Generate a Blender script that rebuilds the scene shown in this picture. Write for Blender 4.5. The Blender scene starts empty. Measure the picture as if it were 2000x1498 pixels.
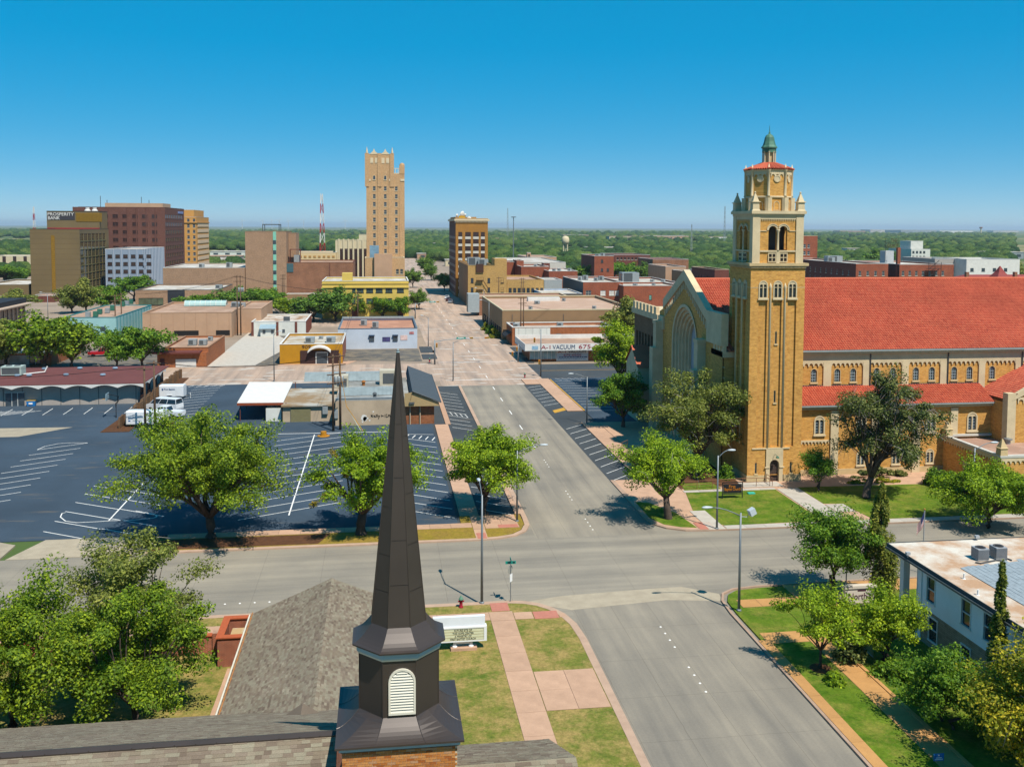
import bpy, math, random
import numpy as np
from mathutils import Vector, Matrix

SC = bpy.context.scene
COL = SC.collection
R = math.radians
# ------------------------------------------------------------------ camera (a drone 30 m up over the church lawn)
F, CAM_H, TILT, ROLL, YH = 1850.0, 30.0, R(3.5), R(0.26), 443.5      # focal length in pixels of the 2000 px photo
TH = math.atan(256 / F)                                              # streets run along +Y, camera looks 7.9 deg right of that
PY = YH + F * math.tan(TILT)
cd = bpy.data.cameras.new('camera'); cam = bpy.data.objects.new('camera', cd); COL.objects.link(cam)
cd.sensor_fit = 'HORIZONTAL'; cd.sensor_width = 36.0; cd.lens = F / 2000 * 36.0
cd.shift_y = -(749 - PY) / 2000; cd.clip_start = 0.5; cd.clip_end = 60000
_r = Vector((math.cos(TH), -math.sin(TH), 0)); _h = Vector((math.sin(TH), math.cos(TH), 0))
_f = _h * math.cos(TILT) + Vector((0, 0, -math.sin(TILT))); _u = _r.cross(_f)
_R = _r * math.cos(ROLL) + _u * math.sin(ROLL); _U = _u * math.cos(ROLL) - _r * math.sin(ROLL)
cam.matrix_world = Matrix(((_R.x, _U.x, -_f.x, 0), (_R.y, _U.y, -_f.y, 0), (_R.z, _U.z, -_f.z, CAM_H), (0, 0, 0, 1)))
SC.camera = cam
# ------------------------------------------------------------------ sky, sun, exposure
SUN_AZ, SUN_EL = R(151.2), R(58.0)
wd = bpy.data.worlds.new('World'); SC.world = wd; wd.use_nodes = True
nt = wd.node_tree; nt.nodes.clear()
sky = nt.nodes.new('ShaderNodeTexSky'); sky.sky_type = 'NISHITA'; sky.sun_disc = False
sky.sun_elevation = SUN_EL; sky.sun_rotation = SUN_AZ; sky.altitude = 6000
sky.air_density = 1.0; sky.dust_density = 0.0; sky.ozone_density = 6.5
gn = nt.nodes.new('ShaderNodeGamma'); gn.inputs[1].default_value = 0.27
hs = nt.nodes.new('ShaderNodeHueSaturation'); hs.inputs['Saturation'].default_value = 3.0; hs.inputs['Hue'].default_value = 0.489; hs.inputs['Value'].default_value = 3.35
bg = nt.nodes.new('ShaderNodeBackground'); bg.inputs['Strength'].default_value = 0.1
wo = nt.nodes.new('ShaderNodeOutputWorld')
nt.links.new(sky.outputs[0], gn.inputs[0]); nt.links.new(gn.outputs[0], hs.inputs['Color']); nt.links.new(hs.outputs[0], bg.inputs[0]); nt.links.new(bg.outputs[0], wo.inputs[0])
sl = bpy.data.lights.new('sun', 'SUN'); sl.energy = 5.0; sl.angle = R(0.55); sl.color = (1.0, 0.94, 0.84)
so = bpy.data.objects.new('sun', sl); COL.objects.link(so)
so.rotation_euler = Vector((math.sin(SUN_AZ) * math.cos(SUN_EL), math.cos(SUN_AZ) * math.cos(SUN_EL), math.sin(SUN_EL))).to_track_quat('Z', 'Y').to_euler()
so.location = (60, -60, 120)
vs = SC.view_settings; vs.view_transform = 'Standard'; vs.look = 'None'; vs.exposure = 0.42; vs.gamma = 1.0; vs.use_curve_mapping = False
SC.cycles.max_bounces = 6; SC.cycles.diffuse_bounces = 4; SC.cycles.glossy_bounces = 2; SC.cycles.transmission_bounces = 3
SC.cycles.volume_bounces = 0; SC.cycles.transparent_max_bounces = 6
SC.cycles.use_denoising = True
SC.cycles.sample_clamp_indirect = 4.0

# ------------------------------------------------------------------ survey: where a sight line of the photo meets the ground or a wall plane
def ray(px, py):
    x, y = px - 1000, py - PY
    c, s = math.cos(ROLL), math.sin(ROLL)
    a, b = (x * c + y * s) / F, -(-x * s + y * c) / F
    fw = math.cos(TILT) + b * math.sin(TILT); up = -math.sin(TILT) + b * math.cos(TILT)
    s, c = math.sin(TH), math.cos(TH)
    return fw * s + a * c, fw * c - a * s, up
def G(px, py, z=0.0):
    d = ray(px, py); t = (z - CAM_H) / d[2]; return d[0] * t, d[1] * t
def AY(px, py, Y):
    d = ray(px, py); t = Y / d[1]; return d[0] * t, CAM_H + d[2] * t
def AX(px, py, X):
    d = ray(px, py); t = X / d[0]; return d[1] * t, CAM_H + d[2] * t

# ------------------------------------------------------------------ mesh and object helpers
class MB:
    def __init__(s): s.v = []; s.f = []; s.m = []; s.cur = 0
    def face(s, pts):
        n = len(s.v); s.v += [tuple(p) for p in pts]; s.f.append(tuple(range(n, n + len(pts)))); s.m.append(s.cur); return s
    def box(s, x0, y0, z0, x1, y1, z1, bottom=True):
        n = len(s.v)
        s.v += [(x0, y0, z0), (x1, y0, z0), (x1, y1, z0), (x0, y1, z0), (x0, y0, z1), (x1, y0, z1), (x1, y1, z1), (x0, y1, z1)]
        fs = [(4, 5, 6, 7), (0, 1, 5, 4), (1, 2, 6, 5), (2, 3, 7, 6), (3, 0, 4, 7)]
        if bottom: fs.append((3, 2, 1, 0))
        s.f += [tuple(n + i for i in f) for f in fs]; s.m += [s.cur] * len(fs); return s
    def cbox(s, cx, cy, z0, w, d, h): return s.box(cx - w / 2, cy - d / 2, z0, cx + w / 2, cy + d / 2, z0 + h)
    def prism(s, poly, z0, z1, top=True, bottom=False):
        n = len(s.v); k = len(poly)
        s.v += [(p[0], p[1], z0) for p in poly] + [(p[0], p[1], z1) for p in poly]
        for i in range(k):
            j = (i + 1) % k; s.f.append((n + i, n + j, n + k + j, n + k + i)); s.m.append(s.cur)
        if top: s.f.append(tuple(n + k + i for i in range(k))); s.m.append(s.cur)
        if bottom: s.f.append(tuple(n + k - 1 - i for i in range(k))); s.m.append(s.cur)
        return s
    def loft(s, rings, close=True, cap0=False, cap1=False):
        n = len(s.v); k = len(rings[0])
        for r in rings: s.v += [tuple(p) for p in r]
        for a in range(len(rings) - 1):
            for i in range(k if close else k - 1):
                j = (i + 1) % k
                s.f.append((n + a * k + i, n + a * k + j, n + (a + 1) * k + j, n + (a + 1) * k + i)); s.m.append(s.cur)
        if cap0: s.f.append(tuple(n + k - 1 - i for i in range(k))); s.m.append(s.cur)
        if cap1: s.f.append(tuple(n + (len(rings) - 1) * k + i for i in range(k))); s.m.append(s.cur)
        return s
    def lathe(s, cx, cy, prof, n=12, ph=0.0, cap0=True, cap1=True):
        return s.loft([[(cx + r * math.cos(ph + 2 * math.pi * i / n), cy + r * math.sin(ph + 2 * math.pi * i / n), z) for i in range(n)] for r, z in prof], True, cap0, cap1)
    def path(s, pts, rad, n=6, caps=True):
        pts = [Vector(p) for p in pts]; rings = []
        if not hasattr(rad, '__len__'): rad = [rad] * len(pts)
        for i, p in enumerate(pts):
            d = (pts[min(i + 1, len(pts) - 1)] - pts[max(i - 1, 0)]).normalized()
            a = d.cross(Vector((0, 0, 1)))
            if a.length < 1e-3: a = d.cross(Vector((1, 0, 0)))
            a.normalize(); b = a.cross(d)
            rings.append([p + (a * math.cos(2 * math.pi * j / n) - b * math.sin(2 * math.pi * j / n)) * rad[i] for j in range(n)])
        return s.loft(rings, True, caps, caps)
    def wall(s, o, u, W, H, holes=(), depth=0.25, nrm=None):
        """wall sheet from corner o along unit u, with real openings (u0,u1,v0,v1[,arch]) and reveals going inward"""
        o = Vector(o); u = Vector(u); up = Vector((0, 0, 1))
        inn = (u.cross(up) * -1) if nrm is None else -Vector(nrm)
        us = sorted({0.0, W} | {h[0] for h in holes} | {h[1] for h in holes}); vs_ = sorted({0.0, H} | {h[2] for h in holes} | {h[3] for h in holes})
        P = lambda a, b, d=0.0: tuple(o + u * a + up * b + inn * d)
        for j in range(len(vs_) - 1):
            run = None; vm = (vs_[j] + vs_[j + 1]) / 2
            for i in range(len(us) - 1):
                um = (us[i] + us[i + 1]) / 2
                hole = any(h[0] < um < h[1] and h[2] < vm < h[3] for h in holes)
                if not hole and run is None: run = us[i]
                if hole and run is not None:
                    s.face([P(run, vs_[j]), P(us[i], vs_[j]), P(us[i], vs_[j + 1]), P(run, vs_[j + 1])]); run = None
            if run is not None: s.face([P(run, vs_[j]), P(W, vs_[j]), P(W, vs_[j + 1]), P(run, vs_[j + 1])])
        for h in holes:
            a, b, c, d = h[:4]
            s.face([P(a, c), P(a, c, depth), P(b, c, depth), P(b, c)])
            if len(h) > 4 and h[4]:
                r = (b - a) / 2; m = (a + b) / 2; n = 8; sp = d - r
                s.face([P(a, c), P(a, sp), P(a, sp, depth), P(a, c, depth)]); s.face([P(b, c), P(b, c, depth), P(b, sp, depth), P(b, sp)])
                arc = [(m - r * math.cos(math.pi * i / n), sp + r * math.sin(math.pi * i / n)) for i in range(n + 1)]
                for i in range(n):
                    p, q = arc[i], arc[i + 1]
                    s.face([P(*p), P(*q), P(q[0], q[1], depth), P(p[0], p[1], depth)])
                    s.face([P(*p), P(p[0], d), P(q[0], d), P(*q)])
            else:
                s.face([P(a, d), P(b, d), P(b, d, depth), P(a, d, depth)])
                s.face([P(a, c), P(a, d), P(a, d, depth), P(a, c, depth)]); s.face([P(b, c), P(b, c, depth), P(b, d, depth), P(b, d)])
        return s
    def mesh(s, name, mats, off=(0, 0, 0), smooth=False):
        me = bpy.data.meshes.new(name)
        v = [(p[0] - off[0], p[1] - off[1], p[2] - off[2]) for p in s.v] if any(off) else s.v
        me.from_pydata(v, [], s.f)
        for m in (mats if isinstance(mats, (list, tuple)) else [mats]): me.materials.append(m)
        if any(s.m): me.polygons.foreach_set('material_index', s.m)
        if smooth: me.polygons.foreach_set('use_smooth', [True] * len(s.f))
        me.update(); return me

OFF = {}
def link(name, data, parent=None):
    o = bpy.data.objects.new(name, data); COL.objects.link(o)
    if parent is not None: o.parent = parent; OFF[o.name] = OFF.get(parent.name, (0, 0, 0))
    return o
def tag(o, label=None, cat=None, group=None, kind=None):
    if label: o['label'] = label
    if cat: o['category'] = cat
    if group: o['group'] = group
    if kind: o['kind'] = kind
    return o
def thing(name, label, cat, loc=(0, 0, 0), group=None, rz=0.0):
    o = bpy.data.objects.new(name, None); COL.objects.link(o); o.location = loc; o.rotation_euler = (0, 0, rz); o.empty_display_size = 0.1
    OFF[o.name] = tuple(loc) if not rz else (0, 0, 0)
    return tag(o, label, cat, group)
def part(name, mb, mat, parent, smooth=False, kind=None, label=None):
    """mesh part; coordinates are the place's own, or the thing's own when the thing is turned"""
    me = mb.mesh(name, mat, OFF.get(parent.name, (0, 0, 0)), smooth)
    o = link(name, me, parent)
    if kind: o['kind'] = kind
    if label: o['label'] = label
    return o
def inst(name, me, parent, loc, rz=0.0, scale=None):
    o = link(name, me, parent); f = OFF.get(parent.name, (0, 0, 0))
    o.location = (loc[0] - f[0], loc[1] - f[1], loc[2] - f[2]); o.rotation_euler = (0, 0, rz)
    if scale: o.scale = scale
    return o
def struct(name, mb, mat, label=None, kind='structure', smooth=False):
    o = link(name, mb.mesh(name, mat, smooth=smooth)); o['kind'] = kind
    if label: o['label'] = label
    OFF[o.name] = (0, 0, 0); return o
def solo(name, mb, mat, label, cat, group=None, smooth=False, loc=(0, 0, 0)):
    o = link(name, mb.mesh(name, mat, loc, smooth)); o.location = loc; OFF[o.name] = tuple(loc); return tag(o, label, cat, group)
def dup(root, loc, rz=0.0, label=None, scale=None):
    c = root.copy(); COL.objects.link(c); c.location = loc; c.rotation_euler = (0, 0, rz)
    if scale: c.scale = scale
    if label: c['label'] = label
    for ch in root.children:
        d = ch.copy(); COL.objects.link(d); d.parent = c
        for g in ch.children:
            e = g.copy(); COL.objects.link(e); e.parent = d
    OFF[c.name] = tuple(loc); return c

# ------------------------------------------------------------------ materials
def lin(h):
    h = h.lstrip('#'); return tuple(((c / 12.92) if c <= 0.04045 else ((c + 0.055) / 1.055) ** 2.4) for c in (int(h[i:i + 2], 16) / 255 for i in (0, 2, 4)))
class N:
    """small node-tree writer"""
    def __init__(s, name):
        s.m = bpy.data.materials.new(name); s.m.use_nodes = True; s.t = s.m.node_tree; s.b = s.t.nodes['Principled BSDF']; s.out = s.t.nodes['Material Output']
    def n(s, typ, **kw):
        x = s.t.nodes.new('ShaderNode' + typ)
        for k, v in kw.items():
            if k.startswith('_'): setattr(x, k[1:], v)
            else:
                sock = x.inputs[int(k[1:])] if k[0] == 'i' and k[1:].isdigit() else x.inputs[k.replace('__', ' ')]
                if hasattr(v, 'is_linked'): s.t.links.new(v, sock)
                else: sock.default_value = v
        return x
    def l(s, a, b): s.t.links.new(a, b)
    def pos(s): return s.n('TexCoord').outputs['Object']
    def noise(s, scale, vec=None, detail=3.0, rough=0.55):
        x = s.n('TexNoise', Scale=scale, Detail=detail, Roughness=rough)
        s.l(vec if vec is not None else s.pos(), x.inputs['Vector']); return x.outputs['Fac']
    def ramp(s, fac, stops):
        x = s.n('ValToRGB'); e = x.color_ramp.elements
        while len(e) < len(stops): e.new(0.5)
        for i, (p, c) in enumerate(stops): e[i].position = p; e[i].color = (*c[:3], 1)
        s.l(fac, x.inputs[0]); return x.outputs[0]
    def mix(s, fac, a, b, mode='MIX'):
        x = s.n('Mix', _data_type='RGBA', _blend_type=mode)
        for sock, v in ((x.inputs[0], fac), (x.inputs[6], a), (x.inputs[7], b)):
            if hasattr(v, 'is_linked'): s.l(v, sock)
            elif hasattr(v, '__len__'): sock.default_value = (*v[:3], 1)
            else: sock.default_value = v
        return x.outputs[2]
    def math(s, op, a, b=0.0):
        x = s.n('Math', _operation=op)
        for i, v in enumerate((a, b)):
            if hasattr(v, 'is_linked'): s.l(v, x.inputs[i])
            else: x.inputs[i].default_value = v
        return x.outputs[0]
    def walluv(s, sx=1.0, sz=1.0):
        p = s.n('SeparateXYZ', i0=s.pos()).outputs
        return s.n('CombineXYZ', i0=s.math('MULTIPLY', s.math('ADD', p[0], p[1]), sx), i1=s.math('MULTIPLY', p[2], sz)).outputs[0]
    def bump(s, h, strength=0.3, dist=0.02):
        x = s.n('Bump', Strength=strength, Distance=dist); s.l(h, x.inputs['Height']); s.l(x.outputs[0], s.b.inputs['Normal'])
    def done(s, col, rough=0.8, spec=0.3, metal=0.0):
        if hasattr(col, 'is_linked'): s.l(col, s.b.inputs['Base Color'])
        else: s.b.inputs['Base Color'].default_value = (*col[:3], 1)
        s.b.inputs['Roughness'].default_value = rough; s.b.inputs['Specular IOR Level'].default_value = spec; s.b.inputs['Metallic'].default_value = metal
        return s.m
def sc(c, k): return tuple(min(1.0, x * k) for x in c)
MC = {}
def plain(name, hexc, k=1.0, var=0.12, scale=1.5, rough=0.8, spec=0.3, metal=0.0, fine=0.0):
    """painted / rendered surface: base colour with soft uneven weathering"""
    if name in MC: return MC[name]
    n = N(name); c = sc(lin(hexc), k)
    f = n.noise(scale, detail=5.0)
    colr = n.ramp(f, [(0.3, sc(c, 1 - var)), (0.7, sc(c, 1 + var))])
    if fine:
        g = n.noise(scale * 14, detail=2.0); colr = n.mix(fine, colr, n.ramp(g, [(0.35, sc(c, 0.6)), (0.65, sc(c, 1.3))]))
    MC[name] = n.done(colr, rough, spec, metal); return MC[name]
def brick(name, c1, c2, mortar, bw=0.22, bh=0.075, ms=0.012, var=0.3, bump=0.4, k=1.0):
    if name in MC: return MC[name]
    n = N(name); uv = n.walluv()
    b = n.n('TexBrick', Color1=(*sc(lin(c1), k), 1), Color2=(*sc(lin(c2), k), 1), Mortar=(*sc(lin(mortar), k), 1), Scale=1.0, Mortar__Size=ms, Bias=0.0, Brick__Width=bw, Row__Height=bh)
    n.l(uv, b.inputs['Vector'])
    f = n.noise(0.35, detail=4.0); col = n.mix(1.0, b.outputs[0], n.ramp(f, [(0.3, (1 - var,) * 3), (0.7, (1 + var * 0.4,) * 3)]), 'MULTIPLY')
    g = n.noise(2.2, uv, detail=4.0); col = n.mix(0.35, col, n.mix(1.0, col, n.ramp(g, [(0.35, (0.55,) * 3), (0.65, (1.3,) * 3)]), 'MULTIPLY'))
    n.bump(b.outputs['Fac'], -bump, 0.01)
    MC[name] = n.done(col, 0.85, 0.25); return MC[name]
def roofmat(name, base, stain, amount=0.5, scale=0.25, k=1.0):
    """flat membrane roof with ponding stains"""
    if name in MC: return MC[name]
    n = N(name); f = n.noise(scale, detail=6.0, rough=0.62)
    col = n.mix(n.ramp(f, [(0.5 - 0.12 * amount, (1,) * 3), (0.62, (0,) * 3)]), sc(lin(base), k), sc(lin(stain), k))
    g = n.noise(6.0); col = n.mix(0.25, col, n.mix(1.0, col, n.ramp(g, [(0.3, (0.75,) * 3), (0.7, (1.2,) * 3)]), 'MULTIPLY'))
    MC[name] = n.done(col, 0.85, 0.25); return MC[name]
def glass(name, hexc, rough=0.08, spec=0.6):
    if name in MC: return MC[name]
    n = N(name); c = lin(hexc); f = n.noise(0.6)
    MC[name] = n.done(n.ramp(f, [(0.3, sc(c, 0.7)), (0.7, sc(c, 1.3))]), rough, spec); return MC[name]
# ------------------------------------------------------------------ lettering (made first, while the scene is small)
TM = {}
def letters(keys):
    for s in keys:
        cu = bpy.data.curves.new('lettering', 'FONT'); cu.body = s; cu.extrude = 0.02; cu.align_x = 'CENTER'; cu.align_y = 'CENTER'; cu.resolution_u = 3
        o = bpy.data.objects.new('lettering', cu); COL.objects.link(o); TM[s] = o
    bpy.context.view_layer.update(); dg = bpy.context.evaluated_depsgraph_get()
    for s, o in list(TM.items()):
        me = bpy.data.meshes.new_from_object(o.evaluated_get(dg)); bpy.data.objects.remove(o)
        a = np.empty(len(me.vertices) * 3, 'f'); me.vertices.foreach_get('co', a); a = a.reshape(-1, 3)
        lo, hi = a.min(0), a.max(0); a -= (lo + hi) / 2; a /= np.maximum(hi - lo, 1e-6); a[:, 2] *= 1.0
        a = np.stack([a[:, 0], -a[:, 2], a[:, 1]], 1)          # stand the word up, facing -Y, one unit wide and high
        me.vertices.foreach_set('co', a.ravel().astype('f')); me.update(); TM[s] = me
def word(s, parent, mat, c, w, h, rz=0.0, t=0.03, bold=False):
    me = TM[s].copy(); me.materials.clear(); me.materials.append(mat)
    return inst('lettering', me, parent, c, rz, (w, t, h))
letters(['PROSPERITY', 'BANK', '909', 'A-1', 'VACUUM', '675-0555', 'This Space - LEASE', 'FUTURE SITE OF', 'THE HOPE CENTER', 'A MINISTRY OF',
         'FIRST BAPTIST CHURCH', 'First', 'Baptist Church', 'First Baptist', "North's", 'THE', 'GRACE'])
# ------------------------------------------------------------------ ground materials
def concrete_road(name, along, base, dark, k=1.0, joints=3.0):
    n = N(name); p = n.n('SeparateXYZ', i0=n.pos()).outputs; a, b = (p[0], p[1]) if along == 'Y' else (p[1], p[0])   # a across, b along
    st = n.n('CombineXYZ', i0=n.math('MULTIPLY', a, 0.55), i1=n.math('MULTIPLY', b, 0.03)).outputs[0]
    f = n.noise(1.0, st, 5.0, 0.6); c0, c1 = sc(lin(base), k), sc(lin(dark), k)
    col = n.mix(n.ramp(f, [(0.36, (0,) * 3), (0.78, (0.85,) * 3)]), c0, c1)
    f2 = n.noise(0.12, None, 5.0, 0.6); col = n.mix(0.7, col, n.mix(1.0, col, n.ramp(f2, [(0.3, (0.72, 0.73, 0.75)), (0.7, (1.16, 1.14, 1.08))]), 'MULTIPLY'))
    f3 = n.noise(7.0, None, 3.0); col = n.mix(0.3, col, n.mix(1.0, col, n.ramp(f3, [(0.3, (0.8,) * 3), (0.7, (1.15,) * 3)]), 'MULTIPLY'))
    if joints:                                                  # panel joints, tar-dark hairlines
        w = n.n('CombineXYZ', i0=n.math('ADD', a, n.math('MULTIPLY', n.noise(0.8, None, 4.0), 0.10)), i1=b).outputs[0]
        br = n.n('TexBrick', _offset=0.0, Color1=(1, 1, 1, 1), Color2=(1, 1, 1, 1), Mortar=(0.62, 0.61, 0.6, 1), Scale=1.0, Mortar__Size=0.022, Mortar__Smooth=0.6, Brick__Width=joints, Row__Height=5.2)
        n.l(w, br.inputs['Vector']); col = n.mix(0.8, col, n.mix(1.0, col, br.outputs[0], 'MULTIPLY'))
    return n.done(col, 0.85, 0.25)
def asphalt(name, base, k=1.0, dust=0.5, patch=False):
    n = N(name); c = sc(lin(base), k)
    f = n.noise(0.09, None, 5.0, 0.6); col = n.ramp(f, [(0.35, sc(c, 0.82)), (0.7, sc(c, 1.18))])
    p = n.n('SeparateXYZ', i0=n.pos()).outputs
    st = n.n('CombineXYZ', i0=n.math('MULTIPLY', p[0], 0.12), i1=n.math('MULTIPLY', p[1], 0.45)).outputs[0]
    d = n.noise(1.0, st, 6.0, 0.62); col = n.mix(n.ramp(d, [(0.60, (0,) * 3), (0.74, (dust,) * 3)]), col, sc(lin('#a9987f'), k * 0.8))
    if patch:
        q = n.noise(0.35, None, 6.0, 0.7); col = n.mix(n.ramp(q, [(0.46, (0,) * 3), (0.56, (1,) * 3)]), col, sc(lin('#8d8270'), k))
    g = n.noise(22.0, None, 2.0); col = n.mix(0.4, col, n.mix(1.0, col, n.ramp(g, [(0.3, (0.6,) * 3), (0.7, (1.4,) * 3)]), 'MULTIPLY'))
    return n.done(col, 0.9, 0.2)
def pink_street(name):
    n = N(name); p = n.n('SeparateXYZ', i0=n.pos()).outputs
    c = sc(lin('#d6b8a0'), 0.60)
    st = n.n('CombineXYZ', i0=n.math('MULTIPLY', p[0], 0.5), i1=n.math('MULTIPLY', p[1], 0.04)).outputs[0]
    f = n.noise(1.0, st, 5.0, 0.6); col = n.mix(n.ramp(f, [(0.4, (0,) * 3), (0.68, (1,) * 3)]), c, sc(lin('#b7a291'), 0.52))
    br = n.n('TexBrick', _offset=0.0, Color1=(1, 1, 1, 1), Color2=(0.93, 0.94, 0.95, 1), Mortar=(0.74, 0.70, 0.66, 1), Scale=1.0, Mortar__Size=0.04, Brick__Width=4.1, Row__Height=6.3)
    n.l(n.pos(), br.inputs['Vector']); col = n.mix(0.8, col, n.mix(1.0, col, br.outputs[0], 'MULTIPLY'))
    s2 = n.n('CombineXYZ', i0=n.math('MULTIPLY', p[0], 0.16), i1=n.math('MULTIPLY', p[1], 0.42)).outputs[0]
    q = n.noise(1.0, s2, 3.0, 0.5); col = n.mix(n.ramp(q, [(0.60, (0,) * 3), (0.63, (0.75,) * 3)]), col, sc(lin('#d8d0c4'), 0.64))
    return n.done(col, 0.85, 0.25)
def grass(name, g1, g2, dry, amt=0.5, k=1.0):
    n = N(name)
    f = n.noise(0.55, None, 6.0, 0.65); col = n.ramp(f, [(0.34, sc(lin(g1), k)), (0.66, sc(lin(g2), k))])
    d = n.noise(0.42, None, 9.0, 0.78); col = n.mix(n.ramp(d, [(0.52 - 0.10 * amt, (0,) * 3), (0.66 - 0.08 * amt, (amt,) * 3)]), col, sc(lin(dry), k))
    g = n.noise(5.0, None, 5.0, 0.8); col = n.mix(0.75, col, n.mix(1.0, col, n.ramp(g, [(0.3, (0.45, 0.5, 0.4)), (0.7, (1.5, 1.45, 1.5))]), 'MULTIPLY'))
    n.bump(g, 0.6, 0.06); return n.done(col, 0.95, 0.1)
def paving(name, base, k=1.0, var=0.1):
    n = N(name); c = sc(lin(base), k); r = n.n('ObjectInfo').outputs['Random']
    col = n.ramp(r, [(0.0, sc(c, 1 - var)), (0.5, c), (1.0, sc(c, 1 + var))])
    f = n.noise(0.9, None, 6.0, 0.65); col = n.mix(0.8, col, n.mix(1.0, col, n.ramp(f, [(0.3, (0.80, 0.79, 0.78)), (0.68, (1.1,) * 3)]), 'MULTIPLY'))
    g = n.noise(14.0, None, 3.0); col = n.mix(0.25, col, n.mix(1.0, col, n.ramp(g, [(0.3, (0.75,) * 3), (0.7, (1.2,) * 3)]), 'MULTIPLY'))
    return n.done(col, 0.85, 0.25)
M_road = concrete_road('road_concrete', 'Y', '#c6baa6', '#8a857e', 0.48)
M_cross = concrete_road('cross_concrete', 'X', '#c6bba8', '#938d84', 0.47)
M_valley = paving('valley_concrete', '#cfc0a6', 0.50)
M_pinkst = pink_street('pink_street')
M_lot = asphalt('lot_asphalt', '#4f6070', 0.50, 0.55)
M_lot2 = asphalt('worn_asphalt', '#6c6863', 0.62, 0.5, True)
M_lot3 = asphalt('kerbside_asphalt', '#5a6064', 0.48, 0.55)
M_alley = asphalt('city_paving', '#b09c88', 0.6, 0.6)
M_lawn = grass('dry_lawn', '#6f8531', '#9c9a4a', '#c4a968', 0.95, 0.50)
M_lawng = grass('watered_lawn', '#587d1c', '#819a2e', '#b3a653', 0.55, 0.50)
M_straw = grass('straw_lawn', '#a3903a', '#b69b3e', '#b08a4e', 0.6, 0.52)
M_mulch = plain('mulch', '#6b4a33', 0.6, 0.4, 2.5, 0.95, 0.1, fine=0.5)
M_walk = paving('walk_concrete', '#dfb596', 0.58, 0.07)
M_tan = paving('tan_concrete', '#dca566', 0.60, 0.05)
M_curb = paving('kerb_concrete', '#d6b49a', 0.56, 0.08)
M_white_c = paving('pale_concrete', '#d9d0c2', 0.58, 0.06)
M_red = plain('tactile_red', '#c9836f', 0.66, 0.1, 3.0)
M_paint = plain('road_paint', '#f4f1ea', 0.75, 0.12, 3.0, 0.7)
M_joint = plain('joint_fill', '#8d735f', 0.6, 0.2, 2.0)
M_yel = plain('yellow_kerb_paint', '#d7a43b', 0.65, 0.15, 2.0)

# ------------------------------------------------------------------ far terrain to the horizon
def far_ground():
    n = N('plain_ground'); f = n.noise(0.0035, None, 8.0, 0.62)
    col = n.ramp(f, [(0.34, sc(lin('#54703c'), 0.5)), (0.5, sc(lin('#6f8449'), 0.52)), (0.6, sc(lin('#b7a77b'), 0.55)), (0.72, sc(lin('#5f7a3f'), 0.5))])
    g = n.noise(0.03, None, 4.0, 0.7); col = n.mix(0.6, col, n.mix(1.0, col, n.ramp(g, [(0.35, (0.55,) * 3), (0.65, (1.3,) * 3)]), 'MULTIPLY'))
    m = n.done(col, 0.95, 0.1)
    struct('ground', MB().face([(-30000, -600, -0.06), (30000, -600, -0.06), (30000, 40000, -0.06), (-30000, 40000, -0.06)]), m, 'flat green and tan plain running out to the horizon')
far_ground()
def sheet(name, poly, z, mat, label=None, base=-0.3):
    return struct(name, MB().prism(poly, base, z), mat, label)
def rect(x0, y0, x1, y1): return [(x0, y0), (x1, y0), (x1, y1), (x0, y1)]
sheet('city_ground', rect(-330, 175, 330, 900), -0.03, M_alley, 'tan city ground between the downtown blocks')
sheet('road', rect(14.75, -60, 26.8, 177.2), 0.0, M_road, 'grey concrete main street running away from the camera')
sheet('cross_street', rect(-220, 73.9, 260, 88.6), 0.004, M_cross, 'grey concrete side street crossing the main street')
sheet('intersection', rect(8, 60, 34, 102), -0.006, M_cross, 'grey concrete corners of the street crossing')
sheet('downtown_street', rect(11.2, 177.2, 31.6, 1500), -0.008, M_pinkst, 'pinkish patched concrete street running through downtown')
sheet('second_cross_street', rect(-300, 183.5, 11.2, 207.3), -0.012, M_pinkst, 'pinkish concrete side street at the traffic lights')
sheet('east_cross_street', rect(31.6, 184.5, 300, 203.5), -0.014, M_lot3, 'grey asphalt side street beside the vacuum shop')
sheet('third_cross_street', rect(-300, 288, 11.2, 304), -0.012, M_pinkst, 'pinkish side street in front of the yellow building')
sheet('third_cross_street_east', rect(31.6, 305, 300, 318), -0.012, M_pinkst)['label'] = 'pinkish side street behind the large tan building'
# blocks
SWK = [(-220, 73.75), (10.1, 73.6), (11.3, 73.35), (12.4, 72.75), (13.3, 71.8), (14.05, 70.5), (14.55, 68.6), (14.75, 66), (14.75, -60)]
NWK = [(14.8, 177), (14.8, 95), (14.7, 92.6), (14.1, 90.8), (12.9, 89.5), (11.2, 88.85), (9, 88.6), (-21.5, 88.6)]
NEK = [(150, 88.75), (32, 88.7), (29.8, 88.95), (28.1, 89.9), (27.1, 91.3), (26.8, 93.5), (26.8, 108)]
SEK = [(26.8, -60), (26.8, 69), (27.0, 71.5), (27.6, 73.0), (28.8, 73.85), (31, 74.2), (36, 74.4), (150, 74.4)]
def offset_path(path, d):
    out = []
    for i, p in enumerate(path):
        a = path[max(i - 1, 0)]; b = path[min(i + 1, len(path) - 1)]; t = Vector((b[0] - a[0], b[1] - a[1])).normalized(); out.append((p[0] + t.y * d, p[1] - t.x * d))
    return out
def kerb(path, d, z, mat, label, name='kerb'):
    q = offset_path(path, d); mb = MB()
    for i in range(len(path) - 1):
        a, b, c, e = path[i], path[i + 1], q[i + 1], q[i]
        mb.face([(*a, z), (*b, z), (*c, z), (*e, z)]); mb.face([(*a, -0.1), (*b, -0.1), (*b, z), (*a, z)]); mb.face([(*e, -0.1), (*c, -0.1), (*c, z), (*e, z)])
    return struct(name, mb, mat, label), q
_, qs = kerb(SWK, 0.55, 0.13, M_curb, 'kerb along the lawn with the marquee sign')
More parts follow.
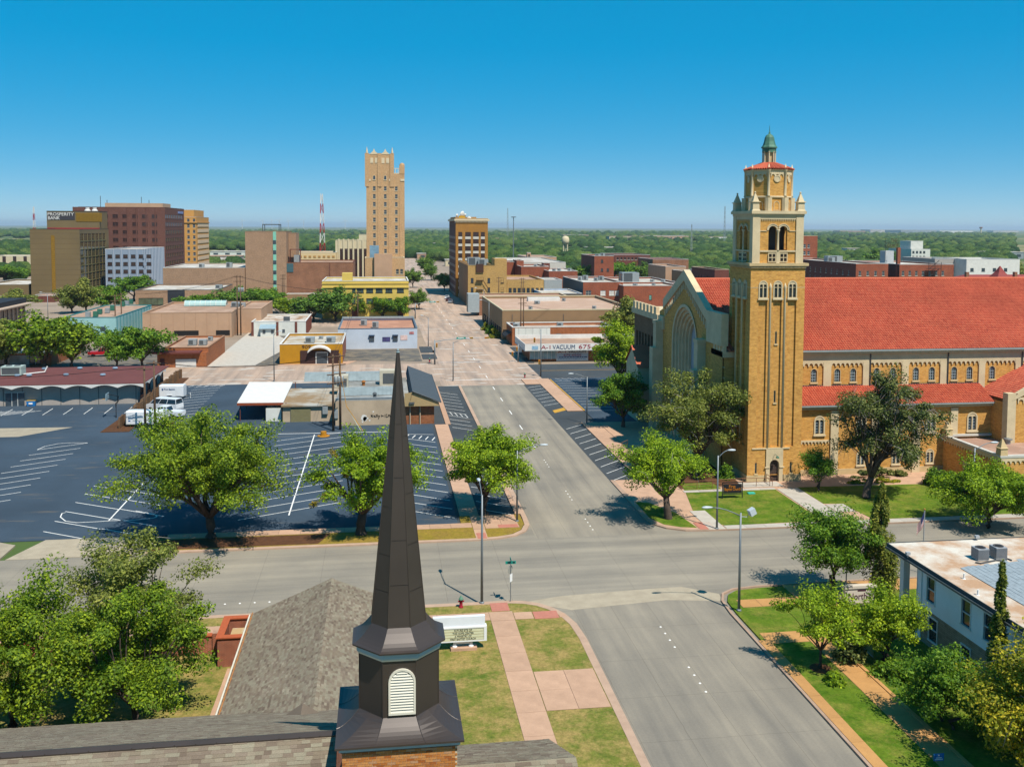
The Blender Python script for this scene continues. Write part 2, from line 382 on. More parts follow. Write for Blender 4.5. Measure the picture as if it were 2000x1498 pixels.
sheet('lawn', [p for p in qs] + [(-220, -60)], 0.11, M_lawn, 'patchy dry green lawn around the steepled church')
_, qn = kerb(NWK, 0.5, 0.13, M_curb, 'kerb along the big parking lot corner')
sheet('parking_lot', rect(-130, 93.9, 7.6, 183.2), 0.02, M_lot, 'dark blue-grey asphalt parking lot with white stall lines')
sheet('verge', [(-21.5, 89.1), (9, 89.1), (11, 89.4), (12.5, 90.0), (13.6, 91.2), (14.2, 93), (14.2, 96.2), (7.9, 96.2), (7.9, 92.4), (-21.5, 92.4)], 0.11, M_straw, 'straw-coloured grass verge with mulch below the parking lot')
sheet('mulch_bed', [(-21.3, 89.4), (-6, 89.4), (-5, 92.2), (-21.3, 92.2)], 0.118, M_mulch, 'brown mulch strip under the spreading tree')
sheet('kerbside_parking', rect(7.6, 93.9, 14.78, 177.1), 0.012, M_lot3, 'kerbside strip of dark asphalt stalls beside the parking lot')
_, qe = kerb(NEK, 0.5, 0.13, M_curb, 'kerb along the brick church corner')
sheet('church_yard', [(26.8 + .5, 108), (27.3, 93.5), (27.5, 91.6), (28.4, 90.3), (29.9, 89.45), (32, 89.2), (150, 89.25), (150, 183), (33, 183), (33, 108)], 0.10, M_walk, 'pale paving around the big brick church')
sheet('angle_parking', rect(26.8, 108, 33.0, 177), 0.014, M_lot3, 'dark asphalt strip of angled stalls beside the church')
sheet('church_lot', [(32.8, 141), (58, 141), (58, 183.6), (32.8, 183.6)], 0.105, M_lot, 'dark asphalt lot with white stall lines beyond the church trees')
_, qq = kerb(SEK, 0.2, 0.13, M_curb, 'kerb along the tan sidewalks of the white building')
sheet('east_lawn', [(27.3, -60), (27.3, 69), (27.45, 71.3), (28, 72.6), (29, 73.4), (31, 73.7), (36, 73.9), (150, 73.9), (150, -60)], 0.11, M_lawng, 'green lawn around the white two-storey building')
# church lawns and walks
sheet('church_lawn', [(34.2, 89.9), (44.7, 90.2), (44.7, 101.9), (34.0, 101.7), (32.6, 95), (33.2, 91.4)], 0.125, M_lawng, 'bright green lawn with the church sign')
sheet('church_lawn', [(50.2, 90.0), (76, 90.0), (76, 101.6), (47.6, 102.4), (47.6, 95.9), (49.6, 95.6)], 0.125, M_lawng, 'bright green lawn under the dark juniper tree')
sheet('corner_lawn', [(27.35, 93.2), (28.2, 91), (29.6, 90), (31.2, 89.6), (30.6, 94.5), (28.8, 98.5), (27.4, 99)], 0.122, M_lawng, 'small green corner lawn around the twisted tree')
sheet('mulch_bed', [(33.9, 103.4), (41.6, 104.2), (41.9, 116), (34.5, 116)], 0.13, M_mulch, 'brown mulch bed in the shade left of the church tower')
sheet('lawn_strip', [(34.2, 102.6), (38.6, 102.9), (38.4, 105.6), (34.6, 105.4)], 0.137, M_lawng, 'small green strip by the brown handrail')

# ------------------------------------------------------------------ paving slabs, each a piece of its own
def slabs(parent, mat, x0, y0, x1, y1, nx, ny, z=0.135, gap=0.03, skew=0.0):
    w, d = (x1 - x0) / nx, (y1 - y0) / ny
    me = MB().box(gap / 2, gap / 2, -0.05, w - gap / 2, d - gap / 2, 0, False).mesh('paving_slab', mat)
    for i in range(nx):
        for j in range(ny):
            o = inst('paving_slab', me, parent, (x0 + i * w, y0 + j * d, z + RS.uniform(-.004, .004)))
RS = random.Random(4)
def walk(name, mat, label, runs, z=0.135):
    mb = MB()
    for r in runs: mb.prism(rect(*r[:4]), 0.0, z - 0.016)
    o = struct(name, mb, M_joint, label)
    for r in runs: slabs(o, mat, *r[:4], r[4], r[5], z)
    return o
sw = walk('sidewalk', M_walk, 'pinkish concrete walkways across the church lawn', [(8.17, 20.3, 10.02, 69.8, 1, 18), (10.05, 56.1, 12.1, 61.3, 1, 2), (12.1, 56.1, 14.15, 61.3, 1, 1)])
sw2 = walk('sidewalk', M_walk, 'pinkish concrete sidewalk along the near side of the cross street', [(-40, 70.0, 8.17, 71.5, 24, 1), (8.17, 69.83, 10.02, 71.5, 1, 1), (10.05, 69.9, 11.5, 71.2, 1, 1), (13.5, 69.9, 14.0, 70.6, 1, 1)])
sw3 = walk('sidewalk', M_walk, 'pinkish concrete sidewalk between the parking lot and the kerb', [(7.95, 96.2, 9.95, 142, 1, 14), (9.6, 142.1, 10.4, 177, 1, 10), (-20.5, 92.4, 8.9, 93.85, 14, 1), (8.95, 91.8, 10.15, 96.1, 1, 2), (10.2, 91.9, 13.6, 96.1, 2, 1), (13.75, 96.3, 14.3, 108, 1, 4), (8.95, 89.1, 10.1, 91.75, 1, 1)])
sw4 = walk('sidewalk', M_walk, 'pinkish concrete sidewalk beside the angled stalls and church', [(30.3, 108, 32.9, 141, 1, 10), (30.0, 150.2, 32.7, 183, 1, 9), (27.2, 176.9, 30.0, 183, 1, 2)])
sw5 = walk('sidewalk', M_white_c, 'pale sidewalk along the cross street below the church', [(32.2, 88.8, 33.9, 95, 1, 2), (34.0, 88.75, 76, 89.85, 20, 1), (44.9, 90.0, 47.5, 102, 1, 6), (47.6, 92.8, 49.7, 95.5, 1, 1), (33.9, 101.8, 44.8, 102.6, 6, 1), (41.4, 103.0, 46.2, 105.0, 2, 1)], 0.142)
sw6 = walk('sidewalk', M_tan, 'tan concrete sidewalks beside the white building', [(27.02, 20, 27.85, 64, 1, 16), (30.75, 30, 32.3, 64.2, 1, 12), (27.6, 63.4, 30.7, 65.2, 2, 1), (32.4, 62.9, 38, 65.0, 3, 1), (33.2, 66, 36, 74.0, 1, 4), (36.1, 71.8, 60, 74.0, 10, 1), (28.2, 69.9, 33.1, 71.4, 3, 1)])
kb = struct('kerb', MB().box(32.3, 20, 0.1, 32.55, 62.8, 0.2, False), M_tan, 'low tan edging kerb along the inner walkway')
vg = struct('valley_gutter', MB().prism([(11.2, 73.4), (14.7, 71.4), (22.7, 72.4), (27.2, 71.6), (27.4, 73.1), (24.8, 75.0), (22.3, 74.9), (14.5, 74.3)], -0.2, 0.009), M_valley, 'pale concrete gutter strip across the main street')
def ramp(x0, y0, x1, y1, label):
    mb = MB().box(x0, y0, 0.05, x1, y1, 0.144, False); o = struct('kerb_ramp', mb, M_red, label)
    me = MB().lathe(0, 0, [(0.035, 0), (0.02, 0.012)], 6, cap0=False).mesh('dome', M_red)
    n = max(3, int((x1 - x0) / 0.24)); m = max(3, int((y1 - y0) / 0.24)); b = MB()
    for i in range(n):
        for j in range(m): b.lathe(x0 + (i + .5) * (x1 - x0) / n, y0 + (j + .5) * (y1 - y0) / m, [(0.05, 0.143), (0.03, 0.16)], 6, cap0=False)
    part('raised_domes', b, M_red, o, kind='stuff')
ramp(8.45, 71.6, 9.85, 73.2, 'red tactile ramp beside the stop sign'); ramp(11.55, 69.8, 13.45, 71.15, 'red tactile ramp at the lawn corner facing the main street')
ramp(9.1, 88.9, 10.0, 90.6, 'red tactile ramp by the straw-coloured verge'); ramp(11.5, 91.95, 13.5, 92.9, 'red tactile ramp under the corner tree'); ramp(31.3, 88.95, 33.0, 91.2, 'red tactile ramp by the church corner lamp post')
# red-brown kerb islands and small aprons beyond the lights
sheet('driveway', [(-33.5, 88.65), (-21.4, 88.65), (-22.4, 93.9), (-31.8, 93.9)], 0.03, M_valley, 'pale concrete driveway into the left parking lot')
sheet('apron', [(-130, 93.9), (-36.5, 93.9), (-34, 92.5), (-34, 88.65), (-130, 88.65)], 0.10, M_valley, 'pale concrete sidewalk beside the driveway')
sheet('apron', [(-62, 147.5), (-45.5, 146.8), (-51, 141), (-66, 141)], 0.03, M_valley, 'pale concrete pad in the left parking lot')
sheet('shop_lot', [(-36, 207.4), (-7.5, 209.0), (-7.5, 214), (9, 210.5), (9, 232.5), (-7.6, 232.5), (-7.6, 238), (-36, 290)], 0.005, M_lot2, 'cracked weathered asphalt around the mustard shop')
sheet('driveway', [(-37, 207.6), (-27, 208.5), (-22, 245), (-31, 275), (-37, 275)], 0.012, M_white_c, 'pale concrete driveway beside the orange brick garage building')
sheet('shop_walk', [(-22.2, 207.9), (-7.4, 207.9), (-5.5, 213), (-22.2, 208.9)], 0.03, M_walk, 'pinkish walk in front of the mustard shop')
sheet('red_truck_lot', rect(-76, 208, -48, 240), 0.006, M_lot2, 'grey asphalt lot with the red pickup')
for i, (x0, y0, x1, y1) in enumerate([(9.3, 214, 12.6, 222), (9.3, 225, 12.4, 236), (31.8, 220, 34.2, 233), (31.9, 205.5, 33.5, 213.5), (31.8, 262, 33.0, 292)]):
    sheet('kerb_island', rect(x0, y0, x1, y1), 0.08, M_lot3 if i != 4 else M_curb, ['dark asphalt patch beside the blue-white wall', 'dark asphalt patch at the far end of the blue-white wall', 'dark asphalt patch by the brick shop for lease', 'dark asphalt patch beside the vacuum shop', 'pink kerb strip beside the trimmed hedges'][i])

# ------------------------------------------------------------------ painted lines, each a strip of its own lying on the paving
def stripe(parent, a, b, w=0.11, z=0.03, name='painted_line'):
    d = Vector((b[0] - a[0], b[1] - a[1])); L = d.length; t = d / L; nx, ny = -t.y * w / 2, t.x * w / 2
    return part(name, MB().face([(a[0] - nx, a[1] - ny, z), (b[0] - nx, b[1] - ny, z), (b[0] + nx, b[1] + ny, z), (a[0] + nx, a[1] + ny, z)]), M_paint, parent)
def poly_stripe(parent, pts, w=0.11, z=0.03):
    q = offset_path(pts, w / 2); r = offset_path(pts, -w / 2); mb = MB()
    for i in range(len(pts) - 1): mb.face([(*q[i], z), (*q[i + 1], z), (*r[i + 1], z), (*r[i], z)])
    return part('painted_line', mb, M_paint, parent)
ob = bpy.data.objects
lot = ob['parking_lot']; kp = ob['kerbside_parking']; ap = ob['angle_parking']; cl = ob['church_lot']; rd = ob['road']
for k in range(13): stripe(lot, (-45.6, 132.4 - 3.05 * k), (-40.2, 135.8 - 3.05 * k))
poly_stripe(lot, [(-45.6, 132.5), (-45.3, 134.4), (-44, 135.9), (-42.3, 136.2), (-40.2, 135.9)])
for k in range(6): stripe(lot, (-32.9, 113.1 - 3.3 * k + (0.0)), (-27.6, 109.9 - 3.3 * k))
for k in range(6): stripe(lot, (-27.5, 110.0 - 3.3 * k), (-22.3, 106.8 - 3.3 * k))
stripe(lot, (-27.55, 113.5), (-27.55, 99.2), 0.14); poly_stripe(lot, [G(218, 1017), G(190, 1019), G(150, 1021), G(128, 1018), G(118, 1010), G(121, 1003), G(128, 1001)])
poly_stripe(lot, [G(218, 1017), G(260, 1016), G(300, 1012), G(307, 1009), G(300, 1004), G(265, 998)])
stripe(lot, (-9.6, 99.0), (-9.6, 137.5), 0.14)
for k in range(13): stripe(lot, (-9.55, 100.5 + 3.0 * k), (-4.6, 103.0 + 3.0 * k)); stripe(lot, (-9.65, 100.5 + 3.0 * k), (-14.6, 98.0 + 3.0 * k))
for k in range(12): stripe(lot, (7.4, 96.0 + 3.15 * k), (2.6, 99.3 + 3.15 * k))
for k in range(5): stripe(lot, (3.4 + 0.9 * k, 134.3 - 0.62 * k), (3.9 + 0.9 * k, 136.0 - 0.55 * k), 0.14)
stripe(lot, (2.6, 136.4), (7.4, 135.6)); stripe(lot, (-15, 138.6), (0.5, 138.3), 0.2)
for k in range(7): stripe(lot, (-50.1 - 3.1 * k + 9.4, 156.9), (-50.3 - 3.1 * k + 9.4, 162.3))
for k in range(8): stripe(lot, (-66 + 1.0 * k, 157.3), (-61.5 + 1.0 * k, 160.6), 0.13)
for k in range(12): stripe(lot, (-34.4, 150 + 2.75 * k), (-29.6, 152.5 + 2.75 * k))
stripe(lot, (-37.6, 183.0), (-29.8, 183.0))
for k in range(6): stripe(lot, (-37 + 1.4 * k, 181.4), (-36.3 + 1.4 * k, 183.0), 0.13)
for k in range(11): stripe(kp, (10.5, 170.3 - 3.0 * k), (13.5, 167.6 - 3.0 * k), 0.1, 0.024)
for k in range(4): stripe(kp, (10.9 + 0.75 * k, 152.2 - 0.7 * k), (11.2 + 0.75 * k, 149.4 - 0.7 * k), 0.1, 0.024)
for k in range(9): stripe(kp, (10.2, 122 - 2.9 * k), (13.6, 119.5 - 2.9 * k), 0.1, 0.024)
for k in range(7): stripe(ap, (27.1, 173.6 - 3.0 * k), (30.0, 175.7 - 3.0 * k), 0.1, 0.026)
for k in range(12): stripe(ap, (27.2, 137.0 - 3.2 * k), (30.2, 139.9 - 3.2 * k), 0.1, 0.026)
for k in range(12): stripe(cl, (33.4, 180.0 - 2.7 * k), (38.6, 179.6 - 2.7 * k), 0.1, 0.117)
for k in range(5): stripe(cl, (34 + 1.3 * k, 183.2), (35 + 1.3 * k, 181.4), 0.1, 0.117)
for k in range(5): stripe(rd, (20.72, 175.5 - 11.6 * k), (20.72, 172.3 - 11.6 * k), 0.16, 0.006, 'lane_dash')
_bm = MB().lathe(0, 0, [(0.09, 0.0), (0.06, 0.03)], 8, cap0=False).mesh('lane_button', M_paint)
for y0 in (131, 115.5, 101.0, 90.6, 64.0, 57.4):
    for k in range(4): inst('lane_button', _bm, rd, (20.75, y0 + 1.15 * k, 0.004))
cs = ob['cross_street']
for k in range(9): inst('lane_button', _bm, cs, (-14.5 + 1.15 * k - 0.2, 76.0, 0.008))
ds = ob['downtown_street']
for y0 in range(186, 420, 13): stripe(ds, (20.9, y0), (20.9, y0 + 3.2), 0.16, 0.0, 'lane_dash')
stripe(ds, (12.5, 208.5), (31, 208.5), 0.4, 0.0); stripe(ds, (12.5, 183.9), (31, 183.9), 0.3, 0.0)
es = ob['east_cross_street']
for y0 in (194.0, 194.4): part('yellow_line', MB().face([(33, y0, 0), (120, y0, 0), (120, y0 + .12, 0), (33, y0 + .12, 0)]), M_yel, es)
# raised yellow-edged island in the stalls by the church, and the yellow ramp
mb = MB().prism([(32.72, 150.3), (32.95, 150.3), (32.95, 182), (32.72, 182)], 0.1, 0.19); struct('kerb', mb, M_yel, 'yellow painted kerb edge beside the church lot')
sheet('kerb_ramp', [(27.7, 149.2), (30.2, 151.6), (30.2, 153.6), (27.7, 151.2)], 0.06, M_yel, 'yellow ramp between the angled stalls')
# ------------------------------------------------------------------ the steepled church in front
def shingle_mat():
    n = N('roof_shingles'); isl = n.n('NewGeometry').outputs['Random Per Island']; r = n.math('FRACT', n.math('ADD', isl, n.n('ObjectInfo').outputs['Random']))
    c = n.ramp(r, [(0.0, sc(lin('#857464'), .54)), (0.25, sc(lin('#9c8b79'), .54)), (0.5, sc(lin('#a89f88'), .56)), (0.75, sc(lin('#958470'), .54)), (1.0, sc(lin('#b3a790'), .56))])
    g = n.noise(30.0, None, 3.0); c = n.mix(0.6, c, n.mix(1.0, c, n.ramp(g, [(0.3, (0.7,) * 3), (0.7, (1.25,) * 3)]), 'MULTIPLY'))
    f = n.noise(0.4, None, 4.0); c = n.mix(1.0, c, n.ramp(f, [(0.3, (0.86,) * 3), (0.7, (1.08,) * 3)]), 'MULTIPLY')
    n.bump(g, 0.4, 0.01); return n.done(c, 0.95, 0.1)
M_sh = shingle_mat()
def shingles(mb, o, u, v, W, L, rnd, ex=0.145, w0=0.2, w1=0.42, keep=None, skip=None):
    """overlapping tabs on a slope: o lower corner, u along the eave, v up the slope"""
    o, u, v = Vector(o), Vector(u).normalized(), Vector(v).normalized(); nn = u.cross(v); rows = int(L / ex); out = []
    for r in range(rows):
        x = -rnd.uniform(0, w1)
        while x < W:
            w = rnd.uniform(w0, w1); a, b = max(0, x), min(W, x + w - 0.008); t = 0.012 + rnd.choice((0, 0, 0.009)); x += w
            if b - a < 0.03: continue
            p = o + v * (r * ex)
            if skip and skip(p + u * ((a + b) / 2)): continue
            q = [p + u * a + nn * t, p + u * b + nn * t, p + u * b + v * (ex * 1.12) + nn * 0.003, p + u * a + v * (ex * 1.12) + nn * 0.003, p + u * a, p + u * b]
            if keep is not None and keep(r): out.append(q)
            else: mb.face(q[:4]); mb.face([q[4], q[5], q[1], q[0]])
    return out
M_metal = plain('dark_bronze_metal', '#554a44', 0.56, 0.10, 0.7, 0.42, 0.5, 0.25)
M_metal2 = plain('dark_bronze_panel', '#52473f', 0.52, 0.10, 0.7, 0.5, 0.5, 0.15)
M_bluetrim = plain('blue_grey_trim', '#9fb6bd', 0.8, 0.08, 2.0, 0.6)
M_cream = plain('cream_trim', '#e6dfcc', 0.72, 0.06, 2.0, 0.6)
M_tanbrick = brick('tan_orange_brick', '#cf8a4c', '#b8693a', '#d9bf9c', 0.235, 0.078, 0.012, 0.15, 0.3, 0.62)
M_redbrick = brick('red_brick', '#b4552f', '#9c4526', '#c9a58c', 0.22, 0.075, 0.01, 0.2, 0.3, 0.6)
def brick_piece_mat():
    n = N('loose_brick'); r = n.n('ObjectInfo').outputs['Random']
    c = n.ramp(r, [(0.0, sc(lin('#b0632f'), .66)), (0.3, sc(lin('#cf8645'), .66)), (0.6, sc(lin('#d9985a'), .68)), (0.85, sc(lin('#c07a45'), .66)), (1.0, sc(lin('#cfa47d'), .68))])
    g = n.noise(18.0, None, 4.0); c = n.mix(0.7, c, n.mix(1.0, c, n.ramp(g, [(0.3, (0.65,) * 3), (0.7, (1.2,) * 3)]), 'MULTIPLY'))
    n.bump(g, 0.5, 0.008); return n.done(c, 0.9, 0.15)
def fg_church():
    rnd = random.Random(11); YR = 31.0; zr = AY(400, 1446, YR)[1]; xe = -1.5; pitch = (zr - 3.5) / (51.6 - YR)
    t = thing('church', 'brick church with grey shingled roofs and a dark bronze steeple in front', 'church', (-8, 31, 0))
    zs = lambda y: zr - pitch * abs(y - YR)
    # main roof deck and walls
    mb = MB(); ye = 51.6; yn = 2 * YR - ye
    for s, yy in ((1, ye), (-1, yn)):
        a, b, c, d = (-42, yy, zs(yy)), (xe, yy, zs(yy)), (xe, YR, zr), (-42, YR, zr); mb.face([a, b, c, d] if s < 0 else [b, a, d, c])
        mb.face([(p[0], p[1], p[2] - 0.25) for p in ([a, d, c, b] if s < 0 else [b, c, d, a])])
    mb.face([(xe, yn, zs(yn)), (xe, YR, zr), (xe, YR, zr - .25), (xe, yn, zs(yn) - .25)]); mb.face([(xe, ye, zs(ye)), (xe, YR, zr), (xe, YR, zr - .25), (xe, ye, zs(ye) - .25)])
    deck = part('roof', mb, M_sh, t)
    mb = MB().box(-41, yn + 1, 0, xe - .4, ye - 1, 3.0)
    mb.face([(xe - .4, yn + 1, 3), (xe - .4, ye - 1, 3), (xe - .4, YR, zr - .6)]); part('wall', mb, M_redbrick, t)
    L = math.hypot(ye - YR, zr - 3.5)
    rest = MB()
    # near slope: the tabs closest to the lens are pieces of their own
    y0 = YR - 2.3; near = shingles(rest, (-19.6, y0, zs(y0)), (1, 0, 0), (0, YR - y0, zr - zs(y0)), 18.1, 2.52, rnd, keep=lambda r: r >= 7, w0=0.22, w1=0.46)
    near = sorted(near, key=lambda q: (q[0].x + 5) ** 2)
    for i, q in enumerate(near):
        if i < 300:
            m = MB(); m.face(q[:4]); m.face([q[4], q[5], q[1], q[0]]); m.face([q[0], q[3], q[4]]); m.face([q[1], q[5], q[2]]); part('shingle', m, M_sh, deck)
        else: rest.face(q[:4]); rest.face([q[4], q[5], q[1], q[0]])
    shingles(rest, (xe, ye, zs(ye)), (-1, 0, 0), (0, YR - ye, zr - 3.5), 28, L - .1, rnd)
    # ridge cap of bent dark metal
    mb = MB()
    for s in (-1, 1):
        a = [(-42, YR, zr + .05), (xe, YR, zr + .05), (xe, YR + s * .17, zr + .05 - .17 * pitch + .01), (-42, YR + s * .17, zr + .05 - .17 * pitch + .01)]; mb.face(a if s < 0 else a[::-1])
        b = [a[3], a[2], (xe, YR + s * .17, zr - .17 * pitch), (-42, YR + s * .17, zr - .17 * pitch)]; mb.face(b if s < 0 else b[::-1])
    for i in range(60): mb.box(-41 + i * .66, YR - .18, zr - .05, -40.98 + i * .66, YR - .165, zr + .02)
    part('ridge_cap', mb, M_metal, t)
    # narthex roof right of the steeple
    xn, zn = AY(1125, 1478, YR); yf, zf = AX(1072, 1443, xn); pn = (zn - zf) / (yf - YR); 
    if not (0.2 < pn < 0.9): pn = 0.45
    yf = YR + min(yf - YR, 8.0); zf = zn - pn * (yf - YR); yb = 2 * YR - yf
    mb = MB(); mb.face([(xe, yb, zf), (xn, yb, zf), (xn, YR, zn), (xe, YR, zn)]); mb.face([(xn, yf, zf), (xe, yf, zf), (xe, YR, zn), (xn, YR, zn)])
    mb.face([(xn, yb, zf), (xn, yf, zf), (xn, YR, zn)]); part('porch_roof', mb, M_sh, t)
    part('porch_wall', MB().box(xe, yb + .5, 0, xn - .5, yf - .5, zf), M_redbrick, t)
    shingles(rest, (xe, yb, zf), (1, 0, 0), (0, YR - yb, zn - zf), xn - xe, math.hypot(YR - yb, zn - zf), rnd)
    shingles(rest, (xn, yf, zf), (-1, 0, 0), (0, YR - yf, zn - zf), xn - xe, math.hypot(yf - YR, zn - zf), rnd)
    # wing running towards the cross street
    wx, wz, yw, hw = -3.52, 5.32, 66.3, 5.56; pw = (wz - 3.0) / hw; y1 = 46.0
    mb = MB()
    for s in (-1, 1):
        a = [(wx, y1, wz), (wx, yw, wz), (wx + s * hw, yw, 3.0), (wx + s * hw, y1, 3.0)]; mb.face(a if s > 0 else a[::-1]); mb.face([(p[0], p[1], p[2] - .2) for p in (a[::-1] if s > 0 else a)])
        mb.face([(wx, yw, wz), (wx + s * hw, yw, 3.0), (wx + s * hw, yw, 2.8), (wx, yw, wz - .2)]); mb.face([(wx + s * hw, y1, 3.0), (wx + s * hw, yw, 3.0), (wx + s * hw, yw, 2.8), (wx + s * hw, y1, 2.8)])
    part('wing_roof', mb, M_sh, t)
    under = lambda p: p.z < zs(p.y) - .02 and p.y < ye
    shingles(rest, (wx - hw, yw, 3.0), (0, -1, 0), (hw, 0, wz - 3), yw - y1, math.hypot(hw, wz - 3), rnd, skip=under)
    shingles(rest, (wx + hw, y1, 3.0), (0, 1, 0), (-hw, 0, wz - 3), yw - y1, math.hypot(hw, wz - 3), rnd, skip=under)
    part('shingle_field', rest, M_sh, t, kind='stuff')
    cap = MB()
    for i in range(int((yw - 47.5) / .2)):
        y = yw - i * .2
        for s in (-1, 1): cap.face([(wx, y, wz + .035), (wx, y - .23, wz + .015), (wx + s * .17, y - .23, wz + .015 - .17 * pw), (wx + s * .17, y, wz + .035 - .17 * pw)][::s]); 
        cap.face([(wx - .17, y, wz - .05), (wx + .17, y, wz - .05), (wx + .17, y, wz + .035 - .17 * pw), (wx, y, wz + .035), (wx - .17, y, wz + .035 - .17 * pw)])
    part('ridge_shingles', cap, M_sh, t, kind='stuff')
    mb = MB().box(wx - hw + .5, y1, 0, wx + hw - .5, yw - .4, 2.85); mb.face([(wx - hw + .5, yw - .4, 2.85), (wx + hw - .5, yw - .4, 2.85), (wx, yw - .4, wz - .25)]); part('wing_wall', mb, M_redbrick, t)
    gt = MB().path([(wx - hw - .07, y1 + 3, 2.95), (wx - hw - .07, yw, 2.95)], .07, 6); part('gutter', gt, M_cream, t)
    gt = MB().path([(wx - hw + .12, y1 + 3, 3.12), (wx - hw + .12, yw, 3.12)], .045, 6)
    for i in range(14): gt.path([(wx - hw + .12, 49 + i * 1.25, 3.12), (wx - hw + .12, 49.15 + i * 1.25, 3.12)], .07, 6)
    part('roof_pipe', gt, plain('copper_pipe', '#c98a52', .6, .1, 2, .5, .4), t)
    # little vent gable where wing and main roof meet
    vx, vz = -3.9, 6.35; vy = YR + (zr - vz) / pitch
    part('vent_gable', MB().face([(vx - .75, vy + .55, vz - .28), (vx + .75, vy + .55, vz - .28), (vx, vy + .55, vz + .22)]).face([(vx - .85, vy + .62, vz - .3), (vx, vy + .62, vz + .27), (vx, vy - .9, vz + .3), (vx - .85, vy + .1, vz - .3)]).face([(vx + .85, vy + .62, vz - .3), (vx + .85, vy + .1, vz - .3), (vx, vy - .9, vz + .3), (vx, vy + .62, vz + .27)]), M_sh, t)
fg_church()
def ngon(cx, cy, w, z, n=8):
    r = w / 2 / math.cos(math.pi / n); return [(cx + r * math.cos(math.pi * 2 * (i + .5) / n - math.pi / 2 - math.pi * 0), cy + r * math.sin(math.pi * 2 * (i + .5) / n - math.pi / 2), z) for i in range(n)]
def steeple():
    CX, CY, W = 0.53, 30.8, 3.6; yf = CY - W / 2
    t = thing('steeple', 'dark bronze octagonal steeple with white arched louvre on an orange brick base', 'steeple', (CX, CY, 0))
    zb = AY(780, 1459, yf)[1]
    core = part('brick_base', MB().box(CX - W / 2 + .03, yf + .03, 6, CX + W / 2 - .03, CY + W / 2, zb), M_tanbrick, t)
    bm = brick_piece_mat(); bl, bh = 0.236, 0.078
    me = MB().box(.006, -.005, .006, bl - .006, .05, bh - .006).mesh('brick', bm); meh = MB().box(.006, -.005, .006, bl / 2 - .006, .05, bh - .006).mesh('brick', bm)
    part('mortar', MB().box(CX - W / 2, yf + .008, 6, CX + W / 2, yf + .03, zb), plain('mortar', '#dcc7a6', .66, .1, 4), core)
    rnd = random.Random(2)
    for r in range(18):
        x = CX - W / 2; z = zb - (r + 1) * bh
        if r % 2: inst('brick', meh, core, (x, yf, z)); x += bl / 2
        while x < CX + W / 2 - .05:
            h = x + bl > CX + W / 2 + .02
            inst('brick', meh if h else me, core, (x, yf + rnd.uniform(-.004, .004), z), 0, (min(1, (CX + W / 2 - x) / (bl / 2)), 1, 1) if h else None); x += bl
    part('fascia', MB().box(CX - W / 2 - .09, yf - .09, zb, CX + W / 2 + .09, CY + W / 2 + .09, zb + .2), M_bluetrim, t)
    part('drip_edge', MB().box(CX - W / 2 - .04, yf - .04, zb - .05, CX + W / 2 + .04, CY + W / 2 + .04, zb - .002), M_metal, t)
    # flared square-to-octagon skirt
    z0 = zb + .2; ow = 2.56; zo = AY(782, 1400, CY - ow / 2)[1]; rings = []
    def sq(w, z):  # square as 16 points matching the octagon
        o = ngon(CX, CY, 2, z); out = []
        for p in o:
            dx, dy = p[0] - CX, p[1] - CY; m = max(abs(dx), abs(dy)); out.append((CX + dx / m * w / 2, CY + dy / m * w / 2, z))
        return out
    cw = W + .42
    def corners(w, z): return [(CX - w / 2, CY - w / 2, z), (CX + w / 2, CY - w / 2, z), (CX + w / 2, CY + w / 2, z), (CX - w / 2, CY + w / 2, z)]
    # 12 points: for each side two octagon points, plus the corner
    def ring(tt):
        z = z0 + (zo - z0) * (tt ** 1.7); o = ngon(CX, CY, ow, z); s = 1 - tt; out = []
        cs = corners(cw, z0)
        for k in range(4):
            a, b = o[(2 * k - 1) % 8], o[(2 * k) % 8]          # the two octagon points of side k
            c = cs[k]; c2 = cs[(k + 1) % 4]
            for (pt, f) in ((c, 0), (None, 0)):
                pass
            out.append((c, a, b, c2, z))
        res = []
        for k in range(4):
            c, a, b, c2, z = out[k]
            mid = ((out[k - 1][2][0] + a[0]) / 2, (out[k - 1][2][1] + a[1]) / 2)
            res.append((c[0] * s + mid[0] * tt, c[1] * s + mid[1] * tt, z))
            ea = (c[0] * .70 + c2[0] * .30, c[1] * .70 + c2[1] * .30); eb = (c[0] * .30 + c2[0] * .70, c[1] * .30 + c2[1] * .70)
            res.append((ea[0] * s + a[0] * tt, ea[1] * s + a[1] * tt, z)); res.append((eb[0] * s + b[0] * tt, eb[1] * s + b[1] * tt, z))
        return res
    mb = MB().loft([[(p[0], p[1], p[2] - .06) for p in ring(0)]] + [ring(i / 7) for i in range(8)]); part('lower_skirt', mb, M_metal, t)
    seam = MB()
    for k in range(12):
        if k % 3 != 0: part('seam', MB().path([ring(i / 7)[k] for i in range(8)], .012, 4), M_metal, t)
    zt = AY(780, 1290, CY - ow / 2)[1]
    mb = MB(); a, b = ngon(CX, CY, ow, zo - .1), ngon(CX, CY, ow, zt)
    lt = part('lantern', mb.loft([a, b]), M_metal2, t)
    sm = MB()
    for i in range(8):
        part('seam', MB().path([a[i], b[i]], .02, 4), M_metal, lt)
    tr = MB().loft([ngon(CX, CY, ow + .06, zt), ngon(CX, CY, ow + .10, zt + .05), ngon(CX, CY, ow + .10, zt + .07)], True, True, False); part('lower_trim', tr, M_cream, t)
    tr = MB().loft([ngon(CX, CY, ow + .13, zt + .07), ngon(CX, CY, ow + .17, zt + .12), ngon(CX, CY, ow + .17, zt + .34)], True, True, True); part('trim_band', tr, M_bluetrim, t)
    z2 = zt + .34; sw2 = 1.76; z3 = AY(780, 1226, CY - sw2 / 2)[1]
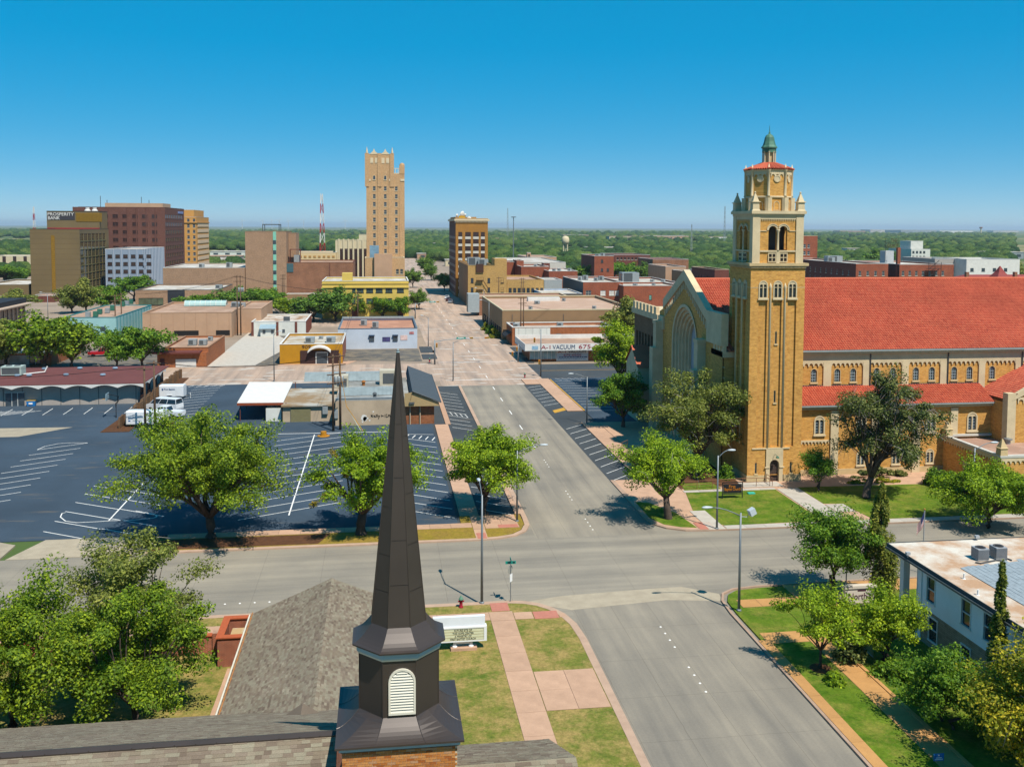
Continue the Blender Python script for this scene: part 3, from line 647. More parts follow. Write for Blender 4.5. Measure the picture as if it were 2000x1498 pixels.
    mb = MB().loft([ngon(CX, CY, 2.98, z2 - .05), ngon(CX, CY, 3.0, z2)] + [ngon(CX, CY, 3.0 + (sw2 - 3.0) * (1 - (1 - i / 6) ** 1.0), z2 + (z3 - z2) * (i / 6) ** 1.6) for i in range(1, 7)], True, True); part('upper_skirt', mb, M_metal, t)
    tip = AY(780, 684, CY)[1]
    spc = part('spire', MB().loft([ngon(CX, CY, sw2 - .02, z3 - .15), ngon(CX, CY, .05, tip - .05)], True, False, True), M_metal, t)
    rnd = random.Random(5)
    A = ngon(CX, CY, sw2, z3); B = ngon(CX, CY, .07, tip)
    lp = lambda p, q, s: tuple(p[i] + (q[i] - p[i]) * s for i in range(3))
    for i in range(8):
        j = (i + 1) % 8; cut = [0] + [c + rnd.uniform(-.03, .03) + (.05 if i % 2 else 0) for c in (.12, .28, .46, .66)] + [1]
        for a_, b_ in zip(cut, cut[1:]):
            b2 = b_ - .0016 if b_ < 1 else b_
            q = [lp(A[i], B[i], a_), lp(A[j], B[j], a_), lp(A[j], B[j], b2), lp(A[i], B[i], b2)]
            m = Vector([sum(c[k] for c in q) / 4 for k in range(3)]); q = [m + (Vector(c) - m) * Vector((.985, .985, 1)) for c in q]
            part('panel', MB().face(q), M_metal2, spc)
    sm = MB()
    for i in range(8): part('seam', MB().path([A[i], B[i]], [.022, .010], 4), M_metal, spc)
    part('finial', MB().lathe(CX, CY, [(.03, tip - .12), (.06, tip - .06), (.03, tip), (.015, tip + .06)], 8), M_bluetrim, spc)
    # arched louvre on the front face
    lv0 = AY(780, 1391, CY - ow / 2)[1]; lv1 = AY(780, 1305, CY - ow / 2)[1]; lw = .86; yl = CY - ow / 2; lx = CX + .08
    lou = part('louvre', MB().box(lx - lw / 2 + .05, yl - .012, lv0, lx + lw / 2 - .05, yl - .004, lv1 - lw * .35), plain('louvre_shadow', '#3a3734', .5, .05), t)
    fr = MB(); r = lw / 2; sp = lv1 - r; n = 14
    out = [(lx - r, lv0)] + [(lx - r * math.cos(math.pi * i / n), sp + r * math.sin(math.pi * i / n)) for i in range(n + 1)] + [(lx + r, lv0)]
    r2 = r - .065; inn = [(lx - r2, lv0)] + [(lx - r2 * math.cos(math.pi * i / n), sp + r2 * math.sin(math.pi * i / n)) for i in range(n + 1)] + [(lx + r2, lv0)]
    for i in range(len(out) - 1):
        a, b, c, d = out[i], out[i + 1], inn[i + 1], inn[i]
        fr.face([(a[0], yl - .06, a[1]), (b[0], yl - .06, b[1]), (c[0], yl - .06, c[1]), (d[0], yl - .06, d[1])][::-1]); fr.face([(a[0], yl - .06, a[1]), (b[0], yl - .06, b[1]), (b[0], yl, b[1]), (a[0], yl, a[1])]); fr.face([(d[0], yl - .06, d[1]), (c[0], yl - .06, c[1]), (c[0], yl, c[1]), (d[0], yl, d[1])][::-1])
    fr.box(lx - r, yl - .07, lv0 - .05, lx + r, yl, lv0 + .02); part('louvre_frame', fr, M_cream, lou)
    ns = 15
    for i in range(ns):
        z = lv0 + .03 + i * (lv1 - .09 - lv0) / ns; hw = r2 if z < sp - .03 else math.sqrt(max(.001, r2 * r2 - (z - sp + .04) ** 2)) if z - sp + .04 < r2 else .1
        part('slat', MB().face([(lx - hw, yl - .055, z), (lx + hw, yl - .055, z), (lx + hw, yl - .008, z + .065), (lx - hw, yl - .008, z + .065)]).face([(lx - hw, yl - .055, z - .012), (lx + hw, yl - .055, z - .012), (lx + hw, yl - .055, z), (lx - hw, yl - .055, z)]), M_cream, lou)
steeple()
# brick enclosure and garden wall left of the wing
mb = MB().box(-11.1, 64.7, 0, -10.8, 68.2, 2.1).box(-10.8, 64.7, 0, -8.7, 65.0, 2.1).box(-10.8, 67.9, 0, -7.6, 68.2, 2.1)
e = thing('brick_enclosure', 'red brick enclosure around a white roof unit beside the shingled wing', 'wall', (-10, 67, 0)); part('wall', mb, M_redbrick, e)
cp = MB().box(-11.2, 64.6, 2.1, -10.7, 68.3, 2.18).box(-10.7, 64.6, 2.1, -8.7, 65.1, 2.18).box(-10.7, 67.8, 2.1, -7.5, 68.3, 2.18); part('coping', cp, plain('brick_coping', '#c8663c', .6, .15, 6), e)
part('unit_cover', MB().box(-10.5, 65.6, 0, -8.6, 67.5, 1.6), roofmat('rusty_white', '#e6e2d6', '#c8a878', .5, .8, .68), e)
g = thing('garden_wall', 'long low red brick garden wall behind the near trees', 'wall', (-20, 69, 0)); part('wall', MB().box(-30, 66.8, 0, -11.3, 67.1, 1.4), M_redbrick, g); part('coping', MB().box(-30.05, 66.72, 1.4, -11.3, 67.18, 1.48), MC['brick_coping'], g); part('pier', MB().box(-11.75, 66.65, 0, -11.3, 67.25, 1.65), M_redbrick, g)
sheet('path', [(-10.6, 48), (-9.3, 48), (-9.3, 64.4), (-10.4, 64.4)], 0.13, M_walk, 'narrow pinkish path beside the shingled wing')
# ------------------------------------------------------------------ the big golden brick church with the bell tower
def ochre_brick():
    n = N('golden_brick'); uv = n.walluv()
    b = n.n('TexBrick', Color1=(*sc(lin('#e0a64e'), .80), 1), Color2=(*sc(lin('#c98a3a'), .78), 1), Mortar=(*sc(lin('#c9a873'), .72), 1), Scale=1.0, Mortar__Size=0.010, Brick__Width=0.24, Row__Height=0.08); n.l(uv, b.inputs['Vector'])
    p = n.n('SeparateXYZ', i0=uv).outputs; w = n.n('CombineXYZ', i0=n.math('MULTIPLY', p[0], 1.3), i1=n.math('MULTIPLY', p[1], 3.2)).outputs[0]
    f = n.noise(1.0, w, 4.0, 0.65); c = n.mix(0.85, b.outputs[0], n.mix(1.0, b.outputs[0], n.ramp(f, [(0.34, (0.76, 0.70, 0.60)), (0.5, (1, 1, 1)), (0.66, (1.18, 1.16, 1.10))]), 'MULTIPLY'))
    g = n.noise(0.14, None, 4.0); c = n.mix(1.0, c, n.ramp(g, [(0.3, (0.88,) * 3), (0.7, (1.08,) * 3)]), 'MULTIPLY')
    n.bump(b.outputs['Fac'], -0.35, 0.012); return n.done(c, 0.88, 0.2)
M_och = ochre_brick()
M_stone = plain('cream_stone', '#e2cda6', 0.69, 0.12, 0.8, 0.85, 0.2, fine=0.12)
M_tan_stone = plain('tan_stone', '#d4ba8c', 0.70, 0.12, 0.8, 0.85, 0.2)
def stained():
    n = N('stained_glass'); uv = n.walluv()
    b = n.n('TexBrick', _offset=0.0, Color1=(*sc(lin('#41545c'), .5), 1), Color2=(*sc(lin('#2e3a44'), .5), 1), Mortar=(0.30, 0.34, 0.36, 1), Scale=1.0, Mortar__Size=0.03, Brick__Width=0.31, Row__Height=0.36); n.l(uv, b.inputs['Vector'])
    return n.done(b.outputs[0], 0.25, 0.5)
M_stain = stained(); M_dark = glass('dark_glass', '#2b3238'); M_void = plain('dark_interior', '#2c2825', 0.4, 0.1)
def tile_mat():
    n = N('red_roof_tile'); isl = n.n('NewGeometry').outputs['Random Per Island']
    c = n.ramp(isl, [(0.0, sc(lin('#c9573c'), .62)), (0.3, sc(lin('#d96a4c'), .62)), (0.6, sc(lin('#e07452'), .62)), (0.85, sc(lin('#d06043'), .62)), (1.0, sc(lin('#b9503a'), .58))])
    f = n.noise(0.25, None, 4.0); c = n.mix(1.0, c, n.ramp(f, [(0.3, (0.86,) * 3), (0.7, (1.1,) * 3)]), 'MULTIPLY'); return n.done(c, 0.75, 0.3)
M_tile = tile_mat()
def tiles(mb, o, u, v, W, L, spc=0.32, ex=0.40, inside=None):
    o, u, v = Vector(o), Vector(u).normalized(), Vector(v).normalized(); nn = u.cross(v); nc = max(1, round(W / spc)); nr = max(1, round(L / ex)); spc, ex = W / nc, L / nr
    K = [(-.5, 0.0), (-.30, .55), (0, .8), (.30, .55), (.5, 0.0)]
    for c in range(nc):
        for r in range(nr):
            p = o + u * ((c + .5) * spc) + v * (r * ex)
            if inside and not inside(p): continue
            a = [p + u * (k * spc) + nn * (h * spc * .42 + .05) for k, h in K]; q = p + v * (ex * 1.03)
            b = [q + u * (k * spc * .9) + nn * (h * spc * .36 + .005) for k, h in K]
            for i in range(4): mb.face([a[i], a[i + 1], b[i + 1], b[i]])
            mb.face(a)
def arch_window(w, h, fw=0.14, d=0.10, lights=1, mats=None, sill=True):
    """arched window facing -Y, origin bottom centre on the wall face; frame, mullion, sill and glass"""
    mb = MB(); n = 10; r = w / 2; sp = h - r
    def outline(r_, b): return [(-r_, b)] + [(-r_ * math.cos(math.pi * i / n), sp + r_ * math.sin(math.pi * i / n)) for i in range(n + 1)] + [(r_, b)]
    A, B = outline(r, 0), outline(r - fw, fw)
    for i in range(len(A) - 1):
        a, b, c, e = A[i], A[i + 1], B[i + 1], B[i]
        mb.face([(e[0], -d, e[1]), (c[0], -d, c[1]), (b[0], -d, b[1]), (a[0], -d, a[1])]); mb.face([(a[0], -d, a[1]), (b[0], -d, b[1]), (b[0], .05, b[1]), (a[0], .05, a[1])]); mb.face([(e[0], -d, e[1]), (e[0], .12, e[1]), (c[0], .12, c[1]), (c[0], -d, c[1])])
    mb.face([(-r, -d, 0), (r, -d, 0), (r - fw, -d, fw), (-r + fw, -d, fw)])
    if lights == 2:
        mb.box(-.06, -d * .7, fw, .06, .1, sp); ri = (r - fw) / 2
        for s in (-1, 1):                                   # tracery above the two lights
            cx = s * ri; arc = [(cx - ri * math.cos(math.pi * i / 6), sp - .1 + ri * math.sin(math.pi * i / 6)) for i in range(7)]
            big = [(cx - ri + 2 * ri * i / 6) for i in range(7)]
            for i in range(6):
                t0 = math.sqrt(max(0, (r - fw) ** 2 - big[i] ** 2)) + sp; t1 = math.sqrt(max(0, (r - fw) ** 2 - big[i + 1] ** 2)) + sp
                mb.face([(arc[i][0], -d * .5, arc[i][1]), (arc[i + 1][0], -d * .5, arc[i + 1][1]), (big[i + 1], -d * .5, t1), (big[i], -d * .5, t0)])
    if sill: mb.box(-r - .08, -d - .1, -.16, r + .08, .02, .02)
    mb.cur = 1; mb.face([(p[0], .10, p[1]) for p in B][::1]); mb.cur = 0
    return mb.mesh('window', mats or [M_stone, M_stain])
def scallops(mb, o, u, W, n, h, th=0.14, band=0.35):
    """corbel table: stone band with a row of little round arches hanging from it"""
    o, u = Vector(o), Vector(u); out = u.cross(Vector((0, 0, 1))); s = W / n; r = s * .36
    P = lambda a, z, d: tuple(o + u * a + out * d + Vector((0, 0, z)))
    for i in range(n):
        a0 = i * s; c = a0 + s / 2; zb = -h; zs_ = -h + (h - r) * .55
        arc = [(c - r * math.cos(math.pi * k / 6), min(-.01, zs_ + r * math.sin(math.pi * k / 6))) for k in range(7)]
        mb.face([P(a0, zb, th), P(c - r, zb, th), P(c - r, 0, th), P(a0, 0, th)]); mb.face([P(c + r, zb, th), P(a0 + s, zb, th), P(a0 + s, 0, th), P(c + r, 0, th)])
        mb.face([P(a0, zb, 0), P(c - r, zb, 0), P(c - r, zb, th), P(a0, zb, th)]); mb.face([P(c + r, zb, 0), P(a0 + s, zb, 0), P(a0 + s, zb, th), P(c + r, zb, th)])
        for k in range(6): mb.face([P(*arc[k], th), P(*arc[k + 1], th), P(arc[k + 1][0], 0, th), P(arc[k][0], 0, th)]); mb.face([P(*arc[k], th), P(*arc[k], 0), P(*arc[k + 1], 0), P(*arc[k + 1], th)])
    mb.face([P(0, 0, th), P(W, 0, th), P(W, band, th), P(0, band, th)]); mb.face([P(0, band, th), P(W, band, th), P(W, band, 0), P(0, band, 0)])
def brick_church():
    X0, X1, Y0, Y1 = 42.6, 49.25, 105.2, 111.85; S = X1 - X0; c0 = (X0 + X1) / 2, (Y0 + Y1) / 2
    t = thing('brick_church', 'golden brick church with red tile roofs and a tall square bell tower', 'church', (45, 110, 0))
    # ---- tower shaft
    cs = (1.53, 3.325, 5.12); ww = 1.12
    holes = [(c - ww / 2 + .06, c + ww / 2 - .06, 21.86, 23.86, True) for c in cs]
    rec = []
    for c in cs: rec.append((c - .53, c + .53, 4.25, 21.5))
    tw = MB()
    tw.wall((X0, Y0, 0.9), (1, 0, 0), S, 24.4, [(a, b, c - .9, d - .9, *e) for a, b, c, d, *e in holes] + [(a, b, c - .9, d - .9) for a, b, c, d in rec] + [(3.325 - .62, 3.325 + .62, 0, 1.9)] + [(.95, 1.22, .2, 1.5, True), (5.28, 5.55, .2, 1.5, True)], .22)
    tw.wall((X0, Y1, 0.9), (0, -1, 0), S, 24.4, [(a, b, c - .9, d - .9, *e) for a, b, c, d, *e in holes] + [(a, b, c - .9, d - .9) for a, b, c, d in rec], .22)
    tw.wall((X1, Y0, 0.9), (0, 1, 0), S, 24.4); tw.wall((X1, Y1, 0.9), (-1, 0, 0), S, 24.4)
    # recess backs with the slit windows
    for k, (a, b, c, d) in enumerate(rec):
        sl = [(.40, .66, 16.44 - c, 17.95 - c, True), (.40, .66, 9.47 - c, 10.93 - c, True)] if k == 1 else []
        tw.wall((X0 + a, Y0 + .22, c), (1, 0, 0), b - a, d - c, sl, .2); tw.wall((X0 + .22, Y1 - a, c), (0, -1, 0), b - a, d - c, sl if k == 1 else [], .2)
    tower = part('tower', tw, M_och, t)
    wm = arch_window(ww, 2.1, .13, .08, 2, [M_stone, M_dark])
    for c in cs: inst('window', wm, tower, (X0 + c, Y0, 21.8)); inst('window', wm, tower, (X0, Y1 - c, 21.8), R(-90))
    slm = arch_window(.3, 1.5, .04, .02, 1, [M_tan_stone, M_dark]); ss = [(X0 + 3.325, Y0 + .24, 16.42), (X0 + 3.325, Y0 + .24, 9.45), (X0 + 1.085, Y0 + .02, 1.08), (X0 + 5.415, Y0 + .02, 1.08)]
    for p in ss: inst('slit_window', slm, tower, p)
    inst('slit_window', slm, tower, (X0 + .24, Y1 - 3.325, 16.42), R(-90)); inst('slit_window', slm, tower, (X0 + .24, Y1 - 3.325, 9.45), R(-90))
    for c in (2.43, 4.22):                                    # half-round colonettes
        for p in ((X0 + c, Y0 - .02), (X0 - .02, Y1 - c)):
            part('colonette', MB().lathe(p[0], p[1], [(.13, 4.2), (.13, 22.9), (.16, 23.0), (.15, 23.25), (.03, 23.6)], 10), M_stone, tower, True)
    st = MB().box(X0 + .55, Y0 - .1, 4.0, X0 + 5.2, Y0 + .1, 4.14); st.box(X0 - .02, Y0 - .02, 23.05, X1 + .02, Y1 + .02, 23.10)
    part('string_course', st, M_stone, tower)
    bs = MB().wall((X0 - .06, Y0 - .06, 0), (1, 0, 0), 2.2, .9).wall((X1 - 2.2 + .06, Y0 - .06, 0), (1, 0, 0), 2.2, .9).wall((X0 - .06, Y1, 0), (0, -1, 0), S + .06, .9)
    bs.face([(X0 - .06, Y0 - .06, .9), (X0 + 2.14, Y0 - .06, .9), (X0 + 2.14, Y0 + .05, .9), (X0 - .06, Y0 + .05, .9)]); bs.face([(X1 - 2.14, Y0 - .06, .9), (X1 + .06, Y0 - .06, .9), (X1 + .06, Y0 + .05, .9), (X1 - 2.14, Y0 + .05, .9)]); bs.face([(X0 + 2.14, Y0 - .06, 0), (X0 + 2.14, Y0 + .3, 0), (X0 + 2.14, Y0 + .3, .9), (X0 + 2.14, Y0 - .06, .9)]); bs.face([(X0 - .06, Y0 - .06, .9), (X0 + .05, Y0, .9), (X0 + .05, Y1, .9), (X0 - .06, Y1, .9)])
    part('plinth', bs, M_tan_stone, tower)
    # doorway
    dx = X0 + 3.325; ds = MB().wall((dx - 1.05, Y0 - .16, 0), (1, 0, 0), 2.1, 4.0, [(1.05 - .58, 1.05 + .58, 0, 2.74, True)], .5)
    ds.face([(dx - 1.05, Y0 - .16, 0), (dx - 1.05, Y0 - .16, 4), (dx - 1.05, Y0 + .1, 4), (dx - 1.05, Y0 + .1, 0)]).face([(dx + 1.05, Y0 - .16, 0), (dx + 1.05, Y0 + .1, 0), (dx + 1.05, Y0 + .1, 4), (dx + 1.05, Y0 - .16, 4)]); ds.box(dx - 1.2, Y0 - .24, 1.78, dx - .6, Y0 - .1, 1.9).box(dx + .6, Y0 - .24, 1.78, dx + 1.2, Y0 - .1, 1.9)
    part('door_surround', ds, M_stone, tower)
    M_door = plain('brown_door', '#5a4a42', .6, .15, 3, .6)
    door = part('door', MB().box(dx - .6, Y0 + .2, .05, dx + .6, Y0 + .28, 2.8), M_door, tower); pm = MB().box(-.13, -.03, 0, .13, 0, .3).mesh('door_panel', M_door)
    for i in range(3):
        for j in range(5): inst('door_panel', pm, door, (dx - .36 + .36 * i, Y0 + .2, .2 + .43 * j))
    lm = MB().path([(dx - .05, Y0 - .2, 3.35), (dx - .05, Y0 - .5, 3.45), (dx + .1, Y0 - .62, 3.3)], .03, 5).lathe(dx + .15, Y0 - .62, [(.05, 3.3), (.2, 3.15), (.22, 3.05)], 8); part('door_lamp', lm, plain('verdigris', '#4f8069', .6, .2, 2, .6), tower)
    # ---- cornice and belfry
    cz = 25.3; cn = MB().box(X0 - .1, Y0 - .1, cz, X1 + .1, Y1 + .1, cz + .3).box(X0 - .3, Y0 - .3, cz + .3, X1 + .3, Y1 + .3, cz + .62); part('cornice', cn, M_tan_stone, tower)
    dm = MB()
    for i in range(40): dm.box(X0 + i * S / 40, Y0 - .2, cz + .05, X0 + (i + .5) * S / 40, Y0 - .1, cz + .28); dm.box(X0 - .2, Y0 + i * S / 40, cz + .05, X0 - .1, Y0 + (i + .5) * S / 40, cz + .28)
    part('dentils', dm, M_tan_stone, tower, kind='stuff')
    b0, b1, e0, e1 = X0 + .2, X1 - .2, Y0 + .2, Y1 - .2; z0, z1 = cz + .62, 31.4; BS = b1 - b0; ho = [(2.0, 3.0, 27.4 - z0, 30.25 - z0, True), (3.3, 4.3, 27.4 - z0, 30.25 - z0, True)]
    bf = MB().wall((b0, e0 + .15, z0), (1, 0, 0), BS, z1 - z0, ho, .35).wall((b0 + .15, e1, z0), (0, -1, 0), BS, z1 - z0, ho, .35).wall((b1 - .15, e0, z0), (0, 1, 0), BS, z1 - z0, ho, .35).wall((b1, e1 - .15, z0), (-1, 0, 0), BS, z1 - z0, ho, .35)
    belf = part('belfry', bf, M_och, t); part('belfry_floor', MB().box(b0 + .3, e0 + .6, z0, b1 - .3, e1 - .3, z0 + 1.2), M_void, belf)
    part('bell_chamber', MB().box(b0 + 1.6, e0 + 1.8, z0 + 1.2, b1 - 1.6, e1 - 1.6, z1 - .4), plain('chamber_grey', '#6e6a66', .5, .2, 1), belf)
    for px_, py_ in ((b0, e0), (b1 - .92, e0), (b0, e1 - .92), (b1 - .92, e1 - .92)): part('pier', MB().box(px_, py_, z0, px_ + .92, py_ + .92, z1), M_stone, belf)
    def front(f):  # the same ornament on the -Y and -X sides
        P = (lambda a, d: (b0 + a, e0 + .15 - d)) if f == 0 else (lambda a, d: (b0 + .15 - d, e1 - a))
        rz = 0 if f == 0 else R(-90); m = BS / 2
        part('column', MB().lathe(*P(3.15, .02), [(.2, 27.35), (.14, 27.5), (.13, 29.5), (.24, 29.75), (.24, 29.85)], 10), M_stone, belf, True)
        h = MB()
        for c in (2.5, 3.8):
            n = 10
            for i in range(n):
                a0, a1 = math.pi * i / n, math.pi * (i + 1) / n
                for r0, r1, d in ((.5, .68, .07), (.68, .76, .12)):
                    q = [(c - r0 * math.cos(a0), 29.75 + r0 * math.sin(a0)), (c - r0 * math.cos(a1), 29.75 + r0 * math.sin(a1)), (c - r1 * math.cos(a1), 29.75 + r1 * math.sin(a1)), (c - r1 * math.cos(a0), 29.75 + r1 * math.sin(a0))]
                    if (c == 2.5 and max(x for x, _ in q) > 3.16) or (c == 3.8 and min(x for x, _ in q) < 3.14): continue
                    h.face([(*P(x, d), z) for x, z in (q if f == 0 else q)][::-1]); h.face([(*P(q[3][0], d), q[3][1]), (*P(q[3][0], 0), q[3][1]), (*P(q[2][0], 0), q[2][1]), (*P(q[2][0], d), q[2][1])])
        part('arch_moulding', h, M_stone, belf)
        sl = MB(); a, b = P(.95, .14), P(BS - .95, 0); sl.box(min(a[0], b[0]), min(a[1], b[1]), 27.22, max(a[0], b[0]), max(a[1], b[1]), 27.4)
        for u0, u1 in ((.95, 1.78), (4.52, BS - .95)):
            a, b = P(u0, .08), P(u1, 0); sl.box(min(a[0], b[0]), min(a[1], b[1]), 29.62, max(a[0], b[0]), max(a[1], b[1]), 29.7)
        part('belfry_sill', sl, M_stone, belf)
        for c in (2.45, 3.85):                                # pierced quatrefoil panels
            q = MB(); o = P(c - .5, .12); q.wall((*o, z0 + .1), (1, 0, 0) if f == 0 else (0, -1, 0), 1.0, 1.1, [(.1, .46, .1, .5), (.54, .9, .1, .5), (.1, .46, .58, .98), (.54, .9, .58, .98)], .12); part('pierced_panel', q, M_stone, belf)
            for i in (0, 1):
                for j in (0, 1):
                    d = MB(); cx, cz_ = c - .22 + .44 * i, z0 + .4 + .48 * j
                    d.face([(*P(cx + .17 * math.cos(k * math.pi / 6), .13), cz_ + .17 * math.sin(k * math.pi / 6)) for k in range(12)]); part('foil_opening', d, M_void, belf)
        a, b = P(2.95, .16), P(3.35, 0); part('centre_block', MB().box(min(a[0], b[0]), min(a[1], b[1]), z0, max(a[0], b[0]), max(a[1], b[1]), 27.22), M_stone, belf)
        sm = MB(); o = P(.95, 0); scallops(sm, (*o, 31.15), (1, 0, 0) if f == 0 else (0, -1, 0), BS - 1.9, 20, .32, .1, .3); part('corbel_table', sm, M_stone, belf, kind='stuff')
    front(0); front(1)
    part('belfry_cornice', MB().box(b0 - .05, e0 - .05, z1, b1 + .05, e1 + .05, z1 + .25).box(b0 - .22, e0 - .22, z1 + .25, b1 + .22, e1 + .22, z1 + .6), M_stone, belf)
    zt = z1 + .6
    for px_, py_ in ((b0 + .35, e0 + .35), (b1 - .35, e0 + .35), (b0 + .35, e1 - .35), (b1 - .35, e1 - .35)):
        mb = MB(); sq = lambda w, z: [(px_ - w, py_ - w, z), (px_ + w, py_ - w, z), (px_ + w, py_ + w, z), (px_ - w, py_ + w, z)]
        mb.loft([sq(.5, zt), sq(.4, zt + .2), sq(.38, zt + .95), sq(.5, zt + 1.0), sq(.5, zt + 1.08), sq(.36, zt + 1.1), sq(.07, zt + 2.0)], True, False, True).lathe(px_, py_, [(.03, zt + 1.95), (.12, zt + 2.08), (.12, zt + 2.18), (.02, zt + 2.26)], 8); part('pinnacle', mb, M_stone, belf)
    # ---- octagon lantern
    cx, cy = c0; ow = 4.9; za, zb, zc = zt, 33.6, 36.7
    lan = part('lantern', MB().loft([ngon(cx, cy, ow, za), ngon(cx, cy, ow, zc + .1)]), M_och, t)
    part('lantern_string', MB().loft([ngon(cx, cy, ow + .06, zb - .1), ngon(cx, cy, ow + .3, zb), ngon(cx, cy, ow + .3, zb + .1), ngon(cx, cy, ow + .02, zb + .16)]), M_stone, lan)
    part('lantern_cornice', MB().loft([ngon(cx, cy, ow + .04, zc - .35), ngon(cx, cy, ow + .12, zc - .3), ngon(cx, cy, ow + .12, zc), ngon(cx, cy, ow + .3, zc + .1), ngon(cx, cy, ow + .3, zc + .2)], True, False, True), M_stone, lan)
    O = ngon(cx, cy, ow + .02, 0); dk = MB().lathe(0, 0, [(.42, 0), (.42, .08), (.34, .1), (.34, .06)], 16).mesh('roundel', M_stone)
    for i in range(8):
        p, q = Vector(O[i]), Vector(O[(i + 1) % 8]); part('shaft', MB().lathe(p.x, p.y, [(.24, zb + .1), (.17, zb + .25), (.17, zc - .1), (.25, zc), (.25, zc + .25), (.12, zc + .35), (.03, zc + .8)], 8), M_stone, lan, True)
        part('lower_pier', MB().lathe(p.x, p.y, [(.42, za), (.42, zb - .05)], 8, math.pi / 8), M_stone, lan)
        m = (p + q) / 2; d = (q - p).normalized(); out = Vector((d.y, -d.x, 0)); ang = math.atan2(out.y, out.x) + math.pi / 2
        if out.dot(Vector((-46, -108, 0))) > 0:
            o = inst('roundel', dk, lan, (m.x, m.y, 35.75)); o.rotation_euler = (R(90), 0, ang)
            wn = arch_window(.72, 1.1, .06, .03, 1, [M_stone, M_dark], False); inst('window', wn, lan, (m.x, m.y, za + .05), ang)
            s = MB(); scallops(s, (p.x + d.x * .25, p.y + d.y * .25, zc - .32), (d.x, d.y, 0), (q - p).length - .5, 3, .38, .08, .1); part('corbel_arches', s, M_stone, lan)
    zr = 37.75; rf = MB().loft([ngon(cx, cy, ow + .5, zc + .18), ngon(cx, cy, 1.4, zr)]); lr = part('lantern_roof', rf, M_tile, lan); tm = MB()
    A, B = ngon(cx, cy, ow + .55, zc + .22), ngon(cx, cy, 1.4, zr)
    for i in range(8):
        a, b = Vector(A[i]), Vector(A[(i + 1) % 8]); c, d = Vector(B[i]), Vector(B[(i + 1) % 8])
        for k in range(8): tm.path([a.lerp(b, (k + .5) / 8), c.lerp(d, (k + .5) / 8)], [.11, .05], 6, False)
        tm.path([a, c], [.13, .1], 6)
    part('roof_tiles', tm, M_tile, lr, kind='stuff')
    cup = part('cupola', MB().loft([ngon(cx, cy, 1.05, zr - .1), ngon(cx, cy, 1.05, 39.3)]), M_tan_stone, lan)
    for i, p in enumerate(ngon(cx, cy, 1.3, 0)): part('column', MB().lathe(p[0], p[1], [(.13, zr - .1), (.10, zr + .1), (.10, 38.9), (.15, 39.1)], 6), M_stone, cup)
    M_cop = plain('copper_green', '#5d8f78', .55, .25, 1.5, .6); part('arcade_band', MB().loft([ngon(cx, cy, 1.5, 38.95), ngon(cx, cy, 1.5, 39.5)], True, True), M_cop, cup)
    part('bell_roof', MB().loft([ngon(cx, cy, w, z) for w, z in ((1.5, 39.45), (1.75, 39.5), (1.72, 39.62), (1.4, 39.85), (1.15, 40.3), (1.0, 40.75), (.75, 41.0), (.35, 41.15), (.12, 41.25))], True, True, True), M_cop, cup)
    part('finial', MB().lathe(cx, cy, [(.10, 41.2), (.12, 41.3), (.05, 41.5), (.02, 42.2)], 8), M_cop, cup)
    # ---- nave: clerestory wall, aisle, tile roofs
    YC, YA, XE = 110.5, 107.3, 120.0; zE = 14.95; YRg, zR = 125.0, 22.9; xg = 41.3
    piers = [(54.37, 55.39), (59.6, 60.5), (64.81, 65.71), (70.0, 71.0), (75.29, 76.14), (80.34, 81.3), (85.5, 86.4), (90.6, 91.5), (95.7, 96.6)]
    wins = [53.19, 56.26, 58.36, 61.5, 63.66, 66.77, 68.93, 71.97, 74.08, 77.19, 82.2, 84.3, 87.4, 89.5, 92.5, 94.6]
    cw = MB().wall((X1, YC, 9.5), (1, 0, 0), XE - X1, 4.0, [(w - X1 - .42, w - X1 + .42, 1.4, 3.05, True) for w in wins], .22); nave = part('nave_wall', cw, M_och, t)
    fz = MB(); ed = [X1] + [v for p in piers for v in p] + [XE]
    for i in range(0, len(ed), 2): a, b = ed[i], ed[i + 1]; n = max(2, round((b - a) / .62)); scallops(fz, (a + (.0 if i == 0 else .02), YC, 13.4), (1, 0, 0), b - a - .02, n, .5, .14, .02)
    part('corbel_frieze', fz, M_stone, nave, kind='stuff'); part('frieze_band', MB().box(X1, YC - .15, 13.42, XE, YC + .1, 14.5), M_stone, nave)
    for a, b in piers: part('pilaster', MB().box(a, YC - .17, 9.5, b, YC, 13.41), M_stone, nave)
    for x in (60.52, 70.98, 81.2): part('downpipe', MB().path([(x, YC - .26, 10.3), (x, YC - .26, 14.4)], .07, 6), plain('downpipe_grey', '#4b4f52', .55, .1), nave)
    cm = arch_window(.9, 1.75, .07, .05, 1, [M_tan_stone, M_stain])
    for w in wins: inst('window', cm, nave, (w, YC, 10.88))
    part('eave_soffit', MB().box(X1, YC - .55, 14.5, XE, YC + .2, 14.82), M_stone, nave); part('gutter', MB().box(X1, YC - .78, 14.78, XE, YC - .5, 14.98), plain('gutter_grey', '#a9b3b3', .6, .1), nave)
    vS = Vector((0, YRg - (YC - .7), zR - zE)); LS = vS.length
    rf = MB().face([(xg + .5, YC - .7, zE), (XE, YC - .7, zE), (XE, YRg, zR), (xg + .5, YRg, zR)]).face([(XE, 2 * YRg - YC, zE), (xg + .5, 2 * YRg - YC, zE), (xg + .5, YRg, zR), (XE, YRg, zR)]); nr = part('nave_roof', rf, M_tile, t)
    tl = MB(); tiles(tl, (xg + .6, YC - .7, zE), (1, 0, 0), vS, 62, LS, inside=lambda p: not (X0 - .1 < p.x < X1 and p.y < Y1)); part('roof_tiles', tl, M_tile, nr, kind='stuff')
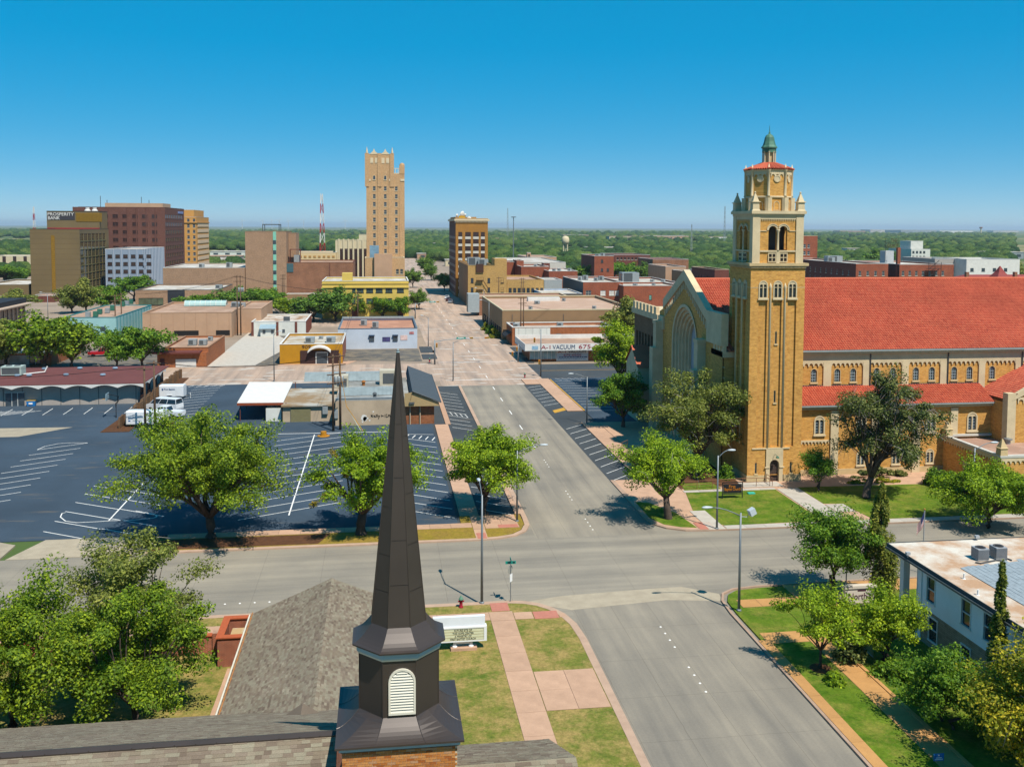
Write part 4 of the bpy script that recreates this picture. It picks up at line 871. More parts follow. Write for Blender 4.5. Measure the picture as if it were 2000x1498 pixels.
    part('ridge_tiles', MB().path([(xg + .5, YRg, zR + .08), (XE, YRg, zR + .08)], .17, 8), M_tile, nr)
    part('north_wall', MB().box(xg + .6, 2 * YRg - YC - .3, 0, XE, 2 * YRg - YC, zE), M_och, nave); part('nave_end', MB().box(XE - .3, YC, 0, XE, 2 * YRg - YC, zE), M_och, nave)
    # aisle
    aw = [52.49, 57.9, 62.5, 67.0, 72.5]; ah = [(w - X1 - .62, w - X1 + .62, 5.15, 7.35, True) for w in aw] + [(w - X1 - .5, w - X1 + .5, 1.2, 2.9, True) for w in aw]
    al = part('aisle_wall', MB().wall((X1, YA, 0), (1, 0, 0), 26, 8.2, ah, .25), M_och, t); am = arch_window(1.4, 2.35, .16, .10, 2); am2 = arch_window(1.1, 1.8, .12, .08, 2)
    for w in aw: inst('window', am, al, (w, YA, 5.05)); inst('window', am2, al, (w, YA, 1.15))
    for a, b in ((53.9, 54.9), (59.2, 60.2), (64.6, 65.6), (69.55, 70.5)): part('pilaster', MB().box(a, YA - .2, 0, b, YA, 8.0), M_stone, al)
    sc_ = MB(); scallops(sc_, (X1 + .1, YA, 4.3), (1, 0, 0), 4.4, 10, .35, .12, .1); part('corbel_frieze', sc_, M_stone, al, kind='stuff'); part('aisle_plinth', MB().box(X1, YA - .12, 0, 75, YA, .8), M_tan_stone, al)
    part('aisle_soffit', MB().box(X1, YA - .5, 8.2, 75.2, YA + .2, 8.6), M_tan_stone, al); part('gutter', MB().box(X1, YA - .72, 8.55, 75.3, YA - .45, 8.72), MC['gutter_grey'], al)
    va = Vector((0, YC - YA + .65, 1.75)); ar = part('aisle_roof', MB().face([(X1, YA - .65, 8.65), (75.4, YA - .65, 8.65), (75.4, YC, 10.4), (X1, YC, 10.4)]), M_tile, t); tl = MB(); tiles(tl, (X1, YA - .65, 8.67), (1, 0, 0), va, 26.2, va.length); part('roof_tiles', tl, M_tile, ar, kind='stuff'); part('flashing', MB().box(X1, YC - .12, 10.3, 76, YC - .02, 10.55), MC['downpipe_grey'], ar)
    # transept gable at the right edge
    tr = MB().wall((75.0, YA - 3.2, 0), (1, 0, 0), 16, 9.0).wall((75.0, YA, 0), (0, -1, 0), 3.2, 9.0).face([(75, YA - 3.2, 9), (91, YA - 3.2, 9), (83, YA - 3.2, 13.2)]); tp = part('transept', tr, M_och, t)
    cpm = MB().box(74.85, YA - 3.35, 0, 75.95, YA - 2.4, 10.2)
    for s in (-1, 1):
        a = [(83 + s * 7.6, 9.3), (83 + s * 8.2, 10.2), (83 + s * 6.9, 10.2), (83, 14.0), (83, 12.7)]; pts = [(x, YA - 3.38, z) for x, z in (a[0], a[2], a[3], a[4])]; cpm.face(pts[::s]); b = [(x, YA - 2.8, z) for x, z in (a[2], a[3])]; cpm.face([pts[1], pts[2], b[1], b[0]][::-s])
    part('gable_coping', cpm, M_stone, tp); s = MB(); 
    for k in range(7): x = 76.2 + k * .9; scallops(s, (x, YA - 3.2, 9.6 + k * .5), (1, 0, 0), .85, 1, .6, .12, .1)
    part('corbel_arches', s, M_stone, tp, kind='stuff')
    v2 = Vector((8, 0, 4.2)); trf = part('transept_roof', MB().face([(75.2, YA - 3.0, 9.3), (83, YA - 3.0, 13.4), (83, YC + 1, 13.4), (75.2, YC + 1, 9.3)]), M_tile, tp); tl = MB(); tiles(tl, (75.2, YC + .5, 9.3), (0, -1, 0), v2, 6.4, v2.length); part('roof_tiles', tl, M_tile, trf, kind='stuff')
    # ---- west gable with the great recessed arch, facing the street side
    gh = 15.1; zW = 15.0; yc = YRg
    gw = MB(); n = 16; rr = 5.0; sp = 14.1; P = lambda y, z, d=0.0: (xg + d, y, z)
    prof = lambda y: 23.9 - .53 * abs(y - yc)                # gable line
    arc = [(yc - rr * math.cos(math.pi * i / n), sp + rr * math.sin(math.pi * i / n)) for i in range(n + 1)]
    for i in range(n): a, b = arc[i], arc[i + 1]; gw.face([P(*b), P(*a), P(a[0], prof(a[0])), P(b[0], prof(b[0]))])
    for y0, y1 in ((yc - 14.6, yc - rr), (yc + rr, yc + 12)): gw.face([P(y1, 0), P(y0, 0), P(y0, min(19.7, prof(y0))), P(y1, prof(y1))])
    gable = part('gable_front', gw, M_och, t)
    for k in range(6):                                       # stepped stone orders of the arch
        ro, ri, d = rr + .45 - k * .42, rr + .03 - k * .42, -.12 + k * .34; m = MB(); 
        for i in range(n):
            a0, a1 = math.pi * i / n, math.pi * (i + 1) / n; q = [(yc - r * math.cos(a), sp + r * math.sin(a)) for r, a in ((ro, a0), (ro, a1), (ri, a1), (ri, a0))]
            m.face([P(*p, d) for p in q][::-1]); m.face([P(*q[2], d), P(*q[3], d), P(*q[3], d + .4), P(*q[2], d + .4)])
        for s in (-1, 1): m.box(xg + d, yc + s * ro if s < 0 else yc + ri, 0, xg + d + .4, yc - ri if s < 0 else yc + ro, sp)
        part('arch_order', m, M_stone, gable)
    part('great_window', MB().face([P(yc - 3, 1, 1.95), P(yc + 3, 1, 1.95), P(yc + 3, 17.5, 1.95), P(yc - 3, 17.5, 1.95)][::-1]), plain('pale_infill', '#b9bfc8', .6, .1), gable)
    m = MB()
    for s in (-1, 1):
        a = [P(yc, 24.25, -.3), P(yc + s * 9.4, 19.55, -.3), P(yc + s * 9.4, 18.2, -.3), P(yc, 22.8, -.3)]; m.face(a[::s]); b = [P(yc, 24.25, .6), P(yc + s * 9.4, 19.55, .6)]; m.face([a[0], b[0], b[1], a[1]][::s]); m.face([a[2], a[3], P(yc, 22.8, 0), P(yc + s * 9.4, 18.2, 0)][::s])
    m.box(xg - .3, yc - 14.8, 15.6, xg + .6, yc - 9.4, 19.55); m.box(xg - .3, yc + 9.4, 15.0, xg + .6, yc + 11.8, 17.0); part('gable_coping', m, M_stone, gable)
    hg = MB()
    for s in (-1, 1):
        for k in range(12): y = yc + s * (.5 + k * .75); hg.box(xg - .2, y - .12, prof(y) - 2.1, xg, y + .12, prof(y) - 1.15)
    part('hanging_corbels', hg, M_stone, gable, kind='stuff')
    for y, w, zz in ((yc + 10.8, 1.6, 15.8), (yc - 7.8, 1.6, 15.2)): part('buttress', MB().box(xg - 1.6, y - w / 2, 0, xg, y + w / 2, zz - 3.5).box(xg - 1.1, y - w / 2 + .1, zz - 3.5, xg, y + w / 2 - .1, zz).box(xg - 1.2, y - w / 2, zz, xg, y + w / 2, zz + .5), M_stone, gable)
    lk = MB().box(xg + .2, 110.4, 0, 43, YC + 4, 14.2); link_ = part('link_wall', lk, M_och, t); cr = MB().box(xg, 110.2, 14.2, 43.2, YC + 4, 14.9)
    for k in range(4): cr.box(xg - .02, 110.2 + k * .95, 14.9, xg + .4, 110.85 + k * .95, 15.6)
    part('battlement', cr, M_stone, link_); part('band', MB().box(xg + .12, 110.35, 12.9, xg + .3, 114, 13.05).box(xg + .12, 110.35, 11.6, xg + .3, 114, 11.75), M_stone, link_)
    # ---- education wing behind, with crenellated parapet
    ex, ey = 41.6, 138.2; w = MB().wall((ex, ey + 14, 0), (0, -1, 0), 14, 16.0, [(1.2 + k * 1.7, 2.3 + k * 1.7, 9.2, 13.2) for k in range(7)], .3); w.box(ex + .35, ey, 0, ex + 22, ey + 14, 16.0); ew = part('school_wing', w, brick('brown_brick', '#8a6a4a', '#745639', '#9d876b', .22, .075, .01, .2, .3, .6), t)
    part('parapet', MB().box(ex - .4, ey - .4, 16.0, ex + 22.4, ey + 14.4, 16.9), M_stone, ew)
    for k in range(7): part('merlon', MB().box(ex - .42, ey + .3 + k * 2, 16.9, ex + .1, ey + 1.5 + k * 2, 18.0), M_stone, ew)
    for k in range(7): part('window', MB().face([(ex + .3, ey + 14 - 1.2 - 1.7 * k, 9.2), (ex + .3, ey + 14 - 2.3 - 1.7 * k, 9.2), (ex + .3, ey + 14 - 2.3 - 1.7 * k, 13.2), (ex + .3, ey + 14 - 1.2 - 1.7 * k, 13.2)]), M_dark, ew)
    m = MB().face([(39.2, 148, 0), (39.2, 141, 0), (39.2, 141, 8.5), (39.2, 144.5, 11.2), (39.2, 148, 8.5)]).box(39.25, 141, 0, 41.6, 148, 8.4); pg = part('porch', m, M_stone, t); part('porch_roof', MB().face([(39, 144.5, 11.5), (39, 140.6, 8.5), (42, 140.6, 8.5), (42, 144.5, 11.5)]).face([(39, 144.5, 11.5), (42, 144.5, 11.5), (42, 148.4, 8.5), (39, 148.4, 8.5)]), M_tile, pg)
    # ---- low annex in front, right
    ax, ay, az = 68.7, 96.25, 4.5
    a = MB().wall((ax, YA, 0), (0, -1, 0), YA - ay, az, [(4.6, 5.5, 0.2, 2.0, True)], .3).wall((ax, ay, 0), (1, 0, 0), 20, az).wall((ax + 20, ay, 0), (0, 1, 0), YA - ay, az); an = part('annex', a, M_och, t)
    part('annex_roof', MB().box(ax + .3, ay + .3, az - .55, ax + 20, YA, az - .35), roofmat('tan_roof', '#cfa993', '#b8937e', .4, .3, .62), an)
    part('annex_parapet', MB().box(ax - .15, ay - .15, az - .05, ax + .35, YA, az + .2).box(ax + .35, ay - .15, az - .05, ax + 20, ay + .35, az + .2).box(ax + .35, YA - .35, az - .05, ax + 20, YA, az + .2), plain('pale_stone', '#d9d5ca', .66, .08, 1), an)
    sm = MB(); scallops(sm, (ax, YA, az - .35), (0, -1, 0), YA - ay, 22, .4, .1, .3); scallops(sm, (ax, ay, az - .35), (1, 0, 0), 20, 34, .4, .1, .3); part('corbel_frieze', sm, M_stone, an, kind='stuff')
    for p in ((ax + .35, ay + .35), (ax + .2, YA - .6)):
        mb = MB(); sq = lambda w, z: [(p[0] - w, p[1] - w, z), (p[0] + w, p[1] - w, z), (p[0] + w, p[1] + w, z), (p[0] - w, p[1] + w, z)]; mb.loft([sq(.45, az + .2), sq(.4, az + .9), sq(.5, az + 1.0), sq(.4, az + 1.08), sq(.05, az + 2.0)], True, False, True); part('pinnacle', mb, M_tan_stone, an)
    part('door_surround', MB().wall((ax - .08, 103.0, 0), (0, -1, 0), 1.5, 2.5, [(.3, 1.2, 0, 2.1, True)], .3), M_stone, an)
    for x, y in ((ax + 7, ay + 4), (ax + 6.2, ay + 7.5)): part('roof_vent', MB().lathe(x, y, [(.3, az - .35), (.3, az + .1), (.5, az + .15), (.5, az + .3), (.1, az + .4)], 12), plain('galvanised', '#b8bcbc', .6, .1, 1, .4, .5, .6), an)
brick_church()
# ------------------------------------------------------------------ white two-storey building at the right
def white_building():
    zr = 6.3; c = G(1734, 1061, zr); x0, y1 = c[0], c[1]; y0 = y1 - 34; xw = x0 + 1.0
    M_side = plain('white_siding', '#eef3f6', 0.86, 0.05, 1.0, .6); M_white = plain('white_paint', '#eef0ee', .74, .05, 1.0, .6)
    t = thing('white_building', 'white two-storey building with lap siding over stone and a stained flat roof', 'building', (x0 + 10, y1 - 10, 0))
    M_rf = roofmat('rusty_roof', '#efe6d6', '#cfa682', .6, .35, .62)
    part('roof', MB().box(x0, y0, zr - .22, x0 + 26, y1, zr), M_rf, t)
    ed = MB().box(x0 - .06, y0, zr - .3, x0, y1 + .06, zr + .05).box(x0, y1, zr - .3, x0 + 26, y1 + .06, zr + .05); part('roof_edge', ed, plain('edge_dark', '#4f5a5e', .55, .2, 2), t)
    part('gutter', MB().box(x0 - .2, y0, zr - .34, x0 - .07, y1, zr - .2), plain('gutter_dark', '#5c666a', .6, .2, 3, .5), t)
    yb = y1 - 2.6                                             # portico in front of the wall towards the cross street
    wins = [(yb - 1.6, 3.4), (yb - 5.7, 3.4), (yb - 8.1, 3.4), (yb - 12, 3.4)]; low = [(yb - 2.0, .7), (yb - 5.8, .4), (yb - 9.8, .4)]; ww, wh = .95, 1.75
    L = yb - y0; H = [(yb - y - ww / 2, yb - y + ww / 2, z, z + wh) for y, z in wins]
    up = part('upper_wall', MB().wall((xw, yb, 2.75), (0, -1, 0), L, zr - .22 - 2.75, [(a, b, c_ - 2.75, d - 2.75) for a, b, c_, d in H], .12).wall((xw, yb, 2.75), (1, 0, 0), 24, 3.3, (), .1, (0, 1, 0)), M_side, t)
    me = MB().face([(0, 0, 0), (-.028, 0, 0), (-.028, -L, 0), (0, -L, 0)]).face([(-.028, 0, 0), (-.004, 0, .2), (-.004, -L, .2), (-.028, -L, 0)][::-1]).mesh('board', M_side)
    nb = int((zr - .25 - 2.75) / .2)
    for k in range(nb):                                       # lap boards, broken at the windows
        z = 2.75 + k * .2; cuts = sorted([(a - .07, b + .07) for a, b, c_, d in H if c_ - .2 < z < d + .05]); x = 0.0
        for a, b in cuts + [(L, L)]:
            if a - x > .05: part('board', MB().face([(xw - .028, yb - x, z), (xw - .028, yb - a, z), (xw - .003, yb - a, z + .2), (xw - .003, yb - x, z + .2)]).face([(xw, yb - x, z), (xw, yb - a, z), (xw - .028, yb - a, z), (xw - .028, yb - x, z)]), M_side, up)
            x = b
    n = N('stacked_stone'); uv = n.walluv(); b_ = n.n('TexBrick', Color1=(*sc(lin('#c3b69d'), .62), 1), Color2=(*sc(lin('#a0917a'), .6), 1), Mortar=(*sc(lin('#857a6c'), .55), 1), Scale=1.0, Mortar__Size=.015, Brick__Width=.55, Row__Height=.14); n.l(uv, b_.inputs['Vector']); n.bump(b_.outputs['Fac'], -.5, .03)
    M_st = n.done(n.mix(.4, b_.outputs[0], n.ramp(n.noise(1.5, uv, 4), [(.3, sc(lin('#8d806c'), .6)), (.7, sc(lin('#cfc3ac'), .65))])), .9, .2)
    HL = [(yb - y - ww / 2, yb - y + ww / 2, z, z + 1.6) for y, z in low]
    lw = part('stone_wall', MB().wall((xw, yb, 0), (0, -1, 0), L, 2.75, HL, .18).wall((xw, yb, 0), (1, 0, 0), 24, 2.75, (), .1, (0, 1, 0)), M_st, t)
    part('ledge', MB().box(xw - .05, y0, 2.70, xw + .02, yb, 2.78), M_side, t)
    def sash(h):
        m = MB(); m.box(-.06, -ww / 2 - .08, -.06, .03, -ww / 2, h + .06).box(-.06, ww / 2, -.06, .03, ww / 2 + .08, h + .06).box(-.07, -ww / 2 - .1, h, .03, ww / 2 + .1, h + .1).box(-.1, -ww / 2 - .12, -.1, .03, ww / 2 + .12, 0).box(-.02, -ww / 2, h / 2 - .03, .05, ww / 2, h / 2 + .03)
        return m.mesh('window', M_white), MB().face([(.07, ww / 2, 0), (.07, -ww / 2, 0), (.07, -ww / 2, h), (.07, ww / 2, h)]).mesh('pane', M_dark)
    for lst, h, par in ((wins, wh, up), (low, 1.6, lw)):
        wm, pm = sash(h)
        for y, z in lst: inst('window', wm, par, (xw, y, z)); inst('pane', pm, par, (xw, y, z))
    # portico columns and fascia, corner boards
    part('column', MB().cbox(x0 + 1.1, y1 - .6, 0, .5, .5, zr - .3), M_white, t); part('column', MB().cbox(x0 + 8, y1 - .6, 0, .5, .5, zr - .3), M_white, t)
    part('beam', MB().box(x0 + .7, y1 - .95, zr - 1.0, x0 + 26, y1 - .3, zr - .23).box(x0 + .7, yb, zr - .9, x0 + 1.4, y1 - .95, zr - .23), M_white, t)
    part('corner_board', MB().box(xw - .09, yb - .5, 0, xw + .01, yb + .02, zr - .22), M_side, t); part('corner_board', MB().box(xw - .09, yb - .02, 0, xw + .5, yb + .09, zr - .22), M_side, t)
    # grey shingled hip on the flat roof
    rnd = random.Random(8); M_gs = plain('grey_shingle', '#a9b5bb', .62, .12, 3, .9, .15); hx, hy = G(1876, 1110, zr)
    hip = part('shingle_hip', MB().face([(hx, hy, zr + .02), (hx, y0, zr + .02), (hx + 9, y0, zr + 2.0), (hx + 9, hy - 3, zr + 2.0)]).face([(hx, hy, zr + .02), (hx + 9, hy - 3, zr + 2.0), (hx + 20, hy - 3, zr + 2.0), (hx + 20, hy, zr + .02)][::-1]), M_gs, t)
    rest = MB(); shingles(rest, (hx, hy, zr + .03), (0, -1, 0), (9, 0, 1.98), 26, 9.2, rnd, .3, .5, .9, skip=lambda p: p.y > hy - 3 * (p.x - hx) / 9); part('hip_shingles', rest, M_gs, hip, kind='stuff')
    M_ac = plain('ac_grey', '#c9cdd0', .64, .08, 2, .5, .4, .3); M_acd = plain('ac_dark', '#5d6166', .5, .1)
    for i, (px_, py_) in enumerate(((1914, 1092), (1949, 1089))):
        gx, gy = G(px_, py_, zr); a = thing('air_conditioner', ['grey rooftop air conditioner with open fan, the one nearer the roof corner', 'grey rooftop air conditioner with slatted grille, farther from the roof corner'][i], 'air conditioner', (gx, gy, zr), 'condensers on the stained flat roof')
        w = .42; part('casing', MB().cbox(gx, gy, zr + .05, 2 * w, 2 * w, .82), M_ac, a); g_ = MB()
        for k in range(9): g_.cbox(gx, gy, zr + .14 + k * .078, 2 * w + .03, 2 * w + .03, .03)
        part('grille', g_, M_acd, a, kind='stuff'); part('fan_guard', MB().lathe(gx, gy, [(.36, zr + .87), (.36, zr + .91), (.30, zr + .91), (.28, zr + .88)], 16, cap0=False), M_acd, a); part('fan', MB().lathe(gx, gy, [(.3, zr + .875), (.05, zr + .9)], 12), M_void, a)
    hose = [G(x, y, zr + .06) for x, y in ((1905, 1098), (1915, 1100), (1930, 1097), (1945, 1094), (1962, 1095), (1968, 1091), (1976, 1094))]
    solo('hose', MB().path([(*p, zr + .06) for p in hose], .06, 6), M_acd, 'thick black hose lying beside the rooftop air conditioners', 'hose')
    for k, (px_, py_) in enumerate(((1773, 1088), (1908, 1055))):
        gx, gy = G(px_, py_, zr); f = thing('floodlight', ['white floodlight on the near roof edge above the column', 'white floodlight on the far roof edge'][k], 'floodlight', (gx, gy, zr)); part('bracket', MB().path([(gx, gy, zr), (gx, gy, zr + .2)], .03, 5), M_ac, f); part('lamp_head', MB().cbox(gx, gy, zr + .18, .3, .22, .2), M_ac, f)
    for k, (px_, py_) in enumerate(((1883, 1130), (1910, 1162))):
        gx, gy = G(px_, py_, zr); solo('vent_pipe', MB().lathe(gx, gy, [(.12, zr), (.06, zr + .03), (.06, zr + .35), (.07, zr + .36)], 8), M_white, ['short dark-topped vent pipe standing on the stained roof', 'short white vent pipe nearer the camera on the stained roof'][k], 'vent pipe')
    # railing and hedge side garden
    r = MB(); M_iron = plain('white_iron', '#d5d8d8', .65, .08, 2)
    rl = thing('railing', 'small white iron railing by the white building entrance', 'railing', (34.2, 61.5, 0.12)); part('rail', MB().path([(33.9, 60.3, 1.05), (33.9, 62.4, 1.05)], .03, 5).path([(33.9, 60.3, .2), (33.9, 62.4, .2)], .025, 5), M_iron, rl)
    for k in range(13): part('baluster', MB().path([(33.9, 60.35 + k * .165, .12), (33.9, 60.35 + k * .165, 1.05)], .018, 4), M_iron, rl)
    # monument sign
    gx, gy = G(1672, 1185); M_mon = plain('monument_cream', '#e4d9c8', .68, .06, 1); s = thing('monument_sign', 'cream monument sign with dark red lettering among the trees', 'sign', (gx, gy, 0.12))
    part('panel', MB().box(gx - .95, gy, .35, gx + 1.5, gy + .3, 1.5), M_mon, s); part('cap', MB().box(gx - 1.15, gy - .08, 1.5, gx + 1.7, gy + .38, 1.72), M_mon, s); part('base', MB().box(gx - 1.1, gy - .05, .1, gx + 1.65, gy + .35, .35), M_st, s)
    word("North's", s, plain('maroon', '#5d1f3c', .5, .05), (gx + .3, gy - .01, .88), 1.9, .55); part('small_lettering', MB().box(gx + .1, gy - .02, 1.27, gx + .8, gy, 1.36), MC['maroon'], s)
    gb = [(gx - 2.2, gy + .6), (gx + 1.8, gy + .6), (gx + 2.4, gy + 2.6), (gx - 1.9, gy + 2.8)]; struct('gravel_bed', MB().prism(gb, 0, .15), plain('gravel', '#b09c90', .6, .3, 6, .9, fine=.6), 'pinkish gravel bed behind the monument sign', 'structure')
    b = thing('bench', 'small white bench beside the white building porch', 'bench', (41.2, 66.8, .12)); part('seat', MB().box(40.7, 66.5, .5, 41.9, 66.95, .57), M_white, b)
    for dx in (40.8, 41.7): part('leg', MB().box(dx, 66.55, .12, dx + .1, 66.9, .5), M_white, b)
    # flags
    def flag(px_, py_, zp, kind, label):
        gx, gy = G(px_, py_); f = thing('flag', label, 'flag', (gx, gy, 0)); part('flagpole', MB().path([(gx, gy, 0), (gx, gy, zp)], .05, 8), M_ac, f); part('ball', MB().lathe(gx, gy, [(.02, zp), (.1, zp + .08), (.1, zp + .14), (.02, zp + .2)], 8), plain('gold_ball', '#c9993c', .6, .1, 1, .4, .5, .5), f)
        cols = {'r': plain('flag_red', '#b32638', .6, .08, 4, .8), 'w': plain('flag_white', '#e9e6e4', .7, .05, 4, .8), 'b': plain('flag_blue', '#2b3a74', .6, .08, 4, .8)}
        n = 13 if kind == 'us' else 2; Wd, Hd = (1.5, 1.15)
        def P(a, v): x = a * .72; return (gx - .05 - x * .55, gy - .25 * math.sin(a * 4) * a * .4, zp - .1 - (1 - v) * Hd * (1 - .25 * a) - a * .95)
        for k in range(n):
            v0, v1 = 1 - (k + 1) / n, 1 - k / n; key = ('r' if k % 2 == 0 else 'w') if kind == 'us' else ('w', 'r')[k]; m = MB()
            for i in range(8):
                a, b = Wd * i / 8, Wd * (i + 1) / 8
                m.face([P(a, v0), P(b, v0), P(b, v1), P(a, v1)])
            part('stripe', m, cols[key], f)
        m = MB()
        for i in range(4):
            a, b = Wd * i / 9, Wd * (i + 1) / 9; v0 = .46 if kind == 'us' else 0
            q = [P(a, v0), P(b, v0), P(b, 1), P(a, 1)]; m.face([(x, y - .012, z) for x, y, z in q]); m.face([(x, y + .012, z) for x, y, z in q])
        part('canton', m, cols['b'], f)
    flag(1802, 1120, 5.6, 'us', 'small striped flag with blue canton hanging beyond the flat roof'); flag(1652, 1160, 5.4, 'tx', 'red white and blue flag half hidden by the round tree')
    # blue yard sign
    gx, gy = G(1833, 1497); y = thing('yard_sign', 'small blue yard sign on wire legs beside the tan walkway', 'sign', (gx, gy, .12)); zz = .35
    part('panel', MB().box(gx - .31, gy, zz, gx + .31, gy + .015, zz + .42), plain('sign_blue', '#1f7fd0', .62, .05), y)
    for k in (-.28, .28): part('leg', MB().path([(gx + k, gy + .01, .1), (gx + k, gy + .01, zz + .3)], .012, 4), M_acd, y)
    o = inst('emblem', MB().lathe(0, 0, [(.05, 0), (.05, .006)], 12).mesh('emblem', M_white), y, (gx, gy - .002, zz + .32)); o.rotation_euler = (R(90), 0, 0)
    part('printed_line', MB().box(gx - .17, gy - .006, zz + .15, gx + .17, gy, zz + .2), M_white, y); part('printed_line', MB().box(gx - .24, gy - .006, zz + .06, gx + .24, gy, zz + .11), M_white, y)
white_building()
# ------------------------------------------------------------------ generic town building: walls with real window openings, parapet, roof, units
WC = {}
M_gl = glass('window_glass', '#39434b', .1, .6); M_gl2 = glass('brown_glass', '#3a2b28', .12, .5)
def wmesh(w, h, fm, gm, nx=1, ny=2, sill=True, d=.12, f=.07):
    key = (round(w, 2), round(h, 2), fm.name, gm.name, nx, ny, sill)
    if key in WC: return WC[key]
    m = MB(); y = d
    m.box(-w / 2, y - .04, 0, -w / 2 + f, y + .06, h).box(w / 2 - f, y - .04, 0, w / 2, y + .06, h).box(-w / 2 + f, y - .04, h - f, w / 2 - f, y + .06, h).box(-w / 2 + f, y - .04, 0, w / 2 - f, y + .06, f)
    for i in range(1, nx): x = -w / 2 + w * i / nx; m.box(x - f / 2, y - .02, f, x + f / 2, y + .05, h - f)
    for j in range(1, ny): z = h * j / ny; m.box(-w / 2 + f, y - .03, z - f / 2, w / 2 - f, y + .05, z + f / 2)
    if sill: m.box(-w / 2 - .1, -.1, -.16, w / 2 + .1, y, 0)
    m.cur = 1; m.face([(-w / 2, y + .03, 0), (w / 2, y + .03, 0), (w / 2, y + .03, h), (-w / 2, y + .03, h)])
    WC[key] = m.mesh('window', [fm, gm]); return WC[key]
M_wf = plain('window_frame_pale', '#d8cfbd', .68, .06, 2); M_wd = plain('window_frame_dark', '#3f3a38', .5, .1, 2); M_cap = plain('coping_white', '#e9e6df', .7, .08, 1)
M_wroof = roofmat('white_roof', '#e8e6e0', '#c3b7a6', .4, .2, .66); M_tanroof = roofmat('sand_roof', '#d3b096', '#b8957c', .4, .2, .62); M_grayroof = roofmat('grey_roof', '#b9bab5', '#8f8d86', .5, .2, .62)
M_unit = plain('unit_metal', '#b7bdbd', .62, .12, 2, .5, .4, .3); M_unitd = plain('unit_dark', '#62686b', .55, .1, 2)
def town(name, label, x0, y0, x1, y1, h, wall, roof, par=.6, wins=(), cap=None, cat='building', cth=.12, units=(), group=None, side=None):
    """wins: (face F/L/R, first centre u, step, count, z0, dz, rows, w, h, frame, glass, nx, ny); u runs left to right as seen from outside"""
    t = thing(name, label, cat, ((x0 + x1) / 2, (y0 + y1) / 2, 0), group); hs_ = {'F': [], 'L': [], 'R': []}; W = {'F': x1 - x0, 'L': y1 - y0, 'R': y1 - y0}; pl = []
    for f, u, du, nu, z, dz, nz, w, hh, fm, gm, nx, ny in wins:
        for i in range(nu):
            for j in range(nz):
                c = u + du * i; hs_[f].append((c - w / 2, c + w / 2, z + dz * j, z + dz * j + hh)); pl.append((f, c, z + dz * j, wmesh(w, hh, fm, gm, nx, ny)))
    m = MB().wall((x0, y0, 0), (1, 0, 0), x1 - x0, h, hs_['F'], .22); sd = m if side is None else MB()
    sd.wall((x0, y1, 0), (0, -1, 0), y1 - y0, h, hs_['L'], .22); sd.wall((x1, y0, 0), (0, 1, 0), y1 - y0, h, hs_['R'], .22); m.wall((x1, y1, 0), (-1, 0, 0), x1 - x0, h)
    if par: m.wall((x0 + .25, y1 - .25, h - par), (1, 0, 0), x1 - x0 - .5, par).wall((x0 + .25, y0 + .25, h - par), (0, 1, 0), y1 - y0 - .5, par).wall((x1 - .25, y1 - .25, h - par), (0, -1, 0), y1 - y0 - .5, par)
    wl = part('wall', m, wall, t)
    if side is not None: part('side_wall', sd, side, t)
    if par or hs_['F'] or hs_['L'] or hs_['R']:
        part('roof', MB().box(x0 + .24, y0 + .24, h - par - .3, x1 - .24, y1 - .24, h - par), roof, t)
    c = cap or M_cap; e = .06
    part('coping', MB().box(x0 - e, y0 - e, h, x1 + e, y0 + .3, h + cth).box(x0 - e, y1 - .3, h, x1 + e, y1 + e, h + cth).box(x0 - e, y0 + .3, h, x0 + .3, y1 - .3, h + cth).box(x1 - .3, y0 + .3, h, x1 + e, y1 - .3, h + cth), c, t)
    for f, u, z, me in pl:
        p, rz = {'F': ((x0 + u, y0, z), 0), 'L': ((x0, y1 - u, z), R(-90)), 'R': ((x1, y0 + u, z), R(90))}[f]; inst('window', me, t, p, rz)
    for ux, uy, uw, ud, uh in units:
        z = h - par; u = part('roof_unit', MB().cbox(x0 + ux, y0 + uy, z + .15, uw, ud, uh).cbox(x0 + ux, y0 + uy, z, uw * .8, ud * .8, .15), M_unit, t)
        part('grille', MB().box(x0 + ux - uw * .42, y0 + uy - ud / 2 - .02, z + .3, x0 + ux + uw * .1, y0 + uy - ud / 2, z + uh), M_unitd, u)
    return t
def px_town(name, label, xl, xr, Y, ytop, depth, wall, roof, **k):
    x0, h = AY(xl, ytop, Y); x1 = AY(xr, ytop, Y)[0]; return town(name, label, x0, Y, x1, Y + depth, h, wall, roof, **k), x0, x1, h
M_must = plain('mustard_paint', '#c98f16', .64, .08, .8); M_choc = plain('chocolate_paint', '#4a2f28', .6, .1, .8); M_blue_w = plain('blue_white_paint', '#cdd6e2', .7, .06, .5, fine=.05)
M_wht = plain('old_white_paint', '#e6e6dc', .7, .08, .6); M_tanw = plain('tan_stucco', '#d1a988', .62, .08, .4, fine=.06); M_turq = plain('turquoise_panel', '#a5d3d3', .64, .08, .4)
M_orb = brick('orange_brick', '#c4713f', '#b05f31', '#b98a66', .3, .08, .008, .15, .3, .6); M_brnb = brick('brown_office_brick', '#86584a', '#77493d', '#7d5b4d', .4, .1, .01, .12, .3, .6); M_rosb = brick('theatre_brick', '#b27a5a', '#9d6648', '#b58e72', .3, .09, .012, .25, .3, .6)
M_tanb = brick('tan_brick', '#c6a07f', '#b89373', '#b99a80', .4, .1, .01, .12, .2, .6); M_bankw = plain('bank_brown', '#857049', .6, .1, .08, .6, .4, fine=.05); M_yelw = plain('yellow_paint', '#e8c864', .66, .06, .3); M_hot = brick('hotel_brick', '#ddb382', '#d2a572', '#d6b48c', .5, .12, .01, .08, .15, .66)
